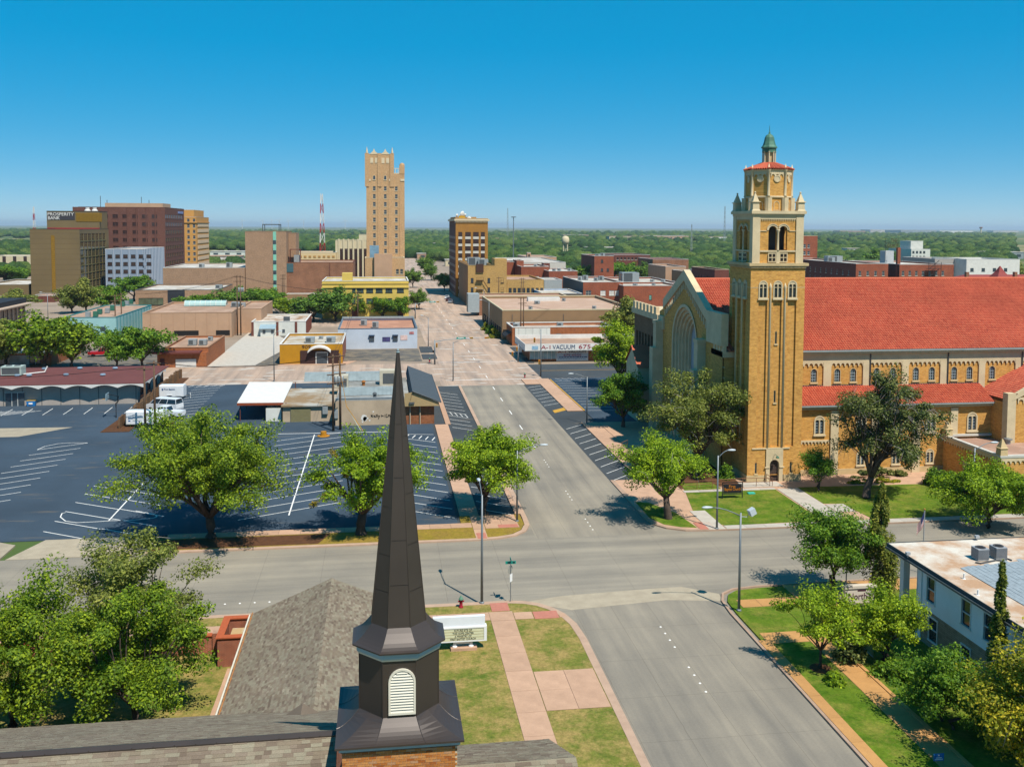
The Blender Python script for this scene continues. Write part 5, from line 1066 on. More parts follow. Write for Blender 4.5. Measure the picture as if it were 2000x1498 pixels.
M_golb = brick('golden_office_brick', '#c98f3e', '#b77c30', '#bb9152', .4, .1, .01, .12, .2, .62); M_tyel = brick('tan_yellow_brick', '#ddb269', '#cfa057', '#cfae7a', .4, .1, .01, .12, .2, .62); M_rdb = brick('rust_brick', '#b8613f', '#a35033', '#a97d66', .4, .1, .01, .18, .2, .6); M_drb = brick('dark_red_brick', '#8a4a3a', '#7a3d30', '#8a675a', .4, .1, .01, .15, .2, .58); M_crm = plain('cream_deco', '#e2d3ae', .66, .06, .3); M_brp = plain('taupe_stucco', '#a4835f', .62, .08, .3)
# ---- mustard shop with arched canopy
t, x0, x1, h = px_town('shop', 'mustard and brown shop with arched white canopy and house number', 546, 669, 209.3, 673, 21, M_must, roofmat('patchy_roof', '#dcdcd4', '#b9a486', .7, .25, .66), par=.5, side=brick('salmon_brick', '#b56a58', '#a35c4c', '#b08a7c', .3, .09, .01, .1, .2, .6), units=[(6, 7, 2.0, 2.2, 1.1), (10.6, 7, 2.0, 2.2, 1.1), (8, 14, 1, 1, .5)], cat='shop')
part('recess', MB().box(x0 + 4.4, 209.1, 0, x1 - .8, 209.35, 2.95), M_choc, t); cx = x0 + 9.0
part('doorway', MB().box(cx - 1.2, 209.02, 0, cx + 1.2, 209.12, 2.5), M_gl, t); part('door_frame', MB().box(cx - 1.32, 208.98, 0, cx - 1.15, 209.15, 2.6).box(cx + 1.15, 208.98, 0, cx + 1.32, 209.15, 2.6).box(cx - 1.32, 208.98, 2.45, cx + 1.32, 209.15, 2.62), M_cap, t)
m = MB(); K = 12
for i in range(K):
    a, b = math.pi * (.18 + .64 * i / K), math.pi * (.18 + .64 * (i + 1) / K); r0 = 2.9; A = (cx - .5 - r0 * math.cos(a), 1.6 + r0 * .82 * math.sin(a)); Bq = (cx - .5 - r0 * math.cos(b), 1.6 + r0 * .82 * math.sin(b)); m.face([(A[0], 207.9, A[1]), (Bq[0], 207.9, Bq[1]), (Bq[0], 209.3, Bq[1] + .15), (A[0], 209.3, A[1] + .15)]); m.face([(A[0], 207.9, A[1] - .35), (Bq[0], 207.9, Bq[1] - .35), (Bq[0], 207.9, Bq[1]), (A[0], 207.9, A[1])])
part('canopy', m, M_cap, t); word('909', t, M_choc, (x0 + 5.7, 209.25, 3.72), 1.9, .7)
# ---- long low building with blue-white side wall
t, x0, x1, h = px_town('shop', 'low building with a blank blue-white wall carrying small posters', 660, 815, 233.4, 643, 27, M_blue_w, roofmat('salmon_roof', '#d79f80', '#c48d70', .3, .2, .62), par=.6, cap=plain('slate_edge', '#6b7f8c', .6, .1), cat='building', units=[(6, 14, 1.6, 1.6, 1.3), (9, 8, 1.6, 1.6, 1.4)])
part('rear_parapet', MB().box(x0, 259.8, h, x1, 260.2, h + .5), plain('grey_parapet', '#a9b3b5', .62, .1), t)
for k, px_ in enumerate((726, 772)): X = AY(px_, 660, 233.3)[0]; w = part('window', MB().box(X - .6, 233.2, 1.9, X + .6, 233.38, 3.2), M_gl, t); part('hood', MB().box(X - .7, 232.9, 3.2, X + .7, 233.38, 3.45), plain('hood_blue', '#2f4a6b', .6, .1), w)
for k, (px_, w_, h_, mt, z) in enumerate(((754.5, 1.9, 1.1, plain('poster_purple', '#4f4a7c', .6, .6, 1.2), 2.35), (789, 1.7, 1.2, plain('poster_pink', '#eecdc4', .68, .15, 1.5), 2.7), (804, 1.1, .6, plain('poster_red', '#c77f7b', .66, .6, 2.5), 3.85))): X = AY(px_, 660, 233.3)[0]; part('poster', MB().box(X - w_ / 2, 233.32, z - h_ / 2, X + w_ / 2, 233.39, z + h_ / 2), mt, t)
# ---- white shed building with rust-stained roof
t, x0, x1, h = px_town('workshop', 'white workshop with rust-stained white roof and brick pilasters', 491, 597, 264, 629, 22, M_wht, roofmat('rust_white_roof', '#ece8de', '#a9835f', .9, .3, .66), par=.35)
for u in (0, 6.6, 11.6): part('pilaster', MB().box(x0 + u, 263.8, 0, x0 + u + .6, 264, h), M_drb, t)
for k in range(7): part('pilaster', MB().box(x1, 265 + 3 * k, 0, x1 + .2, 265.6 + 3 * k, h), M_drb, t)
part('shed_bay', MB().box(x0 + 2.6, 262.2, 0, x0 + 6.2, 264, 2.3), M_wht, t); part('shed_roof', MB().face([(x0 + 2.3, 261.6, 2.2), (x0 + 6.6, 261.6, 2.2), (x0 + 6.6, 264, 3.2), (x0 + 2.3, 264, 3.2)]), plain('blue_metal_roof', '#9fb7c2', .64, .1, .5), t)
for u in (3.2, 5.4, 8.2): part('window', MB().box(x0 + u, 262.1 if u < 6 else 263.9, .9, x0 + u + .7, 262.22 if u < 6 else 264.02, 1.8), M_gl, t)
part('roof_unit', MB().cbox(x0 + 9, 268, h - .35, 1.6, 1.6, 1.3), M_unitd, t)
# ---- big tan stucco building with barrel skylight
t, x0, x1, h = px_town('warehouse', 'large tan stucco building with a glazed barrel skylight on its roof', 278, 452, 262, 612, 38, M_tanw, M_tanroof, par=.5, cap=M_tanw, units=[(20.5, 24, 2.2, 2, 1.3), (22.6, 22, 2, 2, 1.2)])
for a, b in ((340, 388), (422, 449)): X, X2 = AY(a, 650, 262)[0], AY(b, 650, 262)[0]; part('garage_opening', MB().box(X, 261.9, .6, X2, 262.1, 1.9), M_void, t)
m = MB(); sx = AY(362, 600, 290)[0]; sx2 = AY(443, 600, 290)[0]; z = h - .5
m.loft([[(X, 290 + 1.6 * math.cos(math.pi * i / 8), z + .2 + 1.5 * math.sin(math.pi * i / 8)) for i in range(9)] for X in [sx + (sx2 - sx) * k / 8 for k in range(9)]], False); sk = part('skylight', m, plain('skylight_glass', '#b9d6d0', .66, .1, 1, .2, .5), t)
for k in range(9): X = sx + (sx2 - sx) * k / 8; part('glazing_bar', MB().path([(X, 290 + 1.63 * math.cos(math.pi * i / 8), z + .2 + 1.53 * math.sin(math.pi * i / 8)) for i in range(9)], .06, 4), M_cap, sk)
for k in range(8): X = x0 + 2 + k * 2.9; part('panel_joint', MB().box(X, 261.97, 0, X + .06, 262.0, h), plain('joint_tan', '#b48c6d', .6, .1), t)
town('warehouse', 'tan stucco annex right of the skylight building', x1 + .05, 272, x1 + 6.6, 300, h + .1, M_tanw, M_tanroof, cap=M_tanw, par=.4)
# ---- turquoise metal building
x0, h = AY(121, 621, 258); x1 = AY(226, 621, 258)[0]; t = town('metal_building', 'turquoise metal-clad building with green condensers on its roof', x0, 258, x1, 297, h, M_turq, M_tanroof, par=.15, cap=plain('teal_edge', '#2f8f92', .6, .1), side=M_turq)
for k in range(12): part('side_rib', MB().box(x1, 259 + 3.2 * k, 0, x1 + .12, 259.15 + 3.2 * k, h), plain('teal_rib', '#3c8f98', .6, .1), t)
part('window', MB().box(x0 + 9.4, 257.9, 2.5, x0 + 10.6, 258.05, 3.6), M_gl, t); M_gu = plain('green_unit', '#3d7d66', .6, .1, 2)
for k, (px_, py_) in enumerate(((172, 619), (187, 618), (195, 613), (210, 611), (220, 606), (240, 598), (248, 596), (256, 594))): X, Y = G(px_, py_, h); a = part('condenser', MB().cbox(X, Y, h, 1.1, 1.1, 1.3), M_gu if k % 3 else M_unit, t)
# ---- orange brick garage building
x0 = AY(307, 700, 207)[0]; xm = AY(360, 700, 207)[0]; x1, h = AY(403, 681, 207); t = town('garage_building', 'low orange brick building with a white garage door', x0 + 1.0, 209, x1, 231, h, M_orb, M_tanroof, par=.35, cap=plain('tan_edge', '#b98b6a', .6, .1), units=[(4.6, 7, 1.7, 1.8, 1.2), (6.8, 7, 1.6, 1.8, 1.1), (7, 15, 1, 1, .8)])
part('front_bay', MB().box(x0, 207, 0, x1, 209, h - .9), M_orb, t); part('front_canopy', MB().box(x0 - .8, 205.8, h - .9, x1 - 1.2, 209, h - .55), plain('maroon_fascia', '#7c4238', .6, .1), t); a, b = AY(343, 710, 206.9)[0], AY(383, 710, 206.9)[0]
gd = part('garage_door', MB().box(a, 206.88, 0, b, 206.98, 1.75), M_cap, t)
for k in range(4): part('door_panel', MB().box(a + .05, 206.84, .08 + k * .42, b - .05, 206.88, .44 + k * .42), M_cap, gd)
part('door', MB().box(x0 + .6, 206.9, 0, x0 + 1.5, 206.98, 1.9), plain('maroon_door', '#5b2a2c', .55, .1), t)
# ---- orange shopfront behind the left trees
x1, h = AY(100, 690, 212); t = town('shop', 'low orange brick shop with dark glass front behind the trees', x1 - 34, 212, x1, 232, h, M_orb, M_grayroof, par=.3, wins=[('F', 24.5, 3.0, 3, .4, 1, 1, 2.6, 2.0, M_wd, M_gl, 2, 1)], cat='shop')
part('stone_panel', MB().box(x1 - 8.4, 211.9, 0, x1 - 4.4, 212.0, 2.4), M_grayroof, t)
# ---- dark-finned office at the left edge
X, Y = G(49, 584.5, 8); t = town('office', 'office with tall dark windows between pale fins and a black fascia', X - 30, Y - 75, X, Y, 6.6, plain('fin_cream', '#d3bba4', .62, .06), M_wroof, par=.2, wins=[('R', 2, 3.1, 24, .8, 1, 1, 2.2, 5.2, M_wd, M_gl2, 1, 3)])
part('fascia', MB().box(X - 30, Y - 75, 7.0, X + .3, Y + .1, 8.4), plain('black_fascia', '#30343a', .55, .15, 1), t); part('canopy', MB().box(X - 31, Y - 76, 6.72, X + 2.2, Y + 1.4, 7.0), MC['fin_cream'], t)
# ---- low brown building with dark door
t, x0, x1, h = px_town('building', 'low brown brick building with white roof and a large dark door', 264, 426, 356, 567, 34, M_tanb, M_wroof, par=.4, cap=M_unitd, wins=[('F', 5.4, 1, 1, 1.2, 1, 1, 8.6, 2.6, M_wd, glass('olive_glass', '#4d5642'), 4, 1)], units=[(27, 14, 2.5, 2, 1.2)])
m = MB().box(x0 + 11.3, 355.8, 0, x0 + 17.2, 356, h); dd = part('dark_door', m, plain('charcoal_slats', '#3f4248', .55, .1), t)
for k in range(14): part('slat', MB().box(x0 + 11.3, 355.75, .1 + k * .4, x0 + 17.2, 355.8, .34 + k * .4), MC['charcoal_slats'], dd)
# ---- brown bank tower
Yb = 423.0; x0, h = AY(58, 448, Yb); x1 = AY(155, 448, Yb)[0]; yb = AX(213, 500, x1)[0]
gold = plain('gold_louvre', '#b98a1e', .6, .15, 1.5, .4, .5, .3); t = town('bank_tower', 'brown bank tower with gold louvres and a wall of bronze windows', x0, Yb, x1, yb, h, M_bankw, M_grayroof, par=.5, cap=M_wd, wins=[('R', 3.2 + 0, (yb - Yb - 5) / 7, 7, 2.5 + 0, 3.45, 7, (yb - Yb - 5) / 7 - 1.0, 3.1, plain('olive_mullion', '#8d8a5c', .6, .1), glass('bronze_glass', '#3b3323', .06, .8), 2, 3)])
X = AY(104, 500, Yb)[0]; lv = part('louvre_strip', MB().box(X - .7, Yb - .12, 1, X + .7, Yb, h - 3), gold, t)
for k in range(30): part('louvre', MB().box(X - .75, Yb - .2, 1.2 + k * .83, X + .75, Yb - .1, 1.5 + k * .83), gold, lv)
for k in range(12): part('panel_joint', MB().box(x0, Yb - .02, 2.2 + k * 2.2, x1, Yb, 2.28 + k * 2.2), plain('joint_brown', '#6d5a3a', .55, .1), t)
Yp = yb - 13; a, hp = AY(91, 413, Yp); b = AY(213, 413, Yp)[0]; b = min(b, x1 - .3); ph = part('penthouse', MB().box(a, Yp, h - .4, b, yb - .4, hp), M_bankw, t); part('penthouse_coping', MB().box(a - .1, Yp - .1, hp, b + .1, yb - .3, hp + .2), M_wd, ph); part('red_band', MB().box(a + .05, Yp - .1, h - .4, b, Yp, h + .6), plain('band_red', '#a83a36', .6, .1), ph)
sg = part('sign_board', MB().box(AY(92.5, 420, Yp)[0], Yp - .15, AY(100, 429.5, Yp)[1], AY(146, 420, Yp)[0], Yp - .02, AY(100, 415, Yp)[1]), plain('sign_charcoal', '#46434a', .55, .08), ph)
w = AY(144.5, 420, Yp)[0] - AY(93.5, 420, Yp)[0]; word('PROSPERITY', ph, M_cap, (AY(119, 420, Yp)[0], Yp - .22, AY(119, 418.6, Yp)[1]), w, 1.45, t=.1); word('BANK', ph, M_cap, (AY(105.5, 420, Yp)[0], Yp - .22, AY(105.5, 426.1, Yp)[1]), w * .455, 1.45, t=.1)
xa, xb = AY(148.5, 420, Yp)[0], AY(199, 420, Yp)[0]; za, zb_ = AY(170, 433.5, Yp)[1], AY(170, 416.5, Yp)[1]; gp = part('gold_panel', MB().box(xa, Yp - .12, za, xb, Yp, zb_), gold, ph)
for k in range(9): part('louvre', MB().box(xa, Yp - .2, za + .1 + k * (zb_ - za) / 9, xb, Yp - .1, za + .25 + k * (zb_ - za) / 9), gold, gp)
for k in (171, 185): X = AY(k, 410, Yp + 6)[0]; part('cooling_unit', MB().lathe(X, Yp + 6, [(1.4, hp), (1.4, hp + .6), (.9, hp + 1.0), (.9, hp + 1.9)], 12), M_cap, ph)
# ---- brown brick office with rows of dark windows
Yo = 492.0; x0, h = AY(153, 404.5, Yo); x1 = AY(322, 404.5, Yo)[0]; yo = AX(360, 450, x1)[0]; wn = M_gl2
t = town('office_tower', 'ten-storey brown brick office with rows of dark windows', x0, Yo, x1, yo, h, M_brnb, M_grayroof, par=.8, cap=M_brnb, wins=[('F', (AY(225, 430, Yo)[0] - x0) - 18.6, 4.65 * 1.0, 9, 2.2, 3.9, 9, 2.6, 1.9, M_brnb, wn, 2, 1), ('R', 2.6, (yo - Yo - 4) / 10, 10, 2.2, 3.9, 9, (yo - Yo) / 10 - 1.6, 1.9, M_brnb, wn, 1, 1)])
X = AY(205, 400, Yo + 12)[0]; X2 = AY(322, 400, Yo + 12)[0] - 1; part('penthouse', MB().box(X, Yo + 12, h - .5, X2, Yo + 30, AY(250, 397, Yo + 12)[1]), M_tanw, t)
for a in (249, 267, 286, 304): X = AY(a, 430, Yo)[0]; part('rib', MB().box(X - .35, Yo - .25, 0, X + .1, Yo, h), M_brnb, t)
part('sign', MB().box(x1 + .02, yo - 16, h - 2.6, x1 + .2, yo - 3, h - 1.4), plain('sign_violet', '#8f9fd0', .62, .3, 1.5), t)
for k, (px_, pt) in enumerate(((196, 383), (209, 391), (276, 385), (291, 391))): X, z = AY(px_, pt, Yo + 20); part('antenna', MB().path([(X, Yo + 20, h - .5), (X, Yo + 20, z)], .15, 4), M_unitd, t)
# ---- pale blue office block in front of it
Yw = 446.0; x0, h = AY(205, 487, Yw); x1 = AY(278, 487, Yw)[0]; yw = AX(321, 500, x1)[0]; M_pb = plain('pale_blue_panel', '#a9bcd2', .5, .06, .3)
t = town('office', 'pale blue-grey office block with dark square windows', x0, Yw, x1, yw, h, M_pb, M_wroof, par=.4, wins=[('F', 2.0, 3.35, 6, 1.6, 3.4, 5, 2.0, 1.6, M_wd, M_gl2, 1, 1), ('R', 1.6, (yw - Yw - 2) / 14, 14, 1.6, 3.4, 5, 1.1, 1.8, M_pb, M_gl, 1, 1)])
for k in range(7): X = x0 + .3 + 3.35 * k; part('fin', MB().box(X - .12, Yw - .3, 0, X + .12, Yw, h), plain('pale_fin', '#c9d5e4', .56, .05), t)
for k in range(15): Y = Yw + .6 + (yw - Yw - 2) / 14 * k; part('fin', MB().box(x1, Y - .12, 0, x1 + .3, Y + .12, h), MC['pale_fin'], t)
# ---- orange stepped hotel behind the office
Yh = 590.0; x0, h = AY(352, 424, Yh); x1 = AY(383, 424, Yh)[0]; yh = AX(408, 450, x1)[0]; M_orh = plain('orange_stucco', '#dfa456', .64, .06, .2)
t = town('hotel', 'orange stuccoed hotel with a stepped top storey', x0, Yh, x1, yh, h, M_orh, M_tanroof, par=.6, wins=[('F', 4.6, 3.3, 2, 2, 3.35, 10, 1.5, 1.9, M_wf, M_gl, 1, 2)], side=M_orh)
for j in range(9): part('balcony_panel', MB().box(x1, Yh + 4, 2.4 + 3.35 * j, x1 + .25, yh - 2, 4.4 + 3.35 * j), plain('pale_peach', '#efcfa8', .66, .05), t)
part('cornice', MB().box(x0 - .5, Yh - .5, h - 3.5, x1 + .5, yh + .5, h - 2.9), M_orh, t); part('penthouse', MB().box(x0, Yh + 4, h, x1 - 2, yh - 6, h + 4.3), M_orh, t)
# ---- tan tower, warehouse and brick theatre block
t, x0, x1, h = px_town('warehouse', 'long windowless tan brick warehouse with white roof', 318, 478, 405, 523.5, 45, M_tanb, M_wroof, par=.3, units=[(14, 8, 2, 2, 1.5), (25, 10, 2.4, 2, 2)])
t, x0, x1, h = px_town('tower', 'windowless tan brick tower with a mint green window strip', 478.5, 559, 405.3, 452.5, 24, M_tanb, M_grayroof, par=.5, cap=M_tanb, cat='tower')
X = AY(536.5, 500, 405)[0]; sp = part('mint_strip', MB().box(X - .65, 405.1, 0, X + .65, 405.3, h), plain('mint_panel', '#8ed6bd', .66, .08, .6), t)
for k in range(6): part('window', MB().box(X - .62, 405.02, 1.4 + 4.2 * k, X + .62, 405.1, 3.0 + 4.2 * k), M_gl, sp)
a, z = AY(513, 438, 412); b = AY(545, 438, 412)[0]; fr = MB().box(a, 412, z - .4, b, 412.3, z).box(a, 419, z - .4, b, 419.3, z)
for X in (a, b): fr.box(X - .15, 412, h, X + .15, 412.3, z).box(X - .15, 419, h, X + .15, 419.3, z).box(X - .15, 412, z - .4, X + .15, 419.3, z)
part('roof_frame', fr, M_unitd, t); town('tower', 'narrower rear stair tower of tan brick beside the mint strip', x1 + .02, 415, AY(578, 460, 415)[0], 430, AY(570, 456, 415)[1], M_tanb, M_grayroof, cap=M_tanb, cat='tower')
t, x0, x1, h = px_town('theatre', 'blank brown brick theatre block with a steel stair cage on top', 559, 690, 405.8, 513, 30, M_rosb, M_tanroof, par=.4, cap=M_drb, cat='theatre')
X = AY(644, 540, 405.7)[0]; part('brick_joint', MB().box(X - .1, 405.6, 0, X + .1, 405.8, h), M_drb, t); part('vent_panel', MB().box(x0 + .2, 405.6, h - 4, x0 + 2.9, 405.8, h - .4), plain('vent_teal', '#4a7078', .6, .1), t)
cg = MB(); a, b = AY(566, 490, 410)[0], AY(586, 490, 410)[0]
for X in (a, b):
    for Y in (410, 413): cg.box(X - .1, Y - .1, h, X + .1, Y + .1, h + 5.4)
cg.box(a, 409.9, h + 5.2, b, 413.1, h + 5.5); part('stair_cage', cg, M_drb, t); part('cage_unit', MB().cbox((a + b) / 2 + .8, 411.5, h, 2.6, 2, 3), M_unit, t)
px_town('shop', 'low tan shop canopy below the brick theatre', 560, 640, 398, 575, 6, M_brp, M_wroof, par=.2, cat='shop')
# ---- cream deco buildings
t, x0, x1, h = px_town('theatre', 'cream deco theatre with tall dark windows between fluted piers', 655, 735, 470, 470, 25, M_crm, M_grayroof, par=.5, cap=M_crm, wins=[('F', 2.9, 2.0 * 1.15, 7, 4.5, 1, 1, 1.5, 14.5, M_wd, M_gl2, 1, 6)], cat='theatre')
for k in range(8): X = x0 + 1.75 + 2.3 * k; part('pier', MB().box(X - .4, 469.6, 0, X + .4, 470, h + .8), M_crm, t)
px_town('block', 'cream upper block behind the deco theatre', 701, 735, 478, 459, 14, M_crm, M_grayroof, par=.4, cap=M_crm)
t, x0, x1, h = px_town('building', 'low cream building with a decorated parapet band', 578, 656, 460, 493.5, 25, plain('peach_cream', '#edd3a0', .66, .05, .3), M_wroof, par=.5, wins=[('F', 2.0, 4.7, 4, 11.4, 1, 1, 2.3, 2.0, M_wf, M_gl, 3, 1)])
for k in range(8): part('ornament', MB().box(x0 + 1.5 + 2.2 * k, 459.85, h - 2.4, x0 + 2.7 + 2.2 * k, 460, h - 1.5), plain('ornament_ochre', '#c99a55', .62, .2, 2), t)
# ---- tall hotel tower
Yt = 356.0; x0, h = AY(715, 301, Yt); x1 = AY(767.5, 301, Yt)[0]; xs = AY(790, 330, Yt)[0]; hs2 = AY(780, 340, Yt)[1]; M_hs = plain('hotel_stone', '#e8d5b0', .68, .06, .4)
z0 = AY(760, 373, Yt)[1]; dz = 15.05 / 1850 * Yt * 1.0; rows = [z0 - dz * k for k in range(16)]
cu = [AY(p, 400, Yt)[0] - x0 for p in (731, 752.5, 774)]; hw, hh = 1.05, 1.6
t = thing('hotel_tower', 'tall tan brick hotel tower with crenellated stepped top', 'tower', (x0 + 7, Yt + 8, 0))
hol = [(c - hw / 2, c + hw / 2, z, z + hh) for c in cu[:2] for z in rows if z > 1]; m = MB().wall((x0, Yt, 0), (1, 0, 0), x1 - x0, h, hol + [(cu[k] - .45, cu[k] + .45, AY(752, 352, Yt)[1], AY(752, 343.5, Yt)[1], True) for k in (0, 1)] + [(u - .35, u + .35, AY(752, 317.5, Yt)[1], AY(752, 311, Yt)[1]) for u in (AY(727, 314, Yt)[0] - x0, AY(734.5, 314, Yt)[0] - x0, AY(756.5, 314, Yt)[0] - x0)], .2)
m.wall((x0, Yt + 16, 0), (0, -1, 0), 16, h).wall((x1, Yt, hs2 - .1), (0, 1, 0), 16, h - hs2 + .1).wall((x1, Yt + 16, 0), (-1, 0, 0), x1 - x0, h)
m.wall((x1, Yt + .02, 0), (1, 0, 0), xs - x1, hs2, [(cu[2] - (x1 - x0) - hw / 2, cu[2] - (x1 - x0) + hw / 2, z, z + hh) for z in rows if z > 1], .2).wall((xs, Yt, 0), (0, 1, 0), 16, hs2).face([(x1, Yt, hs2), (xs, Yt, hs2), (xs, Yt + 16, hs2), (x1, Yt + 16, hs2)]).face([(x0, Yt, h - .5), (x1, Yt, h - .5), (x1, Yt + 16, h - .5), (x0, Yt + 16, h - .5)])
part('wall', m, M_hot, t); wm = wmesh(hw, hh, M_hs, M_gl, 1, 2)
for c in cu:
    for z in rows:
        if z > 1: inst('window', wm, t, (x0 + c, Yt, z))
aw = arch_window(1.0, 1.7, .1, .05, 1, [M_hs, M_gl])
for k in (0, 1): inst('window', aw, t, (x0 + cu[k], Yt, AY(752, 352, Yt)[1]))
for p in (727, 734.5, 756.5): inst('window', wmesh(.7, 1.2, M_hs, M_gl, 1, 2), t, (AY(p, 314, Yt)[0], Yt, AY(p, 317.5, Yt)[1]))
for p in (738.5, 759.5, 781): X = AY(p, 400, Yt)[0]; part('rib', MB().box(X - .18, Yt - .14, 0, X + .18, Yt, (h if p < 770 else hs2) - 6), M_hot, t)
for p, q in ((717, 724), (738, 745), (760, 767), (782, 790)): a, b = AY(p, 350, Yt)[0], AY(q, 350, Yt)[0]; part('stone_band', MB().box(a, Yt - .18, AY(p, 354, Yt)[1], b, Yt, AY(p, 350, Yt)[1]), M_hs, t)
for p in (716.5, 741, 765.5): X = AY(p, 300, Yt)[0]; part('pier', MB().box(X - .75, Yt - .25, h - 12, X + .75, Yt + .3, h + .3), M_hot, t)
for p in (716.5, 766): X = AY(p, 300, Yt)[0]; part('finial', MB().lathe(X, Yt, [(.4, h + .3), (.35, h + .9), (.05, h + 2.6)], 6), M_hs, t)
for p in (730.5, 752.5):
    X = AY(p, 300, Yt)[0]; part('gablet', MB().face([(X - 1.7, Yt - .1, h - .1), (X + 1.7, Yt - .1, h - .1), (X + .5, Yt - .1, h + .9), (X, Yt - .1, h + 2.0), (X - .5, Yt - .1, h + .9)]).face([(X - 1.7, Yt + .2, h - .1), (X - .5, Yt + .2, h + .9), (X, Yt + .2, h + 2.0), (X + .5, Yt + .2, h + .9), (X + 1.7, Yt + .2, h - .1)]), M_hs, t)
    for s in (-.85, .85): part('ornament_panel', MB().box(X + s - .55, Yt - .1, h - 3.4, X + s + .55, Yt, h - 1.4), M_hs, t)
part('corner_turret', MB().box(xs - 1.9, Yt - .1, hs2, xs + .05, Yt + 2, hs2 + 3.2).lathe(xs - .9, Yt + .9, [(1.0, hs2 + 3.2), (.8, hs2 + 3.8), (.1, hs2 + 4.1)], 8), M_hot, t); part('balustrade', MB().box(x1, Yt, hs2 + 1.9, xs - 1.9, Yt + .2, hs2 + 2.1).box(x1, Yt, hs2, xs - 1.9, Yt + .2, hs2 + .3).box(x1 + .8, Yt, hs2 + .3, x1 + 1.0, Yt + .2, hs2 + 1.9).box(x1 + 1.8, Yt, hs2 + .3, x1 + 2.0, Yt + .2, hs2 + 1.9), M_hs, t)
# lower annex in front of it
t, a, b, hl = px_town('hotel_annex', 'tan brick annex at the foot of the hotel tower with a blank pale wall', 713, 790, 344, 504, 11.9, M_hot, M_tanroof, par=.5, cap=M_hs, wins=[('F', 11.5, 1.5, 2, 6.0, 3.4, 3, 1.1, 1.8, M_hs, M_gl, 1, 2)])
X, X2 = AY(731, 500, 343)[0], AY(766, 500, 343)[0]; part('blank_wall', MB().box(X, 342.6, 0, X2, 344.2, AY(740, 496, 343)[1] ), M_tanw, t); part('tank', MB().box(AY(722, 490, 346)[0], 346, hl - .5, AY(740, 490, 346)[0], 349, AY(730, 480, 346)[1]), plain('tank_blue', '#86a9bd', .62, .2, .8), t)
# ---- yellow three-storey building
Yy = 311.5; x0, h = AY(629, 549.5, Yy); x1 = AY(798, 549.5, Yy)[0]; gp_ = glass('green_pane', '#40504e')
t = town('office', 'bright yellow three-storey building behind the street trees', x0, Yy, x1, Yy + 24, h, M_yelw, M_wroof, par=.4, wins=[('F', AY(p, 570, Yy)[0] - x0, 1, 1, z, 1, 1, w_, 1.65, M_wd, gp_, n_, 1) for p, w_, n_ in ((660, 2.2, 2), (691, 1.1, 1), (703.5, 2.2, 2), (722, 2.2, 2), (740.5, 2.2, 2), (759.5, 2.2, 2), (782, 2.2, 2)) for z in (4.9, 8.4)])
part('cornice', MB().box(x0 - .3, Yy - .35, h - 2.2, x1 + .3, Yy, h - 1.9).box(x0 - .15, Yy - .2, h - .9, x1 + .15, Yy, h - .7), M_yelw, t); part('stair_head', MB().box(AY(668, 540, Yy + 3)[0], Yy + 3, h - .4, AY(688, 540, Yy + 3)[0], Yy + 9, h + 2.4), M_yelw, t)
for p, q in ((687, 698), (777, 788)): part('entrance', MB().box(AY(p, 600, Yy)[0], Yy - .12, 0, AY(q, 600, Yy)[0], Yy, 3), M_drb, t)
# ---- brown and white office with rooftop dishes
Ya = 404.0; x0, h = AY(890, 427, Ya); x1 = AY(953, 427, Ya)[0]; ya = AX(877.5, 500, x0)[0]; M_whp = plain('white_spandrel', '#ddd8cc', .68, .05, .5)
t = town('office_tower', 'golden brown brick office with white spandrels and dishes on its roof', x0, Ya, x1, ya, h, M_golb, M_grayroof, par=.5, cap=M_hs, side=M_brnb, wins=[('F', AY(p, 470, Ya)[0] - x0, 1, 1, AY(900, 461.5, Ya)[1] - 3.05 * k, 1, 1, w_, 1.75, M_wd, M_gl2, 2 if w_ > 2 else 1, 1) for p, w_ in ((899, 1.7), (914, 2.4), (929.5, 2.4), (943, 1.7)) for k in range(9)])
for p, w_ in ((899, 1.7), (914, 2.4), (929.5, 2.4), (943, 1.7)):
    X = AY(p, 470, Ya)[0]
    for k in range(9): z = AY(900, 461.5, Ya)[1] - 3.05 * k; part('spandrel', MB().box(X - w_ / 2, Ya - .06, z - 1.25, X + w_ / 2, Ya, z), M_whp, t)
for k in range(9): z = AY(900, 461.5, Ya)[1] - 3.05 * k; part('side_band', MB().box(x0 - .06, Ya + 1.5, z - 1.2, x0, ya - 1, z - .1), plain('pale_brown_band', '#a98f80', .62, .06), t)
part('cornice', MB().box(x0 - .6, Ya - .6, h - 1.0, x1 + .6, ya + .6, h - .2), M_hs, t); dn = MB()
for k in range(24): X = x0 + k * (x1 - x0) / 24; dn.box(X, Ya - .4, h - 1.7, X + .3, Ya, h - 1.0)
part('brackets', dn, M_hs, t, kind='stuff'); a, b = AY(889, 420, Ya + 5)[0], AY(930.5, 420, Ya + 5)[0]; hp = AY(900, 424, Ya + 5)[1]; part('penthouse', MB().box(a, Ya + 5, h - .5, b, ya - 5, hp), M_golb, t)
def dish(X, Y, z, r, z0): 
    d = part('dish_mast', MB().path([(X, Y, z0), (X, Y, z)], .1, 5), M_unitd, t); m = MB().lathe(0, 0, [(r * .15, .25), (r * .7, .12), (r, -.2), (r * .95, -.22), (.05, .15)], 10); o = inst('dish', m.mesh('dish', M_cap), d, (X, Y, z)); o.rotation_euler = (R(100), 0, R(random.Random(int(X * 10)).uniform(-50, 50)))
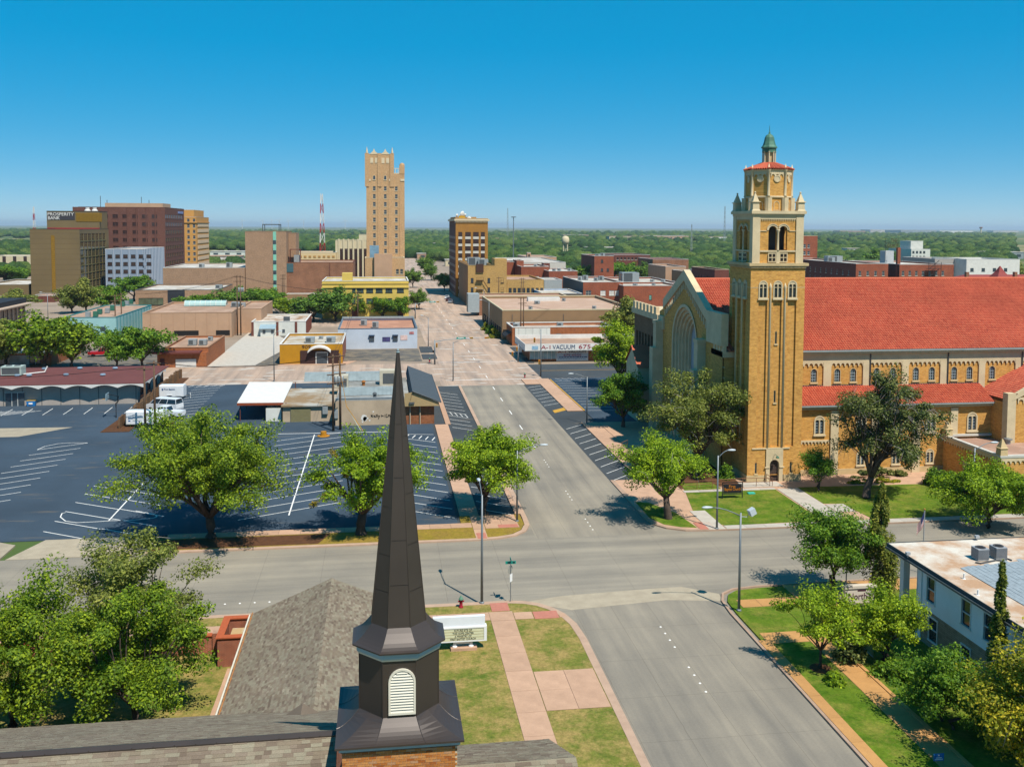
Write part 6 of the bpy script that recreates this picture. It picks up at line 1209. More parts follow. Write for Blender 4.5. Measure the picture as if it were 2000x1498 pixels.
for p, q, r, yy, zz in ((893, 421, .7, 7, hp), (903.5, 418.5, 1.3, 7, hp), (909, 420, .6, 7, hp), (892, 434, 1, 2, h), (916, 428, 1.1, 3, h), (919, 433, 1.2, 2, h), (912, 436, .9, 2, h), (922, 436, .8, 2, h), (933, 436, 1.0, 3, h)): X, z = AY(p, q, Ya + yy); dish(X, Ya + yy, z, r, zz - .5)
part('yellow_unit', MB().cbox(AY(902, 438, Ya + 2)[0], Ya + 2, h - .5, 2.6, 1.6, 1.7), plain('unit_yellow', '#e0a81f', .64, .1), t)
# ---- tan brick building with fire escape
Yf = 357.0; x0, h = AY(914, 519, Yf); x1 = AY(966, 519, Yf)[0]; x2, h2 = AY(990, 506, Yf); yf_ = AX(896, 520, x0)[0]
wn3 = [('F', 1.6, 1, 1, z, 1, 1, 1.0, 1.8, M_wd, M_gl, 1, 2) for z in (1.6, 5.2, 8.8)] + [('F', x1 - x0 - 2.2 , 1, 1, z, 1, 1, 1.0, 1.8, M_wd, M_gl, 1, 2) for z in (1.6, 5.2, 8.8)]
t = town('office', 'tan brick building with iron fire escape and scalloped side parapet', x0, Yf, x1, yf_, h, M_tyel, M_grayroof, par=1.0, wins=wn3, side=M_brp, cap=M_tyel, units=[(5, 30, 5, 4, 3.0), (8.5, 26, 4, 3, 2.4)])
part('stair_tower', MB().box(x1, Yf, 0, x2, Yf + 10, h2), M_tyel, t)
for z in (1.6, 5.2, 8.8): inst('window', wmesh(1.0, 1.8, M_wd, M_gl, 1, 2), t, ((x1 + x2) / 2 + .6, Yf - .1, z))
for k in range(9): part('merlon', MB().box(x0 - .05, Yf + 2 + k * (yf_ - Yf - 4) / 9, h, x0 + .4, Yf + 3.2 + k * (yf_ - Yf - 4) / 9, h + .8), M_brp, t)
fe = MB(); X = AY(937, 540, Yf)[0]
for k in range(3):
    z = 2.6 + 3.6 * k; fe.box(X - 1.3, Yf - 1.2, z, X + 1.3, Yf, z + .08).box(X - 1.3, Yf - 1.2, z, X - 1.22, Yf - 1.12, z + 1.1).box(X + 1.22, Yf - 1.2, z, X + 1.3, Yf - 1.12, z + 1.1).box(X - 1.3, Yf - 1.2, z + 1.05, X + 1.3, Yf - 1.14, z + 1.12)
    fe.path([(X + 1.2, Yf - .7, z), (X + 3.2, Yf - .7, z - 3.2)], .12, 4)
part('fire_escape', fe, plain('rust_iron', '#5b3b2c', .55, .15), t); part('roof_cage', MB().box(X - 1.4, Yf - .5, h - 2.5, X + 1.4, Yf + .3, h + .6), MC['rust_iron'], t)
t, a, b, h3 = px_town('building', 'two-storey tan extension with a row of windows', 990.3, 1062, 358, 547, 34, M_tyel, M_tanroof, par=.6, cap=M_tyel, wins=[('F', 1.0 + .2, 1.75, 8, 5.0, 1, 1, 1.15, 1.7, M_wd, M_gl, 2, 2), ('F', 1.2, 1.75, 8, 1.0, 1, 1, 1.15, 1.7, M_wd, M_gl, 2, 2)])
# ---- low pink brick block with grey corner panel
t, x0, x1, h = px_town('shop', 'low faded pink brick block with a grey metal corner panel', 936, 1110, 318, 580, 16, M_rosb, M_tanroof, par=.4, cap=M_hs, cat='shop')
part('corner_panel', MB().box(AY(914, 580, 317)[0], 316.5, 1.2, AY(936, 580, 317)[0], 322, AY(925, 574, 317)[1]), plain('grey_panel', '#b3bcbd', .62, .08), t)
# ---- large taupe building
x0 = 31.9; z_ = AY(981, 607, 249)[1]; t = town('warehouse', 'large taupe stucco building with a wide sand-coloured flat roof', x0, 249, 69, 300, z_, M_brp, roofmat('pink_sand_roof', '#d9b79f', '#cda98f', .2, .15, .64), par=.6, cap=M_crm, cth=.25, side=M_brp, wins=[('L', 6 + 5.0 * k, 1, 1, .3, 1, 1, 4.2, 2.6, M_wd, M_gl, 3, 1) for k in range(9)], units=[(14, 28, 1.5, 1.5, .8), (9, 9, 1, 1, .8), (24, 38, 1, 1, .8), (27, 9, 1, 1, .8)])
part('roof_duct', MB().box(x0 + 13, 288, z_ - .6, x0 + 23, 290.5, z_ + .5), M_cap, t); X = AY(1131, 625, 249)[0]; part('door', MB().box(X - .8, 248.9, 0, X + .8, 249, 4.2), M_crm, t)
for p in (1000, 1100): X = AY(p, 630, 249)[0]; part('downpipe', MB().box(X, 248.85, 0, X + .1, 249, z_ - 1), M_unitd, t)
# ---- brick shop for lease
t, x0, x1, h = px_town('shop', 'rust brick shop with a blank white billboard offering space', 1000.5, 1195, 236.6, 640, 11.2, M_orb, M_tanroof, par=.5, cap=M_cap, cth=.25, units=[(1.6, 4, 1.6, 1.6, 1.0), (13.5, 6.5, 1.5, 1.5, .9)], cat='shop')
a, b = AY(1006, 650, 236.5)[0], AY(1074.5, 650, 236.5)[0]; bb = part('billboard', MB().box(a, 236.4, .9, b, 236.55, h - .15), M_wht, t); word('This Space - LEASE', t, plain('lettering_green', '#58c98f', .64, .1), ((a + b) / 2 + .3, 236.36, 2.3), 5.0, .5)
for k in range(5): part('seam', MB().box(a + (k + .5) * (b - a) / 5, 236.36, .9, a + (k + .5) * (b - a) / 5 + .05, 236.4, h - .15), M_unit, bb)
part('awning', MB().face([(x0, 238, 3.2), (x0 - 1.6, 238, 2.2), (x0 - 1.6, 245, 2.2), (x0, 245, 3.2)]).face([(x0 - 1.6, 238, 2.2), (x0 - 1.6, 238, 1.8), (x0 - 1.6, 245, 1.8), (x0 - 1.6, 245, 2.2)]), plain('black_awning', '#2e3138', .5, .1), t); part('window_hood', MB().box(AY(1087, 650, 236.4)[0], 236.2, 2.0, AY(1096, 650, 236.4)[0], 236.55, 2.9), M_unitd, t)
# ---- vacuum shop with painted fascia
x0 = 33.0; h = 3.75; t = town('shop', 'vacuum repair shop with a long white fascia in red and blue lettering', x0, 207.4, 61, 221, 2.75, M_orb, M_tanroof, par=.05, cat='shop', cap=M_unit); xr = 62
part('fascia', MB().box(x0 - 1.6, 205.6, 2.75, xr, 205.75, 4.2).box(x0 - 1.6, 205.75, 2.75, x0 - 1.45, 221, 4.2).box(x0 - 1.45, 220.8, 3.0, xr, 221.2, 4.5), M_cap, t); part('canopy', MB().box(x0 - 1.7, 205.5, 2.6, xr, 221, 2.74), M_unit, t); part('canopy_roof', MB().box(x0 - 1.45, 205.75, 2.76, xr, 220.8, 3.55), M_tanroof, t)
red = plain('sign_red', '#b3273c', .6, .05); blu = plain('sign_navy', '#1f4a78', .6, .05); yz = 205.56
def fx(p): return AY(p, 676, yz)[0]
for s, a, b, mt in (('A-1', 1057, 1075, red), ('VACUUM', 1079.5, 1123, blu), ('675-0555', 1130.5, 1192, red)): word(s, t, mt, ((fx(a) + fx(b)) / 2, yz, 3.47), fx(b) - fx(a), .95 if s != 'A-1' else .85)
part('painted_badge', MB().box(fx(1039), yz, 2.95, fx(1051), yz + .04, 3.75), plain('badge_blue', '#9cc3dc', .66, .4, 3), t)
a, b = fx(1037.5), fx(1088.5); wb = part('shop_window', MB().box(a, 207.2, .6, b, 207.35, 2.6), glass('curtain_glass', '#8fa5a8', .1, .6), t)
for k in range(7): part('mullion', MB().box(a + k * (b - a) / 6 - .05, 207.12, .55, a + k * (b - a) / 6 + .05, 207.2, 2.6), M_cap, wb)
a, b = fx(1089.5), fx(1152); bd = part('sign_board', MB().box(a, 207.15, .1, b, 207.35, 2.55), M_cap, t); part('blue_field', MB().box(a + .05, 207.1, .75, b - .05, 207.15, 1.75), plain('field_grey_blue', '#c3ccd6', .68, .04), t)
w_ = b - a; word('A-1', t, red, (a + w_ * .16, 207.06, 2.18), w_ * .25, .55); word('VACUUM', t, plain('sign_deep', '#27305c', .55, .05), (a + w_ * .64, 207.06, 2.18), w_ * .55, .55); word('675-0555', t, red, (a + w_ * .5, 207.04, 1.42), w_ * .55, .48)
rr = random.Random(3); x = a + .6
while x < b - .8: l = rr.uniform(.25, .7); part('small_print', MB().box(x, 207.05, .86, x + l, 207.1, 1.04), blu, t); part('small_print', MB().box(x - .3, 207.05, .48, x + l - .3, 207.1, .62), plain('print_sky', '#7fb2d6', .66, .1), t); x += l + .15
# ---- red brick downtown east
def rb(label, xl, xr, Y, yt, d, wall=M_rdb, roof=M_wroof, **k): return px_town('building', label, xl, xr, Y, yt, d, wall, roof, **k)
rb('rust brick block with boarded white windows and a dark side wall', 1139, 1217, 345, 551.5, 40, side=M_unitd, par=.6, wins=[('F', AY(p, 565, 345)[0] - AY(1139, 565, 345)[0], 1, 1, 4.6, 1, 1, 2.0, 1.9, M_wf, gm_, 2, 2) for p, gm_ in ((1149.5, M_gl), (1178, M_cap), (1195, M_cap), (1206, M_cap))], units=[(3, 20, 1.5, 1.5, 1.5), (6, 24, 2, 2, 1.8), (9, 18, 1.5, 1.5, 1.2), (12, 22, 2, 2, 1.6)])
rb('low rust brick block with white roof edge next to the boarded block', 1218, 1330, 338, 558.5, 22, units=[(6, 6, 1.5, 1.5, .9), (14, 9, 1.2, 1.2, .8)], wins=[('F', 10.2, 1, 1, 3.4, 1, 1, 1.0, 1.8, M_wd, glass('mint_glass', '#5e9a8c'), 1, 2)])
rb('white roofed brick block behind with a big grey roof box', 1217, 1330, 366, 553, 42, units=[(5, 10, 7, 6, 4.2), (16, 14, 1.5, 1.5, 1), (20, 12, 1.5, 1.5, 1)])
t, a, b, h = rb('low building with a bright blue painted wall', 1062, 1137, 336, 574, 26, wall=plain('mural_blue', '#2f9ae0', .64, .25, .4), par=.3); part('dark_band', MB().box(a, 335.8, h - 1.0, b, 336, h), M_wd, t)
rb('grey metal fenced yard building behind the tan extension', 1063, 1098, 372, 547, 16, wall=plain('grey_siding', '#b8bfbf', .62, .08), par=.3)
rb('rust brick building with paired white shutters beyond the tan extension', 1018, 1072, 412, 521, 30, wins=[('F', 4.5, 2.6, 2, 5.8, 1, 1, 1.7, 2.6, M_wf, M_cap, 2, 1), ('F', 12, 1, 1, 5.8, 1, 1, 1.6, 2.4, M_wf, M_gl, 2, 1)], units=[(8, 10, 1.5, 1.5, 1)])
rb('tall rust brick stair head above the downtown roofs', 1009, 1023, 425, 509, 12); rb('small pinkish brick stair head above the downtown roofs', 1062, 1074, 425, 514, 6, wall=M_drb); rb('pale rust block right of the dish-topped office', 990, 1009, 430, 512, 18, units=[(3, 5, 1.5, 1.5, 1)])
rb('wide white-roofed warehouse behind the rust brick blocks', 1000, 1105, 455, 513, 70, wall=plain('pale_wall', '#d8d4c8', .66, .06), par=.3); rb('tan low block with a little brick turret', 1030, 1087, 540, 502.5, 40, wall=M_tanw, roof=M_tanroof, par=.4); rb('brick turret with an arched opening', 1030, 1037, 540, 494, 4, wall=M_tanw, wins=[('F', 1.0, 1, 1, 12.6, 1, 1, .9, 1.6, M_wd, M_void, 1, 1)])
rb('cluttered white roofed block with vents left of the large trees', 1072, 1128, 400, 530, 30, par=.3, units=[(3, 4, 1.5, 1.2, 1), (6, 8, 1.5, 1.2, 1), (10, 5, 1.5, 1.2, 1.2)]); 
t, a, b, h = rb('tall orange brick block with a dark left side', 1161, 1199, 470, 500.5, 32, side=M_drb, wins=[('F', 4.0, 1, 1, 12, 1, 1, 1.2, 1.6, M_wd, M_gl, 1, 2), ('F', 4.0, 3, 2, 7.6, 1, 1, 1.2, 1.6, M_wd, M_gl, 1, 2)], units=[(3, 6, 2.5, 2, 1.4), (6, 8, 2, 2, 1.8)])  # left side's shade is painted in by using the darker brick
rb('long red-brown block with small windows beyond the orange block', 1200, 1270, 540, 498.5, 36, wall=M_drb, roof=M_brnb, par=.2, wins=[('F', 2 + 2.2 * k, 1, 1, 11.0, 1, 1, 1.4, 1.5, M_wf, M_gl2, 1, 1) for k in range(9)]); rb('low brick row with maroon roofs right of the large trees', 1275, 1345, 500, 507, 30, wall=M_rosb, roof=M_drb, par=.2)
rb('tan low block with white roof beyond the church gable', 1300, 1340, 440, 521, 30, wall=M_tanw, roof=M_tanroof); rb('tan block with roof units directly behind the church gable', 1345, 1400, 410, 532, 25, wall=M_brp, units=[(4, 6, 2.5, 2, 1.8), (8, 8, 2.5, 2, 1.5)])
rb('dark brick block with castellated cream edge beside the bell tower', 1396, 1424, 380, 527, 30, wall=M_drb, cap=M_hs, wins=[('L', 3 + 3.6 * k, 1, 1, 6.5, 1, 1, 1.2, 3.0, M_wd, M_gl, 1, 2) for k in range(7)])
# ---- right of the bell tower
rb('six-storey red brick hotel block just right of the bell tower', 1540, 1597, 392, 461, 22, cap=M_hs, wins=[('F', AY(p, 480, 392)[0] - AY(1540, 480, 392)[0], 1, 1, 3.4 + 3.0 * k, 1, 1, 1.1, 1.7, M_wf, M_gl, 1, 2) for p in (1555, 1563, 1572, 1580) for k in range(7)])
t, a, b, h = rb('old red brick hotel with arched windows and fire escapes behind the tile roof', 1672, 1735, 330, 515.5, 62, par=.5, side=M_drb, wins=[('F', 1.6, 3.1, 4, 9.2, 3.3, 2, 1.0, 1.8, M_wf, M_gl, 1, 2), ('L', 6, 4.6, 12, 9.2, 3.3, 2, 1.0, 1.8, M_wf, M_gl, 1, 2)], units=[(2, 25, 3, 3, 2), (6, 30, 6, 4, 2.4)])  # darker side brick paints in the shade of the left face
rb('right wing of the old red brick hotel with iron stair', 1757, 1863, 334, 517, 40, par=.5, side=M_drb, wins=[('F', 1.5, 2.7, 7, 9.0, 3.3, 2, 1.0, 1.8, M_wf, M_gl, 1, 2)])  # left side in darker brick too, its shade put into the colour
X, z = AY(1755, 484, 336); solo('chimney', MB().box(X - .6, 335.4, 0, X + .6, 336.6, z), M_rdb, 'tall rust brick chimney on the old brick hotel', 'chimney'); X, z = AY(1735, 490, 350); tl_ = solo('roof_tank_house', MB().box(X - 1.8, 349, 0, X + 1.8, 353, z), plain('pale_grey_stucco', '#c9cccd', .66, .05), 'pale grey lift house on the old brick hotel roof', 'lift house')
X, z = AY(1742, 475, 345); s = thing('roof_sign', 'skeletal metal letter sign standing on the old brick hotel roof', 'sign', (X, 345, 17)); part('frame', MB().box(X - 2.6, 345, 17.5, X - 2.5, 345.1, z + 2).box(X + 2.5, 345, 17.5, X + 2.6, 345.1, z + 2).box(X - 2.6, 345, z, X + 2.6, 345.1, z + .12).box(X - 2.6, 345, z - 2, X + 2.6, 345.1, z - 1.88), M_wd, s); word('THE', s, MC['rust_iron'], (X + .8, 344.9, z + 1.0), 2.6, 1.4); word('GRACE', s, MC['rust_iron'], (X + .3, 344.9, z - 1.0), 4.4, 1.4)
m = MB()
for k in range(3): z = 8.5 + 3.2 * k; X = AY(1822, 530, 333)[0]; m.box(X - 2.5, 331.6, z, X + 2.5, 333.6, z + .1).box(X - 2.5, 331.6, z + 1, X + 2.5, 331.7, z + 1.1).path([(X - 2, 332.2, z), (X + 2, 332.2, z + 3.2)], .12, 4)
for dx in (-2.5, 0, 2.5): m.box(X + dx - .06, 331.6, 5, X + dx + .06, 331.75, 17.5)
solo('fire_escape', m, M_wd, 'black iron fire escape on the old brick hotel', 'fire escape')
rb('white four-storey block with a square tower beyond the brick hotel', 1780, 1817, 620, 487, 30, wall=M_wht, wins=[('F', 1.6, 2.7, 4, 6, 3.4, 3, 1.6, 1.6, M_wd, M_gl, 2, 1)]); rb('white tower block with a faded painted emblem', 1779, 1803, 626, 471, 14, wall=M_wht); rb('long white building with small dark windows at the right', 1888, 1992, 430, 507, 30, wall=M_wht, wins=[('F', 3 + 6 * k, 1, 1, 9.2, 1, 1, 1.8, 1.6, M_wd, M_gl, 1, 1) for k in range(4)]); rb('long grey office with dark window bays left of the white building', 1826, 1888, 440, 506, 30, wall=plain('grey_office', '#b9b3aa', .64, .06), wins=[('F', 1.6, 2.2, 6, 9, 1, 1, 1.5, 2.4, M_wd, M_gl2, 1, 1)])
# red-roofed house by the far right trees
X0, Y = 92.0, 262.0; X, zt = AY(1970, 521, Y); t = thing('red_roofed_house', 'large old house with steep dark red roofs at the far right', 'house', (X, Y + 8, 0)); rm = plain('maroon_shingle', '#a34a44', .6, .12, 2, .8); zz = AY(1970, 547, Y)[1]
part('wall', MB().box(X - 14, Y, 0, X + 16, Y + 16, zz - 1.5), M_crm, t); part('roof', MB().loft([[(X - 15, Y - 1, zz - 1.5), (X + 17, Y - 1, zz - 1.5), (X + 17, Y + 17, zz - 1.5), (X - 15, Y + 17, zz - 1.5)], [(X - 9, Y + 8, zz + 1.2), (X + 11, Y + 8, zz + 1.2), (X + 11, Y + 8.4, zz + 1.2), (X - 9, Y + 8.4, zz + 1.2)]], True, False, True), rm, t)
part('turret_roof', MB().loft([[(X - 3, Y + 1, zz - .5), (X + 3, Y + 1, zz - .5), (X + 3, Y + 7, zz - .5), (X - 3, Y + 7, zz - .5)], [(X - 1, Y + 3, zz + 2.2), (X + 1, Y + 3, zz + 2.2), (X + 1, Y + 5, zz + 2.2), (X - 1, Y + 5, zz + 2.2)], [(X - .1, Y + 3.9, zt), (X + .1, Y + 3.9, zt), (X + .1, Y + 4.1, zt), (X - .1, Y + 4.1, zt)]], True, False, True), rm, t)
for dx in (-11, 5): part('chimney', MB().box(X + dx, Y + 4, zz - 1, X + dx + .9, Y + 5, zz + 2.2), M_rosb, t)
rb('low brown annex with pale roof left of the bank tower', -40, 57, 428, 556, 40, wall=M_bankw); rb('dark red low wall block below the bank tower', 62, 106, 388, 578, 12, wall=M_drb, roof=M_tanroof, par=.2); rb('long pale school-like building at the left edge beyond the bank', -30, 58, 610, 501, 30, wall=M_crm, wins=[('F', 5, 6, 6, 6, 1, 1, 2, 5, M_wd, M_gl2, 1, 1)])
# ------------------------------------------------------------------ long maroon-roofed building with scalloped canopy, left
def scallop_building():
    z = AY(280, 748, 164.0)[1]; xr, yf = AY(280, 748, 164.0)[0], 164.0; yb = G(333, 714, z)[1]; xl = -95.0; x1 = xr - 1.3
    t = thing('clinic', 'long low building with maroon roof and a white scalloped eave', 'building', (xr - 20, 175, 0)); M_con = plain('grey_concrete', '#b9aea4', .66, .1, .6)
    part('wall', MB().box(xl, 165.4, 0, x1, yb - 1.5, z - .3), M_con, t); part('roof', MB().box(xl, yf, z - .12, xr, yb, z), plain('maroon_roof', '#7d4a45', .6, .1, .4, .85, .2, fine=.1), t)
    m = MB(); s = 4.15; n = int((xr - xl) / s)
    for k in range(n):
        x = xr - s * (k + 1)
        for i in range(8):
            a, b = x + s * i / 8, x + s * (i + 1) / 8; f = lambda v: -.75 + .5 * math.sin(math.pi * v)
            m.face([(a, yf, z + f(i / 8)), (b, yf, z + f((i + 1) / 8)), (b, yf, z - .1), (a, yf, z - .1)]); m.face([(a, yf, z + f(i / 8)), (a, 165.4, z + f(i / 8)), (b, 165.4, z + f((i + 1) / 8)), (b, yf, z + f((i + 1) / 8))])
    for k in range(int((yb - yf) / s)):
        y = yf + s * k
        for i in range(8): a, b = y + s * i / 8, y + s * (i + 1) / 8; m.face([(xr, a, z - .75 + .5 * math.sin(math.pi * i / 8)), (xr, b, z - .75 + .5 * math.sin(math.pi * (i + 1) / 8)), (xr, b, z - .1), (xr, a, z - .1)])
    part('scalloped_eave', m, M_cap, t)
    for k in range(13): X = x1 - .3 - 3.0 * k; part('wall_joint', MB().box(X, 165.34, 0, X + .08, 165.4, z - .6), M_unitd, t)
    for k in range(4): Y = 167 + 5 * k; part('side_window', MB().box(x1 - .02, Y, .3, x1 + .06, Y + 2.2, z - .7), M_gl, t)
    d = AY(29, 770, 165.3)[0]; dr = part('entrance', MB().box(d - 1.45, 165.25, 0, d + 1.45, 165.4, 2.3), M_gl, t); part('door_frame', MB().box(d - .5, 165.18, 0, d - .42, 165.26, 2.3).box(d + .42, 165.18, 0, d + .5, 165.26, 2.3).box(d - 1.5, 165.18, 2.25, d + 1.5, 165.26, 2.35), M_cap, dr)
    ux, uy = G(22, 735, z); u = part('roof_unit', MB().cbox(ux, uy + 1, z + .2, 3.4, 2.2, 1.5), plain('pale_green_unit', '#bccdc4', .64, .08), t); part('grille', MB().box(ux - 1.5, uy - .13, z + .4, ux + 1.4, uy - .1, z + 1.5), M_unitd, u)
    for px_ in (-.7, .7): part('fan', MB().lathe(ux + px_, uy + 1, [(.55, z + 1.7), (.5, z + 1.8), (.1, z + 1.75)], 12), M_unitd, u)
    part('duct', MB().path([(ux + 1.8, uy + .5, z + .25), (ux + 4.5, uy + 3, z + .25), (ux + 4.9, uy + 3.3, z + 1.2)], .12, 6), M_cap, t)
    for a, b in ((87, 722), (156, 721), (225, 721), (57, 735), (129, 734), (201, 734), (34, 735)): X, Y = G(a, b, z); part('roof_vent', MB().lathe(X, Y, [(.3, z), (.3, z + .15), (.5, z + .18), (.4, z + .38)], 10), plain('vent_blue', '#8fa8bd', .62, .1), t)
scallop_building()
# ------------------------------------------------------------------ tan shop with metal mansard, dark gable and white carport
def mansard_shop():
    t = thing('shop', 'tan walled shop with grey metal mansard, dark gable roof and brick corner', 'shop', (0, 160, 0)); Y = 143.3; h = 4.1; xl = AY(655, 800, Y)[0]; xr = 3.4; yb = 164.0; M_pl = plain('stained_plaster', '#cdb79b', .62, .14, .5, fine=.1); M_ms = plain('mansard_metal', '#a7b3b3', .62, .14, .9, .5, .4, .3)
    part('wall', MB().box(xl, Y, 0, xr, yb, h - .3), M_pl, t); part('parapet', MB().box(xl, Y, h - .3, xr, Y + .3, h).box(xl, Y - .05, h, xr, Y + .35, h + .1), M_unit, t)
    part('roof', MB().box(xl + .1, Y + .3, h - .5, xr + .8, yb, h - .25), M_grayroof, t)
    for k, (y, x0, x1, z0, z1) in enumerate(((148.4, xl + .6, xr, h - .2, h + .75), (162.4, xl - 6, xr, h - .2, h + 1.0))):
        n = int((x1 - x0) / .62); m = MB()
        for i in range(n):
            a, b = x0 + i * (x1 - x0) / n, x0 + (i + 1) * (x1 - x0) / n; m.face([(a + .03, y - 1.3, z0), (b - .03, y - 1.3, z0), (b - .03, y + .8, z1), (a + .03, y + .8, z1)]); m.face([(a - .03, y - 1.34, z0 + .05), (a + .03, y - 1.34, z0 + .05), (a + .03, y + .76, z1 + .05), (a - .03, y + .76, z1 + .05)])
        mp = part('mansard', m, M_ms, t); part('mansard_back', MB().face([(x1, y + .8, z1), (x0, y + .8, z1), (x0, y + 1.2, z0), (x1, y + 1.2, z0)]), M_ms, mp)
    part('rear_band', MB().box(xl - 6, 163.3, h - .2, xr, 163.8, h + 1.0), plain('blue_grey_band', '#a9bcc4', .62, .1), t)
    for (px_, py_, w, d, hh) in ((667, 752, 2.2, 2.2, 1.9), (757, 747, 2.6, 2.4, 2.4)): X, Yg = G(px_, py_, h); u = part('roof_unit', MB().cbox(X, Yg, h - .25, w, d, hh), plain('beige_unit', '#d3cab3', .64, .08), t); part('grille', MB().box(X - w * .3, Yg - d / 2 - .04, h, X + w * .4, Yg - d / 2, h + hh - .7), M_unitd, u)
    for (px_, py_) in ((732, 774), (710, 750), (672, 760)): X, Yg = G(px_, py_, h); part('roof_vent', MB().lathe(X, Yg, [(.25, h - .3), (.25, h + .3), (.4, h + .35), (.2, h + .6)], 8), M_unitd if py_ != 750 else plain('rust_vent', '#b0702f', .6, .2), t)
    # dark gable facing the street
    xg1 = 8.9; zr = 5.5; ze = 3.5; y0, y1 = 143.2, 169.0; dk = plain('charcoal_shingle', '#59636b', .58, .1, 2, .9, .15, fine=.25); part('street_roof', MB().face([(xr + 1.2, y0 - 1.0, zr - .3), (xg1, y0 - 1.0, ze), (xg1, y1, ze), (xr + 1.2, y1, zr - .3)]).face([(xr + 1.2, y0 - 1, zr - .3), (xr + 1.2, y1, zr - .3), (xr + .9, y1, h - .3), (xr + .9, y0 - 1, h - .3)]), dk, t); part('roof_edge', MB().path([(xr + 1.2, y0 - 1, zr - .28), (xg1, y0 - 1, ze - .02), (xg1, y1, ze - .02)], .1, 4), M_unitd, t)
    part('gable_boards', MB().face([(xr, y0 - .8, ze - .6), (xg1 - .3, y0 - .8, ze - .6), (xg1 - .3, y0 - .8, ze - .1), (xr + 1.2, y0 - .8, zr - .45), (xr, y0 - .8, zr - .6)]).face([(xr, y0 - .8, ze - .6), (xr, y0, ze - .6), (xg1 - .3, y0, ze - .6), (xg1 - .3, y0 - .8, ze - .6)]), plain('tan_boards', '#bfa576', .62, .06, 2), t)
    bx = AY(848, 810, Y)[0]; part('brick_wall', MB().box(xr + .05, Y - .05, 0, bx, y1 - 2, ze - .5), brick('corner_brick', '#b3683c', '#9a5230', '#b58a66', .3, .09, .012, .3, .3, .6), t); part('side_glass', MB().box(bx, 148, .3, bx + .08, 164, 2.3), M_gl, t)
    for X in (AY(801, 810, Y)[0], AY(820.5, 810, Y)[0]): part('pipe', MB().path([(X, Y - .2, 0), (X, Y - .2, 3.0)], .1, 6), M_pl if X < 6 else M_unitd, t)
    part('lamp', MB().box(xr + .7, Y - 1.1, 3.3, xr + 1.5, Y - .8, 3.55), M_unitd, t)
    # low left part with patched roof
    lx0 = AY(552, 793, 147)[0]; zl = AY(552, 793, 147)[1]; part('low_wing', MB().box(lx0, 147, 0, xl, 162, zl - .1), M_pl, t); part('low_roof', MB().box(lx0 - .2, 146.6, zl - .1, xl + .05, 162.3, zl + .12), roofmat('patched_roof', '#c9c6bb', '#a38763', .85, .22, .64), t); part('shutter_door', MB().box(lx0 + 1.2, 146.85, 0, lx0 + 4.2, 147, 2.2), plain('olive_shutter', '#8d8660', .6, .1, 3), t); part('lean_to', MB().box(lx0 - 2.6, 147.8, 0, lx0 - .3, 153, 2.0), M_wht, t)
    for k in range(2): part('meter_box', MB().box(xl - 2.1 + 1.7 * k, Y + 3.3 - (3.5 if k else 0), 1.2, xl - 1.3 + 1.7 * k, Y + 3.6 - (3.5 if k else 0), 2.5), M_unit, t)
    # painted scrawl and patches on the plaster
    ink = plain('spray_black', '#2d2926', .5, .1); S = lambda *p: [(AY(a, b, Y)[0], Y - .03, AY(a, b, Y)[1]) for a, b in p]
    for q in (((725, 809), (725, 814)), ((729, 810), (725, 812), (729, 814)), ((730, 812), (733, 811), (731, 813.5), (734, 814)), ((735, 809), (735, 814)), ((737, 809), (737, 814)), ((739, 811), (740, 813.5), (742, 811), (739, 818)), ((745, 810), (745, 813)), ((746, 813), (748, 811), (749, 813)), ((752, 809), (752, 814)), ((754, 809), (756, 809), (754, 814), (757, 814)), ((758, 814), (759, 809), (760, 812), (761, 809), (762, 814))): part('scrawl', MB().path(S(*q), .05, 4), ink, t)
    for px_, py_, r in ((711, 816, .42), (713, 818, .3), (718, 817, .13), (722, 821, .12), (708, 824, .12), (729, 804, .1)): X, z = AY(px_, py_, Y); part('paint_patch', MB().face([(X + r * math.cos(a * .7) * (1 + .2 * (a % 2)), Y - .02, z + r * 1.2 * math.sin(a * .7)) for a in range(9)]), M_cap, t)
    # carport
    c = thing('carport', 'white flat-roofed carport beside the tan shop', 'carport', (-20, 172, 0)); a, zc = AY(463, 788, 158); zc = 2.9; p = [G(463, 787, zc), G(553, 786, zc), G(572, 746, zc), G(487, 746, zc)]; part('roof', MB().prism(p, zc - .15, zc, True, True), M_cap, c); part('fascia', MB().prism([(p[0][0], p[0][1] - .1), (p[1][0], p[1][1] - .1), p[1], p[0]], zc - .4, zc - .02), plain('rust_fascia', '#a5512f', .6, .15), c)
    for q in (p[0], p[1], ((p[0][0] + p[3][0]) / 2, (p[0][1] + p[3][1]) / 2), p[2], p[3]): part('post', MB().path([(q[0] + .4, q[1] + .3, 0), (q[0] + .4, q[1] + .3, zc - .1)], .07, 6), M_drb, c)
mansard_shop()
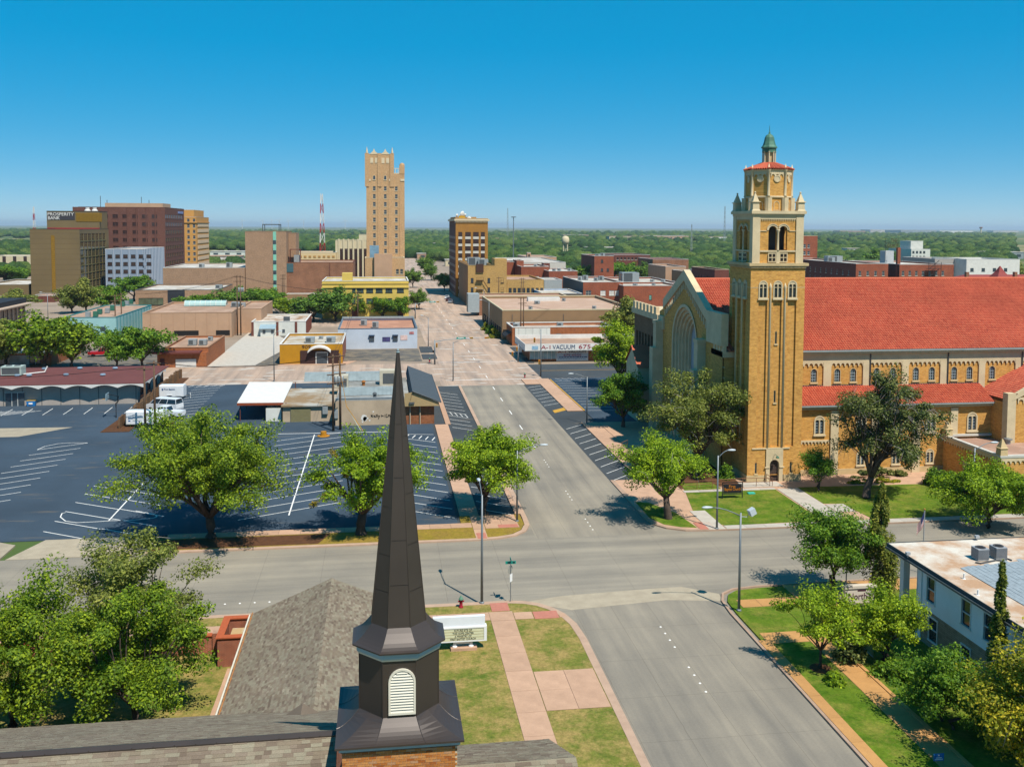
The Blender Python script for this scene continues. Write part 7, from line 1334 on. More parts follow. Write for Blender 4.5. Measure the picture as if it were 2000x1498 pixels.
# ------------------------------------------------------------------ trees: tapered limbs, and crowns of many small leaf faces gathered in clumps
def leaf_mat(name, c1, c2, k=1.0, tr=.35):
    n = N(name); isl = n.n('NewGeometry').outputs['Random Per Island']; oi = n.n('ObjectInfo').outputs['Random']
    col = n.ramp(isl, [(0.0, sc(c1, k * .7)), (0.45, sc(c1, k)), (0.8, sc(c2, k)), (1.0, sc(c2, k * 1.35))])
    col = n.mix(1.0, col, n.ramp(oi, [(0, (.9, .94, .9)), (1, (1.1, 1.05, 1.0))]), 'MULTIPLY')
    f = n.noise(.55, None, 3.0); col = n.mix(1.0, col, n.ramp(f, [(.3, (.72, .8, .8)), (.7, (1.25, 1.15, 1.05))]), 'MULTIPLY')
    n.l(col, n.b.inputs['Base Color']); n.b.inputs['Roughness'].default_value = .6; n.b.inputs['Specular IOR Level'].default_value = .25
    t = n.n('BsdfTranslucent'); n.l(n.mix(1.0, col, (1.2, 1.25, .5), 'MULTIPLY'), t.inputs[0]); m = n.n('MixShader', i0=tr); n.l(n.b.outputs[0], m.inputs[1]); n.l(t.outputs[0], m.inputs[2]); n.l(m.outputs[0], n.out.inputs[0]); return n.m
L_oak = leaf_mat('oak_leaves', (0.115, 0.195, 0.012), (0.230, 0.310, 0.014)); L_brt = leaf_mat('bright_leaves', (0.162, 0.265, 0.010), (0.297, 0.398, 0.014)); L_grn = leaf_mat('green_leaves', (0.077, 0.177, 0.012), (0.162, 0.265, 0.017)); L_gry = leaf_mat('grey_green_leaves', (0.135, 0.168, 0.032), (0.239, 0.265, 0.055)); L_drk = leaf_mat('dark_needles', (0.061, 0.091, 0.017), (0.162, 0.177, 0.049), tr=.2); L_cyp = leaf_mat('cypress_leaves', (0.086, 0.124, 0.012), (0.211, 0.221, 0.027), tr=.2)
L_ylw = leaf_mat('yellowing_leaves', (0.191, 0.231, 0.012), (0.363, 0.318, 0.022)); L_far = leaf_mat('distant_leaves', (0.073, 0.150, 0.020), (0.135, 0.221, 0.022), tr=.2); L_mis = leaf_mat('mistletoe_leaves', (0.162, 0.150, 0.010), (0.249, 0.185, 0.014))
M_bark = plain('bark', '#6d5f55', .5, .35, 3, .95, .1, fine=.5); M_twig = plain('grey_twigs', '#a39b97', .6, .2, 3, .9, .1)
def leaf_cloud(rs, C, rc, n, s, mid, flat=.75, asp=.6):
    """n leaf faces around clump centres C (k,3) of radius rc (k)"""
    idx = rs.integers(0, len(C), n); d = rs.normal(size=(n, 3)); d /= np.linalg.norm(d, axis=1)[:, None]; r = rs.random(n) ** .55
    cc = C.mean(0); ax = C - cc; ax /= np.linalg.norm(ax, axis=1)[:, None] + 1e-6; al = (d * ax[idx]).sum(1)[:, None]
    p = C[idx] + (d + ax[idx] * al * .7) * (rc[idx] * r)[:, None] * np.array([1, 1, flat]); nn = d * .7 + rs.normal(size=(n, 3)) * .55 + np.array([0, 0, .55]); nn /= np.linalg.norm(nn, axis=1)[:, None]
    a = np.cross(nn, rs.normal(size=(n, 3))); a /= np.linalg.norm(a, axis=1)[:, None] + 1e-9; b = np.cross(nn, a); sz = s * rs.uniform(.6, 1.35, n)[:, None]
    v = np.stack([p - a * sz, p - b * sz * asp, p + a * sz, p + b * sz * asp], 1); return v.reshape(-1, 3)
def quads(name, v, mat):
    n = len(v) // 4; me = bpy.data.meshes.new(name); me.vertices.add(n * 4); me.loops.add(n * 4); me.polygons.add(n)
    me.vertices.foreach_set('co', v.astype('f').ravel()); me.loops.foreach_set('vertex_index', np.arange(n * 4, dtype='i')); me.polygons.foreach_set('loop_start', np.arange(0, n * 4, 4, dtype='i')); me.materials.append(mat); me.update(calc_edges=True); return me
def tree_meshes(seed, H, rad, base, nl, s, mat, nc=40, rc=1.2, trunk=.3, lean=(0, 0), shape=1.0, twigs=0, multi=1, zf=.75):
    """crown of half-width rad between heights base and H; shape <1 widest low, >1 rounder; returns trunk and crown meshes at the origin"""
    nl = int(nl * 2.3); s *= .60; rs = np.random.default_rng(seed); rnd = random.Random(seed); hz = (H - base) / 2; C = []
    while len(C) < nc:
        d = rs.normal(size=3); d /= np.linalg.norm(d); q = d * rs.random() ** .38
        if q[2] < -.75: continue
        w = 1.0 if q[2] < 0 else (1 - q[2] ** 2 * .25 * shape); k = rs.uniform(.75, 1.05); c = np.array([q[0] * (rad - rc * .6) * w * k + lean[0], q[1] * (rad - rc * .6) * w * k + lean[1], base + hz + q[2] * (hz - rc * .45)])
        if all(np.linalg.norm((c - o) * [1, 1, 1.2]) > rc * .62 for o in C[-60:]) or rs.random() < .1: C.append(c)
    C = np.array(C); R_ = rc * rs.uniform(.45, 1.3, nc); v = leaf_cloud(rs, C, R_, nl, s, None, zf)
    tb = MB(); fork = Vector((lean[0] * .25, lean[1] * .25, max(base * .75, H * .16)))
    for mtr in range(multi):
        o = Vector((rnd.uniform(-.25, .25), rnd.uniform(-.25, .25), 0)) * (multi - 1); mid = (o + fork) / 2 + Vector((rnd.uniform(-.15, .15), rnd.uniform(-.15, .15), 0)); tb.path([o + Vector((0, 0, -.3)), o + Vector((0, 0, .15)), mid, fork + o * 1.5], [trunk * 1.5, trunk * 1.15, trunk * .95, trunk * .8], 9)
    nm = 7; az = np.arctan2(C[:, 1] - fork.y, C[:, 0] - fork.x); grp = ((az + math.pi) / (2 * math.pi) * nm).astype(int) % nm
    for g in range(nm):
        ids = np.where(grp == g)[0]
        if len(ids) == 0: continue
        m = Vector(C[ids].mean(0)) * .62 + fork * .38; m.z = fork.z + (m.z - fork.z) * .75; e1 = fork.lerp(m, .5) + Vector((rnd.uniform(-.3, .3), rnd.uniform(-.3, .3), rnd.uniform(-.1, .35))); tb.path([fork, e1, m], [trunk * .62, trunk * .42, trunk * .3], 6)
        for i in ids[:9]: c = Vector(C[i]); k = e1.lerp(m, rnd.random()); tb.path([k, k.lerp(c, .55) + Vector((rnd.uniform(-.2, .2), rnd.uniform(-.2, .2), .1)), c], [trunk * .26, trunk * .16, trunk * .05], 5)
    tm = tb.mesh('trunk', M_bark, smooth=True); tw = None
    if twigs:
        t2 = MB()
        for i in range(twigs): c = Vector(C[rnd.randrange(nc)]); d = Vector((rnd.gauss(0, 1), rnd.gauss(0, 1), rnd.gauss(-.2, .7))).normalized(); t2.path([c, c + d * rc * .8, c + d * rc * 1.5 + Vector((0, 0, -.25))], [.035, .022, .01], 3)
        tw = t2.mesh('bare_twigs', M_twig)
    return tm, quads('crown', v, mat), tw
def plant_tree(name, label, loc, meshes, rz=0., scale=None, group=None, cat='tree'):
    t = thing(name, label, cat, loc, group); t.rotation_euler = (0, 0, rz)
    if scale: t.scale = scale
    link('trunk', meshes[0], t); link('crown', meshes[1], t)
    if len(meshes) > 2 and meshes[2]: link('bare_twigs', meshes[2], t)['kind'] = 'stuff'
    return t
def near_tree(name, label, base, *a, z=.1, **k): return plant_tree(name, label, (base[0], base[1], z), tree_meshes(*a, **k))
near_tree('spreading_tree', 'broad spreading live oak on the mulch strip below the parking lot', G(412, 1052), 1, 12.6, 9.6, 2.6, 26000, .20, L_oak, 95, 1.55, .48, lean=(-.4, 0), shape=.8)
t2 = near_tree('gnarled_tree', 'gnarled open tree with mistletoe clumps, half hidden by the steeple', G(705, 1045), 2, 10.2, 6.4, 2.8, 12500, .20, L_brt, 58, 1.15, .5, lean=(.8, 0), twigs=60)
rs_ = np.random.default_rng(9); C_ = np.array([[-3.4, -.5, 4.0], [-4.4, 0, 3.2], [-1.4, -.8, 6.2], [1.6, -.6, 6.6], [-2.6, .4, 8.0], [3.0, 0, 7.2]]); link('mistletoe', quads('mistletoe', leaf_cloud(rs_, C_, np.full(6, .4), 900, .10, None, .9), L_mis), t2)
near_tree('corner_tree', 'rounded bright tree at the parking lot corner by the main street', G(945, 1005), 3, 9.4, 6.0, 2.4, 14000, .20, L_brt, 48, 1.2, .33, lean=(.5, 0), multi=2)
near_tree('twisted_tree', 'twisted-trunk tree casting a lacy shadow on the main street', G(1305, 1015), 4, 8.9, 5.6, 3.0, 10500, .19, L_brt, 40, 1.1, .38, lean=(-1.0, 0), twigs=50)
near_tree('church_elm', 'tall airy grey-green elm in front of the church arch', G(1362, 930), 5, 13.4, 7.0, 3.2, 16000, .21, L_gry, 60, 1.3, .42, twigs=140)
near_tree('street_tree', 'green tree at the lot edge below the church elm', G(1217, 835), 6, 8.2, 4.8, 2.0, 8000, .25, L_grn, 34, 1.2, .3); near_tree('maple_tree', 'large lush bright green tree in front of the vacuum shop', G(1212, 758), 7, 12.4, 6.2, 2.6, 12000, .30, L_brt, 46, 1.5, .35); near_tree('shade_tree', 'dark narrow tree squeezed against the church gable', G(1264, 800), 8, 12.0, 3.4, 2.5, 7000, .27, L_grn, 26, 1.1, .3)
near_tree('juniper_tree', 'dark ragged juniper with grey dead twigs on the church lawn', G(1692, 975), 9, 14.6, 6.3, 2.6, 16500, .20, L_drk, 64, 1.25, .42, lean=(2.0, 0), twigs=420, shape=1.2); near_tree('small_tree', 'small multi-stemmed tree beside the church door walk', G(1597, 960), 10, 4.9, 2.4, 1.3, 4500, .15, L_grn, 20, .8, .09, multi=3)
near_tree('street_tree', 'bushy bright tree before the church annex at the right edge', G(1930, 1032), 11, 7.0, 5.6, 1.0, 14000, .19, L_brt, 46, 1.2, .25); near_tree('round_tree', 'round deep green tree with two stems beside the monument sign', G(1628, 1163), 12, 7.0, 4.0, 2.2, 11000, .17, L_grn, 40, 1.05, .14, multi=2)
near_tree('young_tree', 'young open tree in a mulch ring on the green lawn strip', G(1602, 1308), 13, 5.6, 3.2, 1.7, 7000, .14, L_brt, 34, .8, .11); sheet('mulch_ring', [(29.55 + .75 * math.cos(k * .5236), 59.3 + .75 * math.sin(k * .5236)) for k in range(12)], .13, M_mulch, 'round mulch ring at the young tree foot'); near_tree('garden_tree', 'bright rounded garden tree at the white building corner', G(1735, 1297), 14, 5.3, 2.6, .7, 9000, .14, L_brt, 34, .8, .09, multi=3); near_tree('garden_tree', 'leafy shrub tree against the stone base of the white building', G(1838, 1420), 15, 5.0, 2.6, .5, 9000, .14, L_grn, 34, .8, .08, multi=3)
near_tree('garden_tree', 'yellowing tree at the bottom right corner of the view', (34.4, 44.2), 16, 8.4, 3.5, 1.0, 15000, .15, L_ylw, 52, .95, .16, twigs=60, multi=2); near_tree('garden_tree', 'dark leafy tree between the shrub tree and the yellowing tree', (35.6, 48.6), 26, 4.6, 2.2, .4, 9000, .14, L_grn, 34, .8, .1, multi=2)
near_tree('churchyard_tree', 'pale olive tree rising above the garden wall at the left', G(262, 1335), 17, 10.2, 5.4, 2.2, 12000, .16, L_gry, 44, 1.05, .22, twigs=50); near_tree('churchyard_tree', 'bright tree cut off by the left edge of the view', (-33.0, 68.5), 18, 9.6, 5.4, 1.5, 13000, .17, L_brt, 44, 1.15, .25); near_tree('churchyard_tree', 'dense dark tree in the left corner behind the shingled roof', G(25, 1425), 19, 9.6, 5.9, 1.0, 21000, .16, L_oak, 56, 1.15, .25); near_tree('churchyard_tree', 'dense green tree beside the shingled wing', G(262, 1425), 20, 8.6, 5.5, 1.0, 19000, .155, L_oak, 50, 1.05, .22)
def cypress(label, base, H, w, seed, n):
    rs = np.random.default_rng(seed); k = 60; z = (np.arange(k) + rs.random(k)) / k; r = w * np.clip(np.minimum(1.3 * (1 - z) ** .75, .35 + z * 3), .06, 1) * .55; a = rs.random(k) * 6.28; C = np.stack([r * np.cos(a), r * np.sin(a), .5 + z * (H - .7)], 1); v = leaf_cloud(rs, C, np.clip(w * .36 * (1.15 - z), .16, .6), n, .11, None, 1.7, .4)
    t = thing('cypress', label, 'tree', (*base, .1)); part('trunk', MB().path([(base[0], base[1], 0), (base[0], base[1], H * .8)], [.12, .03], 6), M_bark, t); link('crown', quads('crown', v, L_cyp), t)
cypress('tall dark cypress standing beside the white building portico', G(1717, 1172), 9.5, 1.9, 3, 22000); cy_, cz_ = AX(1958, 1100, 37.5); cypress('slim cypress against the white siding wall', (37.5, cy_), cz_, .95, 4, 11000)
def bush(label, x, y, rx, ry, h, n, s, mat, seed, name='shrub', z=.1):
    rs = np.random.default_rng(seed); k = 30; d = rs.normal(size=(k, 3)); d /= np.linalg.norm(d, axis=1)[:, None]; d[:, 2] = abs(d[:, 2]); C = d * [rx * .7, ry * .7, h * .7]; t = thing(name, label, 'hedge' if name == 'hedge' else 'shrub', (x, y, z)); link('foliage', quads('foliage', leaf_cloud(rs, C, np.full(k, min(rx, ry, h) * .42), n, s, None, .8), mat), t); link('stem', MB().path([(0, 0, -.1), (0, 0, h * .6)], [.06, .03], 5).mesh('stem', M_bark), t)
def px_bush(label, px_, py_, w, h, *a, **k): X, Y = G(px_, py_); bush(label, X, Y, w / 2, w / 2, h, *a, **k)
px_bush('round clipped shrub at the foot of the bell tower', 1416, 936, 1.9, 1.9, 2600, .12, L_grn, 1); px_bush('dark round shrub at the church wall left of the annex door', 1826, 950, 2.4, 2.4, 2600, .14, L_grn, 2); px_bush('dark round shrub nearest the annex door', 1858, 955, 2.6, 2.2, 2600, .14, L_grn, 3); px_bush('tiny shrub on the green lawn strip', 1630, 1338, 1.2, .8, 900, .12, L_brt, 4); px_bush('large dark shrub behind the young tree by the railing', 1660, 1292, 2.0, 1.8, 3000, .13, L_drk, 15)
for k, (x, y, lb) in enumerate(((34.0, 57.6, 'trimmed green hedge below the garden tree'), (34.9, 54.6, 'dark hedge in the shade of the shrub tree'))): bush(lb, x, y, 1.7, 1.3, 1.1, 3200, .11, L_grn, 30 + k, 'hedge')
bush('long low yellow-green hedge along the church wall', 57.5, 103.2, 4.6, .5, .6, 2200, .12, L_ylw, 40, 'hedge'); bush('dark ivy bank under the juniper by the church wall', 59.5, 105.6, 4.8, .8, 1.3, 3000, .15, L_drk, 41, 'hedge')
for k, (px_, py_, w, lb) in enumerate(((949, 645, 2.6, 'clipped yellow-green shrub ball at the far corner of the taupe building'), (958, 652, 3.0, 'dark clipped shrub beside the taupe building glass'), (966, 660, 3.0, 'clipped yellow shrub ball nearest the taupe building corner'), (973, 659, 1.8, 'low round shrub at the taupe building corner'))): px_bush(lb, px_, py_, w, w * .9, 900, .2, (L_ylw, L_grn, L_ylw, L_brt)[k], 50 + k)
# mid-distance and downtown trees: four crowns, turned and scaled
PT = [tree_meshes(60 + k, 8, 4.6, 1.4, 3200, .40, m, 30, 1.35, .24) for k, m in enumerate((L_oak, L_grn, L_far, L_gry))]; rT = random.Random(8)
def px_tree(label, bx, by, wpx, ytop, kind, group='town trees'):
    X, Y = G(bx, by); h = AY(bx, ytop, Y)[1]; w = wpx * 1.12 / F * math.hypot(X, Y) / 9.2; plant_tree('town_tree', label, (X, Y, 0), PT[kind], rT.uniform(0, 6.3), (w, w, h / 8), group)
for a in (('tree at the left edge behind the orange shop', 12, 716, 95, 628, 3), ('tall tree left of the flagpole behind the maroon roof', 88, 722, 120, 611, 0), ('tree between the flagpole and the red pickup', 141, 720, 100, 625, 0), ('slim tree in front of the red pickup', 229, 722, 70, 636, 1), ('round tree left of the orange brick garage', 277, 722, 90, 627, 1), ('tree beside the dark-finned office', 35, 612, 70, 566, 3), ('grey leafless-looking tree below the bank tower', 140, 612, 60, 560, 3), ('leafy tree in front of the bank tower windows', 168, 612, 62, 546, 3), ('tree at the foot of the pale blue office', 205, 610, 70, 553, 1), ('tall tree covering the corner of the pale blue office', 262, 588, 70, 532, 1), ('low tree beside the blue office corner', 292, 588, 40, 552, 0),
          ('dark tree behind the utility poles left of the white workshop', 392, 618, 80, 570, 1), ('large tree in front of the tan warehouse', 462, 615, 90, 560, 2), ('tree beside the tan tower foot', 520, 612, 80, 557, 1), ('broad tree behind the white workshop', 560, 618, 90, 583, 0), ('dark round tree left of the yellow building', 612, 628, 90, 574, 2), ('tall tree overlapping the yellow building corner', 655, 628, 95, 560, 2), ('small thin tree before the yellow wall', 705, 622, 34, 585, 0), ('little round tree before the yellow wall', 711 + 34, 622, 22, 592, 0), ('spreading tree before the yellow building centre', 748, 622, 52, 575, 1), ('tree before the right end of the yellow building', 778, 622, 50, 574, 1),
          ('street tree at the yellow building corner by the main street', 818, 604, 42, 564, 2), ('street tree beside the hotel tower annex', 806, 562, 40, 524, 2), ('round street tree far up the main street', 832, 536, 36, 499, 2), ('low street tree beyond the round one', 842, 548, 30, 513, 2), ('dark street tree at the foot of the golden brown office', 868, 568, 40, 530, 1), ('small street shrub-tree by the parked white truck', 921, 604, 16, 592, 2),
          ('sparse yellowing tree beside the taupe building', 1222, 668, 90, 584, 3), ('large dark tree left of the orange brick block', 1158, 556, 76, 511, 1), ('broad dark tree in front of the red-brown block', 1215, 553, 70, 507, 1), ('dark tree right of the broad one', 1262, 552, 52, 512, 2), ('small tree before the tan block by the church gable', 1280, 558, 40, 528, 2), ('bushy tree by the castellated dark brick block', 1385, 560, 40, 536, 0), ('round dark tree in front of the long white building', 1912, 560, 70, 506, 1), ('tree right of the red turret roof', 1985, 560, 50, 512, 3), ('tree left of the red-roofed house', 1872, 556, 40, 519, 1), ('dark tree at the far left edge below the bank', 12, 552, 70, 514, 1), ('green tree behind the old brick hotel sign', 1715, 530, 70, 486, 2)): px_tree(*a)
# ------------------------------------------------------------------ the woods that run out to the horizon: one mass
def woods():
    rs = np.random.default_rng(77); ic = []; t_ = (1 + 5 ** .5) / 2
    import bmesh
    bm = bmesh.new(); bmesh.ops.create_icosphere(bm, subdivisions=2, radius=1.0); V = np.array([v.co[:] for v in bm.verts]); Fc = np.array([[v.index for v in f.verts] for f in bm.faces]); bm.free()
    P = []; occ = [(o.location.x, o.location.y) for o in ob if o.parent is None and 'category' in o and o.location.y > 240 and o.get('category') != 'tree']
    occ = np.array(occ)
    def ok(x, y): return not (8 < x < 34 and y < 1300) and (np.abs(occ - [x, y]).max(1) > 26).all()
    n = 0
    while n < 6800:
        y = 430 * (4600 / 430) ** (rs.random() ** .8); tx = rs.uniform(-.47, .72); x = y * tx
        f = math.sin(x * .004 + 1.7) * math.cos(y * .0031) + math.sin(x * .011 + y * .007) * .5
        if y < 640 and (x < -40 and y < 540 or (0 < x < 60) or rs.random() < .55) : continue
        if f < (-.75 if y < 1500 else -.45): continue
        if y < 800 and not ok(x, y): continue
        P.append((x, y, rs.uniform(3.2, 6.0) * (1 + y / 2600))); n += 1
    P = np.array(P); r = P[:, 2]; k = len(V)
    v = V[None] * (1 + rs.normal(0, .14, (len(P), k, 1))) * r[:, None, None] * np.array([1, 1, .72]) + np.stack([P[:, 0], P[:, 1], np.minimum(r * .55, 4.5)], 1)[:, None]
    f = (Fc[None] + (np.arange(len(P)) * k)[:, None, None]).reshape(-1, 3); me = bpy.data.meshes.new('woods'); me.vertices.add(len(P) * k); me.vertices.foreach_set('co', v.astype('f').ravel()); me.loops.add(f.size); me.loops.foreach_set('vertex_index', f.astype('i').ravel()); me.polygons.add(len(f)); me.polygons.foreach_set('loop_start', np.arange(0, f.size, 3, dtype='i'))
    n_ = N('woods_canopy'); isl = n_.n('NewGeometry').outputs['Random Per Island']; col = n_.ramp(isl, [(0, (.022, .052, .016)), (.5, (.046, .088, .018)), (1, (.090, .128, .028))]); g = n_.noise(.9, None, 3.0, .7); col = n_.mix(1.0, col, n_.ramp(g, [(.35, (.4,) * 3), (.65, (1.5,) * 3)]), 'MULTIPLY'); n_.bump(g, 1.0, 1.2); me.materials.append(n_.done(col, .9, .1)); me.update(calc_edges=True)
    tag(link('woods', me), 'green tree canopy reaching out to the horizon', kind='stuff')
woods()
# ------------------------------------------------------------------ street lamps, signals, signs
M_galv = plain('lamp_post_grey', '#8f979b', .62, .08, 2, .5, .5, .4); M_head = plain('lamp_head_pale', '#cfd8dc', .66, .06, 2, .4); M_sgn = plain('street_sign_green', '#12a08f', .62, .06, 4); M_amber = plain('signal_yellow', '#e2a51c', .64, .08, 3); M_blk = plain('black_metal', '#26262a', .5, .1); M_wood = plain('pole_wood', '#7b6350', .55, .25, 3, .9, .1); M_pale = plain('pale_sign', '#f1f2f0', .74, .04, 2)
def lamp(label, base, h, arm, rise=.5, r=.1):
    x, y = base; d = Vector((arm[0], arm[1], 0)); n = d.normalized(); t = thing('street_lamp', label, 'street lamp', (x, y, 0), 'street lamps'); part('base_plate', MB().lathe(x, y, [(r * 2, .1), (r * 2, .2), (r * 1.3, .26)], 8), M_galv, t); part('post', MB().lathe(x, y, [(r * 1.15, .1), (r * .7, h)], 10), M_galv, t, True)
    pts = [Vector((x, y, h - .25)) + d * s + Vector((0, 0, (rise + .25) * math.sin(s * math.pi / 2))) for s in (0, .25, .5, .75, 1)]; part('arm', MB().path(pts, [.05, .045, .04, .04, .035], 6), M_galv, t, True); e = pts[-1]; s = n.cross(Vector((0, 0, 1)))
    m = MB(); m.loft([[e + n * a + s * (w * math.cos(k * math.pi / 4)) + Vector((0, 0, hh * math.sin(k * math.pi / 4) + .02)) for k in range(8)] for a, w, hh in ((-.1, .05, .05), (.1, .12, .09), (.4, .17, .12), (.65, .14, .08), (.75, .05, .03))], True, True, True); part('lamp_head', m, M_head, t, True); return t
lamp('street lamp on the near kerb beside the fire hydrant', (7.84, 73.35), 8.85, (0, 2.3)); t = lamp('street lamp with floodlight box at the right corner lawn', (27.65, 69.35), 7.9, (-2.4, 0)); x, y = 27.65, 69.35
part('flood_bracket', MB().path([(x, y, 7.6), (x + .55, y, 7.55), (x + .6, y, 7.75)], .03, 5), M_galv, t); m = MB().cbox(0, 0, -.25, .5, .42, .5).mesh('flood_box', M_head); o = inst('flood_box', m, t, (x + .9, y, 7.95)); o.rotation_euler = (0, R(-25), R(10))
lamp('street lamp at the church corner beside the tactile ramp', (33.0, 88.95), 7.5, (1.05, 0)); lamp('street lamp under the corner tree by the parking lot', (13.6, 93.8), 7.4, (2.4, 0)); b = G(1146, 828); lamp('street lamp at the angled stalls below the dark lot', b, AY(1145, 736, b[1])[1], (-2.2, 0)); b = G(1899, 1022); lamp('street lamp rising before the church annex', b, AY(1901, 875, b[1])[1], (1.8, 0))
for lb, bx, by, ty, ax in (('street lamp at the near left corner of the signal crossing', 885, 744, 668, 2.6), ('street lamp beside the blue-white wall', 836.5, 679, 621, -1.2), ('street lamp by the trimmed hedges', 955, 651, 590, -2.0), ('street lamp at the third crossing right side', 945, 621, 566, -2.4), ('street lamp in the lot left of the mustard shop', 535.5, 745, 653, .9), ('street lamp left of the bank trees', 94, 632, 575, -1.6)): b = G(bx, by); lamp(lb, b, AY(bx, ty, b[1])[1], (ax, 0), .6)
def signal_head(par, x, y, z, horiz=True, n=3):
    w, h = (.95, .34) if horiz else (.34, .95); o = part('signal_head', MB().box(x - w / 2, y - .12, z - h / 2, x + w / 2, y + .12, z + h / 2), M_amber, par)
    for k, c in enumerate(('signal_red_lens', 'signal_amber_lens', 'signal_green_lens')): dx, dz = ((k - 1) * .3, 0) if horiz else (0, (1 - k) * .3); part('lens', MB().box(x + dx - .1, y - .16, z + dz - .1, x + dx + .1, y - .12, z + dz + .1), plain(c, ('#c0301c', '#4a3a20', '#1f4a38')[k], .6, .05), o)
def mast(label, base, h, L, heads, sx=None):
    x, y = base; t = thing('traffic_signal', label, 'traffic signal', (x, y, 0), 'traffic signals'); part('pole', MB().lathe(x, y, [(.2, 0), (.13, h)], 8), M_galv, t, True); part('mast_arm', MB().path([(x, y, h - .4), (x + L * .2, y, h), (x + L * .5, y, h + .25), (x + L, y, h + .35)], [.1, .09, .08, .05], 6), M_galv, t)
    for u in heads: signal_head(t, x + L * u, y, h + .32)
    signal_head(t, x + .45, y, h - 1.2, False); part('pedestrian_signal', MB().box(x - .45, y - .15, 2.6, x - .1, y + .15, 3.1), M_blk, t)
    if sx: part('street_name', MB().box(x + L * sx - 1.0, y - .1, h + .1, x + L * sx + 1.0, y - .05, h + .55), M_sgn, t); part('sign_text', MB().box(x + L * sx - .7, y - .13, h + .27, x + L * sx + .6, y - .1, h + .4), M_pale, t)
b = G(849, 712); h = AY(849, 664, b[1])[1]; L = AY(956, 658, b[1])[0] - b[0]; mast('mast-arm signal with a green street name at the near crossing', b, h, L, (.66, .95), .48); b = G(811, 622); mast('mast-arm signal at the third crossing by the street tree', b, AY(811, 592, b[1])[1], AY(859, 588, b[1])[0] - b[0], (.92,), .7); b = G(907, 576); mast('mast-arm signal far up by the golden brown office', b, AY(907, 537, b[1])[1], -9, (.6, .9), .3)
def ped_pole(label, bx, by, ty):
    b = G(bx, by); t = thing('traffic_signal', label, 'traffic signal', (*b, 0), 'traffic signals'); part('pole', MB().lathe(*b, [(.16, 0), (.1, AY(bx, ty, b[1])[1])], 8), M_galv, t, True); z = AY(bx, ty, b[1])[1]; signal_head(t, b[0] - .3, b[1], 2.9, False); signal_head(t, b[0] - 1.3, b[1], z - 2.2, False)
ped_pole('tall signal pole on the kerb beside the vacuum shop', 1056, 735, 643); ped_pole('signal pole by the vacuum shop side wall', 1012, 707, 672)
def green_sign():
    x, y = 10.15, 73.4; t = thing('street_sign', 'green street name blades over a stop sign seen edge-on at the ramp', 'street sign', (x, y, .1)); part('post', MB().path([(x, y, 0), (x, y, 3.2)], .035, 6), M_galv, t)
    part('name_blade', MB().box(x - .42, y - .01, 3.18, x + .42, y + .01, 3.42), M_sgn, t); part('name_blade', MB().box(x - .01, y - .4, 3.44, x + .01, y + .4, 3.66), M_sgn, t)
    for k, (a, b) in enumerate(((-.26, -.08), (-.02, .06), (.16, .34))): part('blade_text', MB().box(x + a, y - .025, 3.24, x + b, y - .01, 3.37), plain('sign_dark_text', '#12454a', .55, .05), t)
    n = Vector((-.8, .6, 0)).normalized(); s = n.cross(Vector((0, 0, 1)))
    def octo(r, z, d): return [Vector((x, y, z)) + n * d + s * (r * math.cos(math.pi / 8 + k * math.pi / 4)) + Vector((0, 0, r * math.sin(math.pi / 8 + k * math.pi / 4))) for k in range(8)]
    part('stop_plate', MB().loft([octo(.36, 2.72, .03), octo(.36, 2.72, .05)], True, True, True), plain('sign_back', '#a9a99f', .62, .06), t); n2 = n * -1
    part('notice_plate', MB().face([Vector((x, y, 1.75)) + n2 * .05 + s * a + Vector((0, 0, b)) for a, b in ((-.2, 0), (.2, 0), (.2, .62), (-.2, .62))]).face([Vector((x, y, 1.75)) + n2 * .03 + s * a + Vector((0, 0, b)) for a, b in ((-.2, 0), (-.2, .62), (.2, .62), (.2, 0))]), M_pale, t)
green_sign()
def hydrant(label, x, y, s=1.0, mat=None):
    t = thing('fire_hydrant', label, 'hydrant', (x, y, .1)); L_ = lambda p: [(r * s, .1 + z * s) for r, z in p]; part('barrel', MB().lathe(x, y, L_([(.19, 0), (.19, .06), (.13, .08), (.12, .55), (.16, .57), (.16, .62)]), 10), mat or plain('hydrant_red', '#a3142e', .6, .08), t, True); part('bonnet', MB().lathe(x, y, L_([(.19, .62), (.18, .68), (.13, .8), (.05, .88), (.04, .96)]), 10), plain('hydrant_green', '#6f9d85', .6, .1), t, True); part('nozzle', MB().path([(x - .24 * s, y, .1 + .5 * s), (x + .24 * s, y, .1 + .5 * s)], .065 * s, 8), mat or MC['hydrant_red'], t)
hydrant('red fire hydrant with green bonnet on the near lawn', 6.13, 72.75); b = G(1025, 738); hydrant('small red-brown hydrant at the crossing corner', *b); b = G(839, 708); hydrant('red hydrant beside the signal mast', *b)
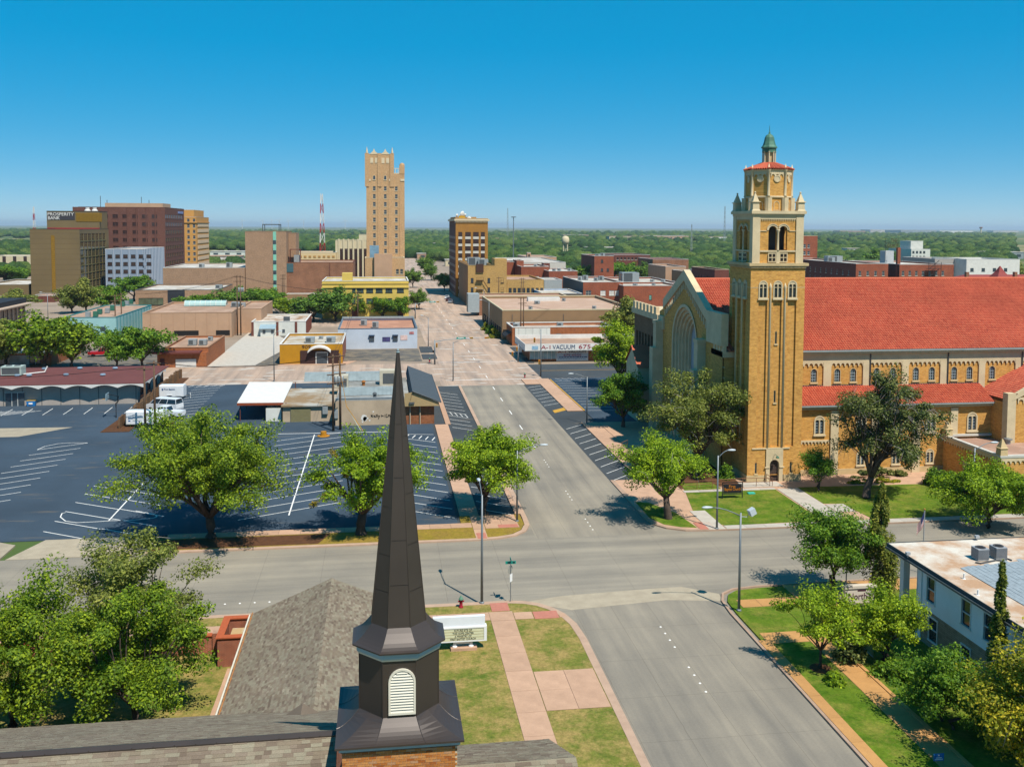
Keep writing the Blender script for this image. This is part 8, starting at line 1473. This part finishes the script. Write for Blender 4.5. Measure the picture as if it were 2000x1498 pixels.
def marquee():
    y = 65.4; x0, x1 = AY(860.5, 1235, y)[0] - .5, AY(950, 1235, y)[0]; t = thing('marquee_sign', 'white church marquee with black changeable letters on a concrete foot', 'sign', (6, y, .1)); z = lambda py: AY(905, py, y)[1]
    part('foot', MB().box(AY(880, 1272, y)[0], y - .35, .05, AY(931, 1272, y)[0], y + .35, .3), M_walk, t)
    for px_ in (888, 920): X = AY(px_, 1260, y)[0]; part('leg', MB().box(X - .1, y - .1, .3, X + .1, y + .1, z(1250)).lathe(X, y, [(.2, .3), (.2, .36), (.12, .42)], 8), M_pale, t)
    part('leg_panel', MB().box(AY(890, 1260, y)[0], y - .05, .5, AY(918, 1260, y)[0], y + .05, z(1252)), M_pale, t); zb, zm, zt = z(1250), z(1222.5), z(1202.5)
    part('cabinet', MB().box(x0, y - .22, zb, x1, y + .22, zm + .05), M_pale, t); part('letter_field', MB().box(x0 + .08, y - .235, zb + .09, x1 - .2, y - .22, zm - .05), plain('marquee_cream', '#dfe0bb', .72, .05, 3), t); part('header', MB().box(x0 - .05, y - .16, zm + .05, x1 - .12, y + .16, zt), plain('header_white', '#e9eef2', .74, .04), t); part('cabinet_frame', MB().box(x0, y - .27, zm - .06, x1, y - .2, zm + .04).box(x0, y - .27, zb, x1, y - .2, zb + .08).box(x1 - .2, y - .27, zb + .08, x1, y - .2, zm - .06), M_pale, t); inkm = plain('letter_black', '#26261f', .5, .05); hh = (zm - zb - .2) / 4
    for k, (s, w) in enumerate((('FUTURE SITE OF', 1.25), ('THE HOPE CENTER', 1.5), ('A MINISTRY OF', 1.2), ('FIRST BAPTIST CHURCH', 1.8))): X = AY(904, 1235, y)[0]; zc = zm - .1 - (k + .5) * hh; word(s, t, inkm, (X, y - .245, zc), w, hh * .68, t=.01); part('letter_rail', MB().box(x0 + .1, y - .245, zc - hh * .5, x1 - .22, y - .235, zc - hh * .5 + .015), plain('rail_tan', '#b9a36a', .62, .05), t)
marquee()
def church_sign():
    x0, x1, y = 37.3, 39.6, 99.0; t = thing('church_sign', 'black sign board with orange old-style lettering on a dark frame', 'sign', (38.4, y, .12))
    for X in (x0, x1): part('leg', MB().box(X - .04, y - .04, .1, X + .04, y + .04, 1.95), M_blk, t)
    part('top_rail', MB().box(x0 + .04, y - .04, 1.87, x1 - .04, y + .04, 1.95), M_blk, t); part('board', MB().box(x0 + .1, y - .05, .72, x1 - .1, y + .05, 1.72), plain('sign_night', '#22252c', .5, .1, 2), t); part('bottom_rail', MB().box(x0 + .04, y - .04, .58, x1 - .04, y + .04, .65), M_blk, t); om = plain('sign_orange', '#e08a1e', .66, .05); word('First', t, om, (38.4, y - .07, 1.48), .75, .3, t=.02); word('Baptist Church', t, om, (38.45, y - .07, 1.12), 1.85, .42, t=.02)
church_sign(); b = G(1467, 966); solo('utility_box', MB().cbox(*b, .1, .8, .5, .14), plain('teal_lid', '#3fc7ae', .64, .06), 'small teal utility box lid on the church lawn', 'utility box')
def rails(label, pts, h=.95):
    t = thing('handrail', label, 'handrail', (pts[0][0], pts[0][1], .12)); mr = plain('rail_brown', '#9b6b4b', .6, .1)
    for z in (h, h * .55): part('rail', MB().path([(*p, .14 + z) for p in pts], .035, 5), mr, t)
    for a, b in zip(pts, pts[1:]):
        n = max(1, round(math.dist(a, b) / 2))
        for k in range(n + (b is pts[-1])): s = k / n; part('post', MB().path([(a[0] + (b[0] - a[0]) * s, a[1] + (b[1] - a[1]) * s, .1), (a[0] + (b[0] - a[0]) * s, a[1] + (b[1] - a[1]) * s, .14 + h)], .035, 5), mr, t)
rails('long brown pipe handrail left of the bell tower door', [(33.9, 102.9), (41.4, 103.4), (44.6, 103.2)]); rails('short brown handrail beside the bell tower steps', [(44.9, 103.2), (44.9, 104.9)]); b = G(1217, 880); rails('brown handrail on the path by the angled stalls', [(b[0] - .2, b[1]), (b[0] + 1.0, b[1] + 1.5)])
# ------------------------------------------------------------------ utility poles and wires
def utility_pole(label, base, h, arms=1, frame=0, az=0.0, tank=False, name='utility_pole'):
    x, y = base; t = thing(name, label, 'utility pole', (x, y, 0), 'utility poles'); c, s = math.cos(az), math.sin(az)
    for dx in ((0,) if not frame else (0, frame)): part('pole', MB().lathe(x + dx * c, y + dx * s, [(.19, -.2), (.13, h)], 8), M_wood, t, True)
    for k in range(arms): z = h - .35 - 1.3 * k; w = 1.3 if not frame else frame + .8; mx, my = x + frame / 2 * c, y + frame / 2 * s; part('crossarm', MB().path([(mx - w * .8 * c, my - w * .8 * s - .16, z), (mx + w * .8 * c, my + w * .8 * s - .16, z)], .08, 4), M_wood, t)
    for k in range(3 if tank else 0): part('transformer', MB().lathe(x + (.5 + .55 * k) * c, y + (.5 + .55 * k) * s + .1, [(.1, h - 4.6), (.26, h - 4.5), (.26, h - 3.5), (.18, h - 3.35)], 10), M_unit, t, True)
    return (x, y, h)
W = []
b = G(651, 842); hA = AY(645, 692, b[1])[1]; pa = utility_pole('twin-pole transformer frame in front of the tan plaster wall', b, hA, 4, 1.25, R(38), True)
b1 = G(284, 846); b2 = G(303, 840); h1 = AY(276, 716, b1[1])[1]; h2 = AY(294, 705, b2[1])[1]; p1 = utility_pole('leaning-looking pole with floodlight, the nearer of the pair by the dumpster', b1, h1, 1); p2 = utility_pole('pole behind it in the pair beside the brown dumpster', b2, h2, 1)
for lb, bx, by, ty, fr in (('twin-pole frame left of the white workshop', 464, 655, 538, .9), ('single brown pole in front of the yellow building', 699, 632, 569, 0), ('pole left of the turquoise building corner', 226, 660, 576, .0), ('second pole beside the turquoise building', 238, 655, 573, 0), ('twin pole frame in front of the taupe building', 1017, 668, 580, .8), ('pole by the taupe building right end', 1200, 650, 590, .9), ('dark pole cluster before the fire-escape building', 974, 600, 541, 0), ('pole before the tan extension windows', 1018, 600, 543, .8), ('pole left of the brick theatre', 552, 600, 536, .6), ('pole right of the boarded brick block', 1208, 590, 535, .9)): b = G(bx, by); W.append((lb, utility_pole(lb, b, AY(bx, ty, b[1])[1], 2, fr, R(20), fr > .85)))
def wire(label, a, b, sag, n=1, dz=.0):
    a, b = Vector(a), Vector(b); t = thing('overhead_wire', label, 'wire', (a.x, a.y, a.z), 'overhead wires')
    for k in range(n): off = Vector((.45 * (k - (n - 1) / 2), 0, -dz * k)); part('cable', MB().path([a + off + (b - a) * s + Vector((0, 0, -4 * sag * s * (1 - s))) for s in (0, .2, .4, .6, .8, 1)], .022, 3, False), M_blk, t)
q = {l: p for l, p in W}; tp = lambda p, d=.2: (p[0], p[1], p[2] - d); pw = q['twin-pole frame left of the white workshop']
wire('wires from the plaster wall frame to the pair of poles', tp(pa), tp(p2), 1.2, 3); wire('wires from the plaster wall frame over the mustard shop', tp(pa, .5), tp(q['single brown pole in front of the yellow building']), 1.5, 2); wire('wires from the workshop frame towards the turquoise building', tp(pw), tp(q['second pole beside the turquoise building']), 1.5, 3); wire('wires from the workshop frame to the yellow building pole', tp(pw), tp(q['single brown pole in front of the yellow building']), 1.2, 3); wire('wires along the taupe building wall', tp(q['twin pole frame in front of the taupe building'], 2), tp(q['pole by the taupe building right end'], 2), 1.2, 2); wire('wires over the parking lot from the nearer pole', tp(p1), (-90, 138, 9), 1.0, 2); wire('wire from the pair of poles past the maroon roof', tp(p2), (-95, 162, 8), 1.0, 1)
for k, (a, c) in enumerate((('guy_yellow', '#d99a1f'), ('guy_pale', '#d9dccb'))): X = G(709 - 4 * k, 842); solo('guy_wire', MB().path([(X[0], X[1], 0), (X[0] - 2.4 + .3 * k, X[1] + .8, 3.6), (pa[0] + .8, pa[1] + .3, hA - 1)], [.05, .05, .015], 5), plain(a, c, .64, .1), ('yellow sleeved guy wire before the plaster wall', 'pale sleeved guy wire before the plaster wall')[k], 'guy wire')
# ------------------------------------------------------------------ lot clutter
def block_fence():
    t = thing('block_wall', 'stepped brown block wall between the lot and the maroon-roofed building', 'wall', (-38.6, 168, 0)); mt = brick('brown_block', '#8c6a4a', '#7c5c3f', '#8f7559', .4, .2, .012, .15, .3, .6); y = 144.6; k = 0
    while y < 192: x = -38.3 - .028 * (y - 144) + (.35 if k % 2 else 0); part('panel', MB().box(x - .1, y, 0, x + .1, y + 2.4, 1.75), mt, t); part('return', MB().box(x - .25, y + 2.3, 0, x + .25, y + 2.5, 1.75), mt, t); y += 2.4; k += 1
    sheet('planting_strip', [(-40.4, 142.5), (-36.4, 142.5), (-37.6, 192), (-39.6, 192)], .1, M_mulch, 'narrow brown planting strip along the stepped wall')
block_fence()
def hoop():
    x, y = G(227, 816); t = thing('basketball_hoop', 'black basketball hoop with clear backboard in the left lot', 'basketball hoop', (x, y, 0)); part('pole', MB().path([(x, y, 0), (x, y, 2.3), (x + .35, y, 2.6), (x + .35, y, 3.4)], .1, 6), M_blk, t); part('arm', MB().path([(x + .35, y, 3.4), (x - 1.2, y, 3.75)], .06, 5).path([(x + .3, y, 2.7), (x - 1.2, y, 3.0)], .05, 5), M_blk, t); part('backboard', MB().box(x - 1.3, y - .85, 2.8, x - 1.24, y + .85, 3.9), plain('clear_board', '#a9c3cc', .66, .2, 3, .15), t); part('rim', MB().lathe(x - 1.75, y, [(.24, 3.0), (.26, 3.02), (.24, 3.04)], 12, cap0=False, cap1=False), M_amber, t)
hoop()
b = G(325, 843); t = thing('dumpster', 'brown metal dumpster at the foot of the utility poles', 'dumpster', (*b, 0)); mt = plain('dumpster_brown', '#5b4038', .58, .15, 1.5); x, y = b
part('body', MB().loft([[(x - .95, y - .6, .12), (x + .95, y - .6, .12), (x + .95, y + .6, .12), (x - .95, y + .6, .12)], [(x - 1.05, y - .8, 1.1), (x + 1.05, y - .8, 1.1), (x + 1.05, y + .7, 1.5), (x - 1.05, y + .7, 1.5)]], True, True), mt, t); part('lid', MB().face([(x - 1.0, y - .7, 1.12), (x + .1, y - .7, 1.12), (x + .1, y + .68, 1.53), (x - 1.0, y + .68, 1.53)]), M_blk, t); part('rim', MB().path([(x - 1.05, y - .8, 1.1), (x + 1.05, y - .8, 1.1), (x + 1.05, y + .7, 1.5), (x - 1.05, y + .7, 1.5), (x - 1.05, y - .8, 1.1)], .05, 4), mt, t); part('stencil', MB().box(x + .2, y - .83, .6, x + .9, y - .76, .85), M_unit, t)
b = G(62, 793); x, y = b; t = thing('recycling_bin', 'bright blue recycling bin by the clinic entrance', 'bin', (x, y, 0)); part('body', MB().loft([[(x - .6, y - .4, .05), (x + .6, y - .4, .05), (x + .6, y + .4, .05), (x - .6, y + .4, .05)], [(x - .7, y - .5, .9), (x + .7, y - .5, .9), (x + .7, y + .5, .9), (x - .7, y + .5, .9)]], True, True, True), plain('bin_blue', '#1f8ad6', .62, .1), t); part('lid', MB().box(x - .72, y - .5, .9, x + .72, y + .52, .97), plain('bin_lid', '#c7a54a', .6, .1), t); part('sticker', MB().box(x - .3, y - .52, .35, x + .3, y - .47, .65), M_pale, t)
x, y = G(70, 715); t = thing('flagpole', 'bare pale flagpole before the left street trees', 'flagpole', (x, y, 0)); part('pole', MB().lathe(x, y, [(.12, 0), (.06, AY(70, 660, y)[1])], 8), M_pale, t, True); part('ball', MB().lathe(x, y, [(.02, AY(70, 660, y)[1]), (.14, AY(70, 659, y)[1]), (.02, AY(70, 657.5, y)[1])], 8), plain('gold_ball', '#c9993c', .6, .1), t)
x, y = G(632, 852); solo('tree_stump_planter', MB().lathe(x, y, [(.9, .02), (.9, .1), (.45, .12), (.42, .7), (.2, .72)], 12), plain('orange_drum', '#c98a1c', .62, .2, 3), 'orange-brown drum standing on a round plate in the lot', 'drum')
# ------------------------------------------------------------------ vehicles
M_tyre = plain('tyre_rubber', '#2a2a2b', .5, .1, 5, .9, .1); M_rim = plain('wheel_rim', '#b9bdc0', .6, .05, 5, .35, .5, .6); M_vg = glass('car_glass', '#1f262d', .05, .7); _wh = {}
def wheel(par, x, y, r=.36, w=.24):
    if r not in _wh:
        m = MB().lathe(0, 0, [(r * .62, -w / 2), (r * .95, -w / 2), (r, -w * .3), (r, w * .3), (r * .95, w / 2), (r * .62, w / 2)], 18); m2 = MB().lathe(0, 0, [(r * .6, -w * .46), (r * .5, -w * .38), (r * .2, -w * .42), (r * .2, w * .42), (r * .5, w * .38), (r * .6, w * .46)], 14); _wh[r] = (m.mesh('wheel', M_tyre, smooth=False), m2.mesh('rim', M_rim))
    o = link('wheel', _wh[r][0], par); o.location = (x, y, r); o.rotation_euler = (R(90), 0, 0); link('rim', _wh[r][1], o)
def vehicle(name, label, cat, px_, rz, paint, L, Wd, prof, cab, group=None, wb=None, r=.36, glz=True, loc=None):
    """prof: lower body side outline (x,z); cab: greenhouse outline (x,z) bottom rear, bottom front, top front, top rear"""
    p = loc or G(*px_); t = thing(name, label, cat, (*p, .03), group, rz=rz or 1e-6); t.rotation_euler = (0, 0, rz); h = Wd / 2
    sec = [[(x, s * (h * k), z) for x, z in prof] for s, k in ((-1, .93), (-1, 1), (1, 1), (1, .93))]; m = MB(); n = len(prof)
    A = [(x, -h, z) for x, z in prof]; B = [(x, h, z) for x, z in prof]; m.face(A); m.face(B[::-1])
    for i in range(n): j = (i + 1) % n; m.face([A[j], A[i], B[i], B[j]])
    part('body', m, paint, t)
    if cab:
        (x0, z0), (x1, z1), (x2, z2), (x3, z3) = cab; b = h - .04; c = h - .2; q = [(x0, z0, b), (x1, z1, b), (x2, z2, c), (x3, z3, c)]; g = MB()
        for s in (-1, 1): f = [(x, s * w, z) for x, z, w in q]; g.face(f if s < 0 else f[::-1])
        g.face([(x1, -b, z1), (x1, b, z1), (x2, c, z2), (x2, -c, z2)]); g.face([(x0, b, z0), (x0, -b, z0), (x3, -c, z3), (x3, c, z3)]); part('windows', g, M_vg, t); part('roof', MB().box(x3 - .03, -c - .01, z2 - .03, x2 + .03, c + .01, z2 + .05), paint, t)
        for f in (0, .36, .68, 1):
            xb, xt = x0 + (x1 - x0) * f, x3 + (x2 - x3) * f
            for s in (-1, 1): part('pillar', MB().path([(xb, s * (b + .005), z0), (xt, s * (c + .005), z2)], .045, 4), paint, t)
    wb = wb or L * .3; [wheel(t, sx, s * (h - .1), r) for sx in (-wb, wb) for s in (-1, 1)]
    for s in (-1, 1): part('headlight', MB().cbox(L / 2 - .03, s * h * .72, .62, .08, .3, .16), M_head, t); part('tail_light', MB().cbox(-L / 2 + .03, s * h * .8, .7, .08, .16, .3), plain('tail_red', '#a01f22', .6, .05), t)
    return t
SED = [(-2.25, .3), (2.25, .3), (2.3, .6), (2.15, .78), (.95, .92), (-1.7, .95), (-2.25, .85), (-2.3, .55)]; SEDC = [(-1.75, .93), (1.05, .92), (.35, 1.42), (-1.0, 1.42)]; SUV = [(-2.35, .35), (2.3, .35), (2.4, .7), (2.2, .98), (1.2, 1.06), (-2.3, 1.08), (-2.4, .7)]; SUVC = [(-2.3, 1.07), (1.25, 1.06), (.6, 1.75), (-2.1, 1.75)]; VAN = [(-2.9, .4), (2.75, .4), (2.85, .75), (2.7, 1.1), (1.9, 1.3), (-2.88, 1.35), (-2.95, .7)]; VANC = [(-2.85, 1.34), (1.95, 1.3), (1.1, 2.1), (-2.7, 2.1)]
PK = [(-2.85, .5), (2.7, .5), (2.8, .8), (2.65, 1.1), (1.2, 1.18), (-2.85, 1.15)]; PKC = [(-.75, 1.16), (1.25, 1.17), (.75, 1.8), (-.5, 1.8)]; pw_ = plain('paint_white', '#eceff1', .74, .04, 1, .3, .5); pr_ = plain('paint_red', '#c41624', .6, .06, 1, .3, .5); pg_ = plain('paint_grey', '#5f6872', .6, .06, 1, .3, .5); ps_ = plain('paint_silver', '#a9afb4', .62, .05, 1, .3, .5, .3); pm_ = plain('paint_maroon', '#5a2620', .58, .06, 1, .3, .5)
v = vehicle('passenger_van', 'white passenger van between the two white trailers', 'van', None, R(157), pw_, 5.7, 2.0, VAN, VANC, wb=1.85, loc=(-34.9, 158.2)); v = vehicle('pickup_truck', 'white pickup behind the nearer white trailer', 'pickup', None, R(160), pw_, 5.6, 1.9, PK, PKC, wb=1.8, loc=(-33.4, 152.6)); vehicle('pickup_truck', 'red pickup parked behind the left street trees', 'pickup', (199, 696), R(8), pr_, 5.6, 1.9, PK, PKC, wb=1.8); vehicle('sport_utility', 'silver-blue sport utility under the white carport', 'car', None, R(205), ps_, 4.8, 1.9, SUV, SUVC, loc=(-19.0, 163.5))
for lb, px_, rz, pt in (('silver sedan parked on the far street by the golden office', (880, 592), 80, ps_), ('dark red sedan parked behind the silver one', (876, 588), 80, pm_), ('white car farthest of the three parked on the far street', (873.5, 584), 80, pw_), ('dark grey sedan beside the white box truck', (936, 611), 250, pg_), ('white car nose-out left of the dark grey sedan', (930, 607), 235, pw_)): vehicle('parked_car', lb, 'car', px_, R(rz), pt, 4.5, 1.8, SED, SEDC, 'cars parked along the far street', r=.32)
p = G(947, 605); t = vehicle('box_truck', 'white box truck parked at the taupe building corner', 'truck', None, R(250), pw_, 6, 2.1, [(-3, .7), (2.9, .7), (3, 1.1), (2.9, 1.5), (-3, 1.1)], [(1.1, 1.4), (2.7, 1.45), (2.2, 2.2), (1.1, 2.2)], loc=(p[0] + 1, p[1] + 4)); part('cargo_box', MB().box(-3.1, -1.1, .9, 1.0, 1.1, 3.0), M_pale, t)
def trailer(label, px_, rz, L, txt, loc=None):
    p = loc or G(*px_); t = thing('cargo_trailer', label, 'trailer', (*p, 0), None, rz=1e-6); t.rotation_euler = (0, 0, rz); b = MB(); f = lambda y, z: [(-L / 2, y, z), (L / 2, y, z)]; part('box', MB().loft([[(x, y, z) for y, z in ((-1.0, .5), (1.0, .5), (1.0, 2.3), (.75, 2.42), (-.75, 2.42), (-1.0, 2.3))] for x in (-L / 2, L / 2)], True, True, True), pw_, t)
    ax = (-.45, .45) if L > 5 else (0,)
    for a in ax:
        for s in (-1, 1): wheel(t, a - .3, s * 1.02, .34)
    part('fender', MB().box(ax[0] - .75, -1.1, .7, ax[-1] + .15, -1.0, .78), pw_, t); part('tongue', MB().path([(L / 2, -.6, .45), (L / 2 + 1.0, 0, .45), (L / 2, .6, .45)], .05, 4), M_unitd, t); part('jack', MB().path([(L / 2 + .9, 0, .05), (L / 2 + .9, 0, 1.0)], .05, 5), M_pale, t); part('side_door', MB().box(L / 2 - 1.3, -1.03, .6, L / 2 - .5, -1.0, 2.1), pw_, t); part('edge_trim', MB().box(-L / 2, -1.03, .45, L / 2, -1.0, .55).box(-L / 2 - .02, -1.02, .5, -L / 2 + .06, -.98, 2.3), M_unit, t)
    if txt: o = word('First Baptist', t, plain('script_blue', '#4b6b9c', .6, .05), (-.3, -1.04, 1.75), 1.8, .35); part('emblem', MB().box(-1.6, -1.05, 1.6, -1.35, -1.0, 1.9), MC['script_blue'], t)
    else: part('hatch', MB().box(-L / 2 + 1.0, -1.04, 1.0, -L / 2 + 2.3, -1.0, 2.0), plain('hatch_grey', '#dfe3e4', .7, .04), t); part('emblem', MB().box(-L / 2 + .35, -1.04, .95, -L / 2 + .65, -1.0, 1.1), plain('emblem_blue', '#3d78b8', .6, .1), t)
trailer('white tandem-axle cargo trailer behind the utility poles', (288, 832), R(-3), 5.6, False); trailer('smaller white cargo trailer with blue script at the lot end', (338, 778), R(-3), 4.1, True)
# ------------------------------------------------------------------ far landmarks
ORD = ('first', 'second', 'third', 'fourth', 'fifth', 'sixth', 'seventh')
LMK = ((30, 'brown bank tower'), (450, 'tan windowless tower'), (612, 'red and white mast'), (800, 'tall hotel tower'), (915, 'golden brown office'), (1003, 'highway light mast'), (1104, 'cream water tower'), (1205, 'long red-brown block'), (1300, 'church gable'), (1351, 'drum mast'), (1416, 'bell tower'), (1580, 'six-storey brick block'), (1742, 'roof letter sign'), (1916, 'control tower'))
def far_things():
    Y = 900.0; X, z = AY(1104.5, 461, Y); t = thing('water_tower', 'cream water tower on stout legs above the woods', 'water tower', (X, Y, 0)); s = 1850 / Y; part('tank', MB().lathe(X, Y, [(1.0, z - 8.2), (3.4, z - 7.6), (3.75, z - 5), (3.6, z - 2.4), (2.6, z - .8), (.6, z)], 16), M_crm, t, True)
    for k in range(4): a = k * math.pi / 2 + .6; part('leg', MB().path([(X + 2.9 * math.cos(a), Y + 2.9 * math.sin(a), 0), (X + 2.6 * math.cos(a), Y + 2.6 * math.sin(a), z - 7)], .55, 8), M_crm, t)
    part('riser', MB().path([(X, Y, 0), (X, Y, z - 8)], .7, 8), M_crm, t)
    def mastf(label, px_, ytop, Y, w, mats, lat=True):
        X, z = AY(px_, ytop, Y); t = thing('radio_mast', label, 'mast', (X, Y, 0)); m = MB(); m2 = MB(); n = 9
        for k in range(n):
            z0, z1 = z * k / n, z * (k + 1) / n; w0, w1 = w * (1 - .75 * k / n), w * (1 - .75 * (k + 1) / n); q = m if k % 2 else m2
            for a in range(3): A = a * 2.094; B = A + 2.094; q.path([(X + w0 * math.cos(A), Y + w0 * math.sin(A), z0), (X + w1 * math.cos(A), Y + w1 * math.sin(A), z1)], w * .09 if lat else w, 4); lat and q.path([(X + w0 * math.cos(A), Y + w0 * math.sin(A), z0), (X + w1 * math.cos(B), Y + w1 * math.sin(B), z1)], w * .06, 3)
        part('red_sections', m, mats[0], t, kind='stuff'); part('white_sections', m2, mats[1], t, kind='stuff')
    mastf('red and white lattice radio mast left of the hotel tower', 627.5, 379, 520, 2.4, (pr_, M_cap)); mastf('thin lattice mast far beyond the brick blocks', 991.5, 407, 2200, 3.0, (M_unit, M_unit)); mastf('thin lattice mast left of the bell tower', 1416, 403, 1500, 2.4, (M_unit, M_unit)); mastf('thin lattice mast at the far left by the bank', 65.5, 404, 700, 1.6, (pr_, M_cap)); mastf('lattice mast with a round drum left of the bell tower', 1351, 438, 900, 1.4, (M_unit, M_unit))
    X, z = AY(1003, 424, 700); t = thing('high_mast_light', 'tall thin highway light mast beyond the brick blocks', 'light mast', (X, 700, 0)); part('pole', MB().path([(X, 700, 0), (X, 700, z)], [.5, .3], 6), M_galv, t); part('lamp_ring', MB().lathe(X, 700, [(1.8, z - .4), (2.0, z), (.4, z + .3)], 8), M_galv, t)
    X, z = AY(1916, 443.5, 4200); t = thing('control_tower', 'airport control tower on the far right horizon', 'tower', (X, 4200, 0)); part('shaft', MB().lathe(X, 4200, [(4, 0), (3.4, z - 8)], 8), M_crm, t); part('cab', MB().lathe(X, 4200, [(4, z - 8), (7.5, z - 5), (7.5, z - 1), (3, z)], 8), M_rosb, t)
    for k, px_ in enumerate((473, 513, 531, 545, 563, 593, 674)):   # wind turbines on the rim of the plain
        Y = 9000 + 300 * (k % 3); X, z = AY(px_, 431, Y); t = thing('wind_turbine', ORD[k] + ' tiny white wind turbine on the horizon, counting from the left', 'wind turbine', (X, Y, 0), 'wind turbines'); part('tower', MB().path([(X, Y, 0), (X, Y, z)], [3, 1.6], 6), M_cap, t)
        for b_ in range(3): a = b_ * 2.094 + k; part('blade', MB().path([(X, Y - 2, z), (X + 36 * math.cos(a), Y - 2, z + 36 * math.sin(a))], [1.8, .5], 4), M_cap, t)
    SEEN = {}; rf = random.Random(21); cols = [M_wht, M_cap, M_crm, M_tanw, M_rosb, M_unit, M_tanb, M_wroof]
    rows = [(1190, 1260, 462, 470), (1100, 1150, 459, 468), (1055, 1095, 463, 470), (960, 1010, 466, 474), (1330, 1345, 460, 466), (1270, 1345, 461, 469), (1370, 1420, 463, 470), (1105, 1205, 488, 498), (1150, 1210, 484, 491), (0, 55, 503, 520), (0, 40, 522, 534), (410, 478, 492, 500), (405, 470, 501, 512), (1600, 1640, 493, 504), (1655, 1705, 486, 500), (1870, 1905, 493, 502), (1920, 2000, 493, 506), (1720, 1790, 489, 498), (806, 878, 488, 500), (815, 878, 496, 506), (795, 812, 468, 474), (812, 840, 465, 472), (830, 850, 475, 482), (850, 870, 470, 478), (1000, 1030, 455, 459), (1060, 1090, 452, 456), (1700, 1760, 449, 454), (1760, 1830, 450, 455), (1640, 1690, 451, 455), (1835, 1900, 451, 455), (1940, 1990, 451, 454), (520, 560, 470, 476), (590, 640, 474, 481), (600, 625, 466, 470), (1440, 1480, 463, 470), (870, 905, 508, 520), (1010, 1040, 484, 492), (1210, 1250, 472, 477), (1360, 1400, 472, 478), (1300, 1330, 480, 488), (1590, 1620, 479, 486), (1010, 1060, 492, 501), (1275, 1330, 487, 495), (1335, 1380, 492, 500)]
    for k, (a, b_, yt, yb) in enumerate(rows):
        Y = G((a + b_) / 2, yb)[1]; x0, z = AY(a, yt, Y); x1 = AY(b_, yt, Y)[0]; m_ = (a + b_) / 2; lm = min(LMK, key=lambda q: abs(q[0] - m_)); cn = ('white', 'bright white', 'cream', 'tan', 'pinkish brick', 'grey', 'tan brick', 'pale'); ci = rf.randrange(8); ds_ = 'on the horizon' if Y > 3500 else 'far out' if Y > 1500 else 'among trees' if Y > 800 else 'at the woods edge'; lb = ('long ' if b_ - a > 45 else 'small ') + cn[ci] + ' low building ' + ds_ + (' left of' if m_ < lm[0] else ' right of') + ' the ' + lm[1]; SEEN[lb] = SEEN.get(lb, 0) + 1
        if SEEN[lb] > 1: lb = 'another ' + lb
        t = thing('distant_building', lb, 'building', (x0, Y, 0), 'far low buildings'); d = (x1 - x0) * rf.uniform(.4, .8); z = max(z, 3.5); part('wall', MB().box(x0, Y, 0, x1, Y + d, z), cols[ci], t); part('roof', MB().box(x0 - .4, Y - .4, z, x1 + .4, Y + d + .4, z + .5), M_wroof if k % 3 else M_tanroof, t)
        n = max(2, int((x1 - x0) / 9)); [part('window', MB().box(x0 + (i + .3) * (x1 - x0) / n, Y - .1, z * .3, x0 + (i + .7) * (x1 - x0) / n, Y, z * .7), M_gl, t) for i in range(min(n, 10))]
far_things()
# ------------------------------------------------------------------ air: thin pale haze over the whole plain
hm = bpy.data.materials.new('haze_air'); hm.use_nodes = True; hn = hm.node_tree; hn.nodes.clear(); pv = hn.nodes.new('ShaderNodeVolumePrincipled'); ho = hn.nodes.new('ShaderNodeOutputMaterial')
pv.inputs['Color'].default_value = (.74, .88, 1.0, 1); pv.inputs['Density'].default_value = 0.6e-4; pv.inputs['Anisotropy'].default_value = .2; hn.links.new(pv.outputs[0], ho.inputs['Volume'])
struct('haze', MB().box(-31000, -900, -1.2, 31000, 41000, 130), hm, 'thin pale haze over the plain', 'stuff')
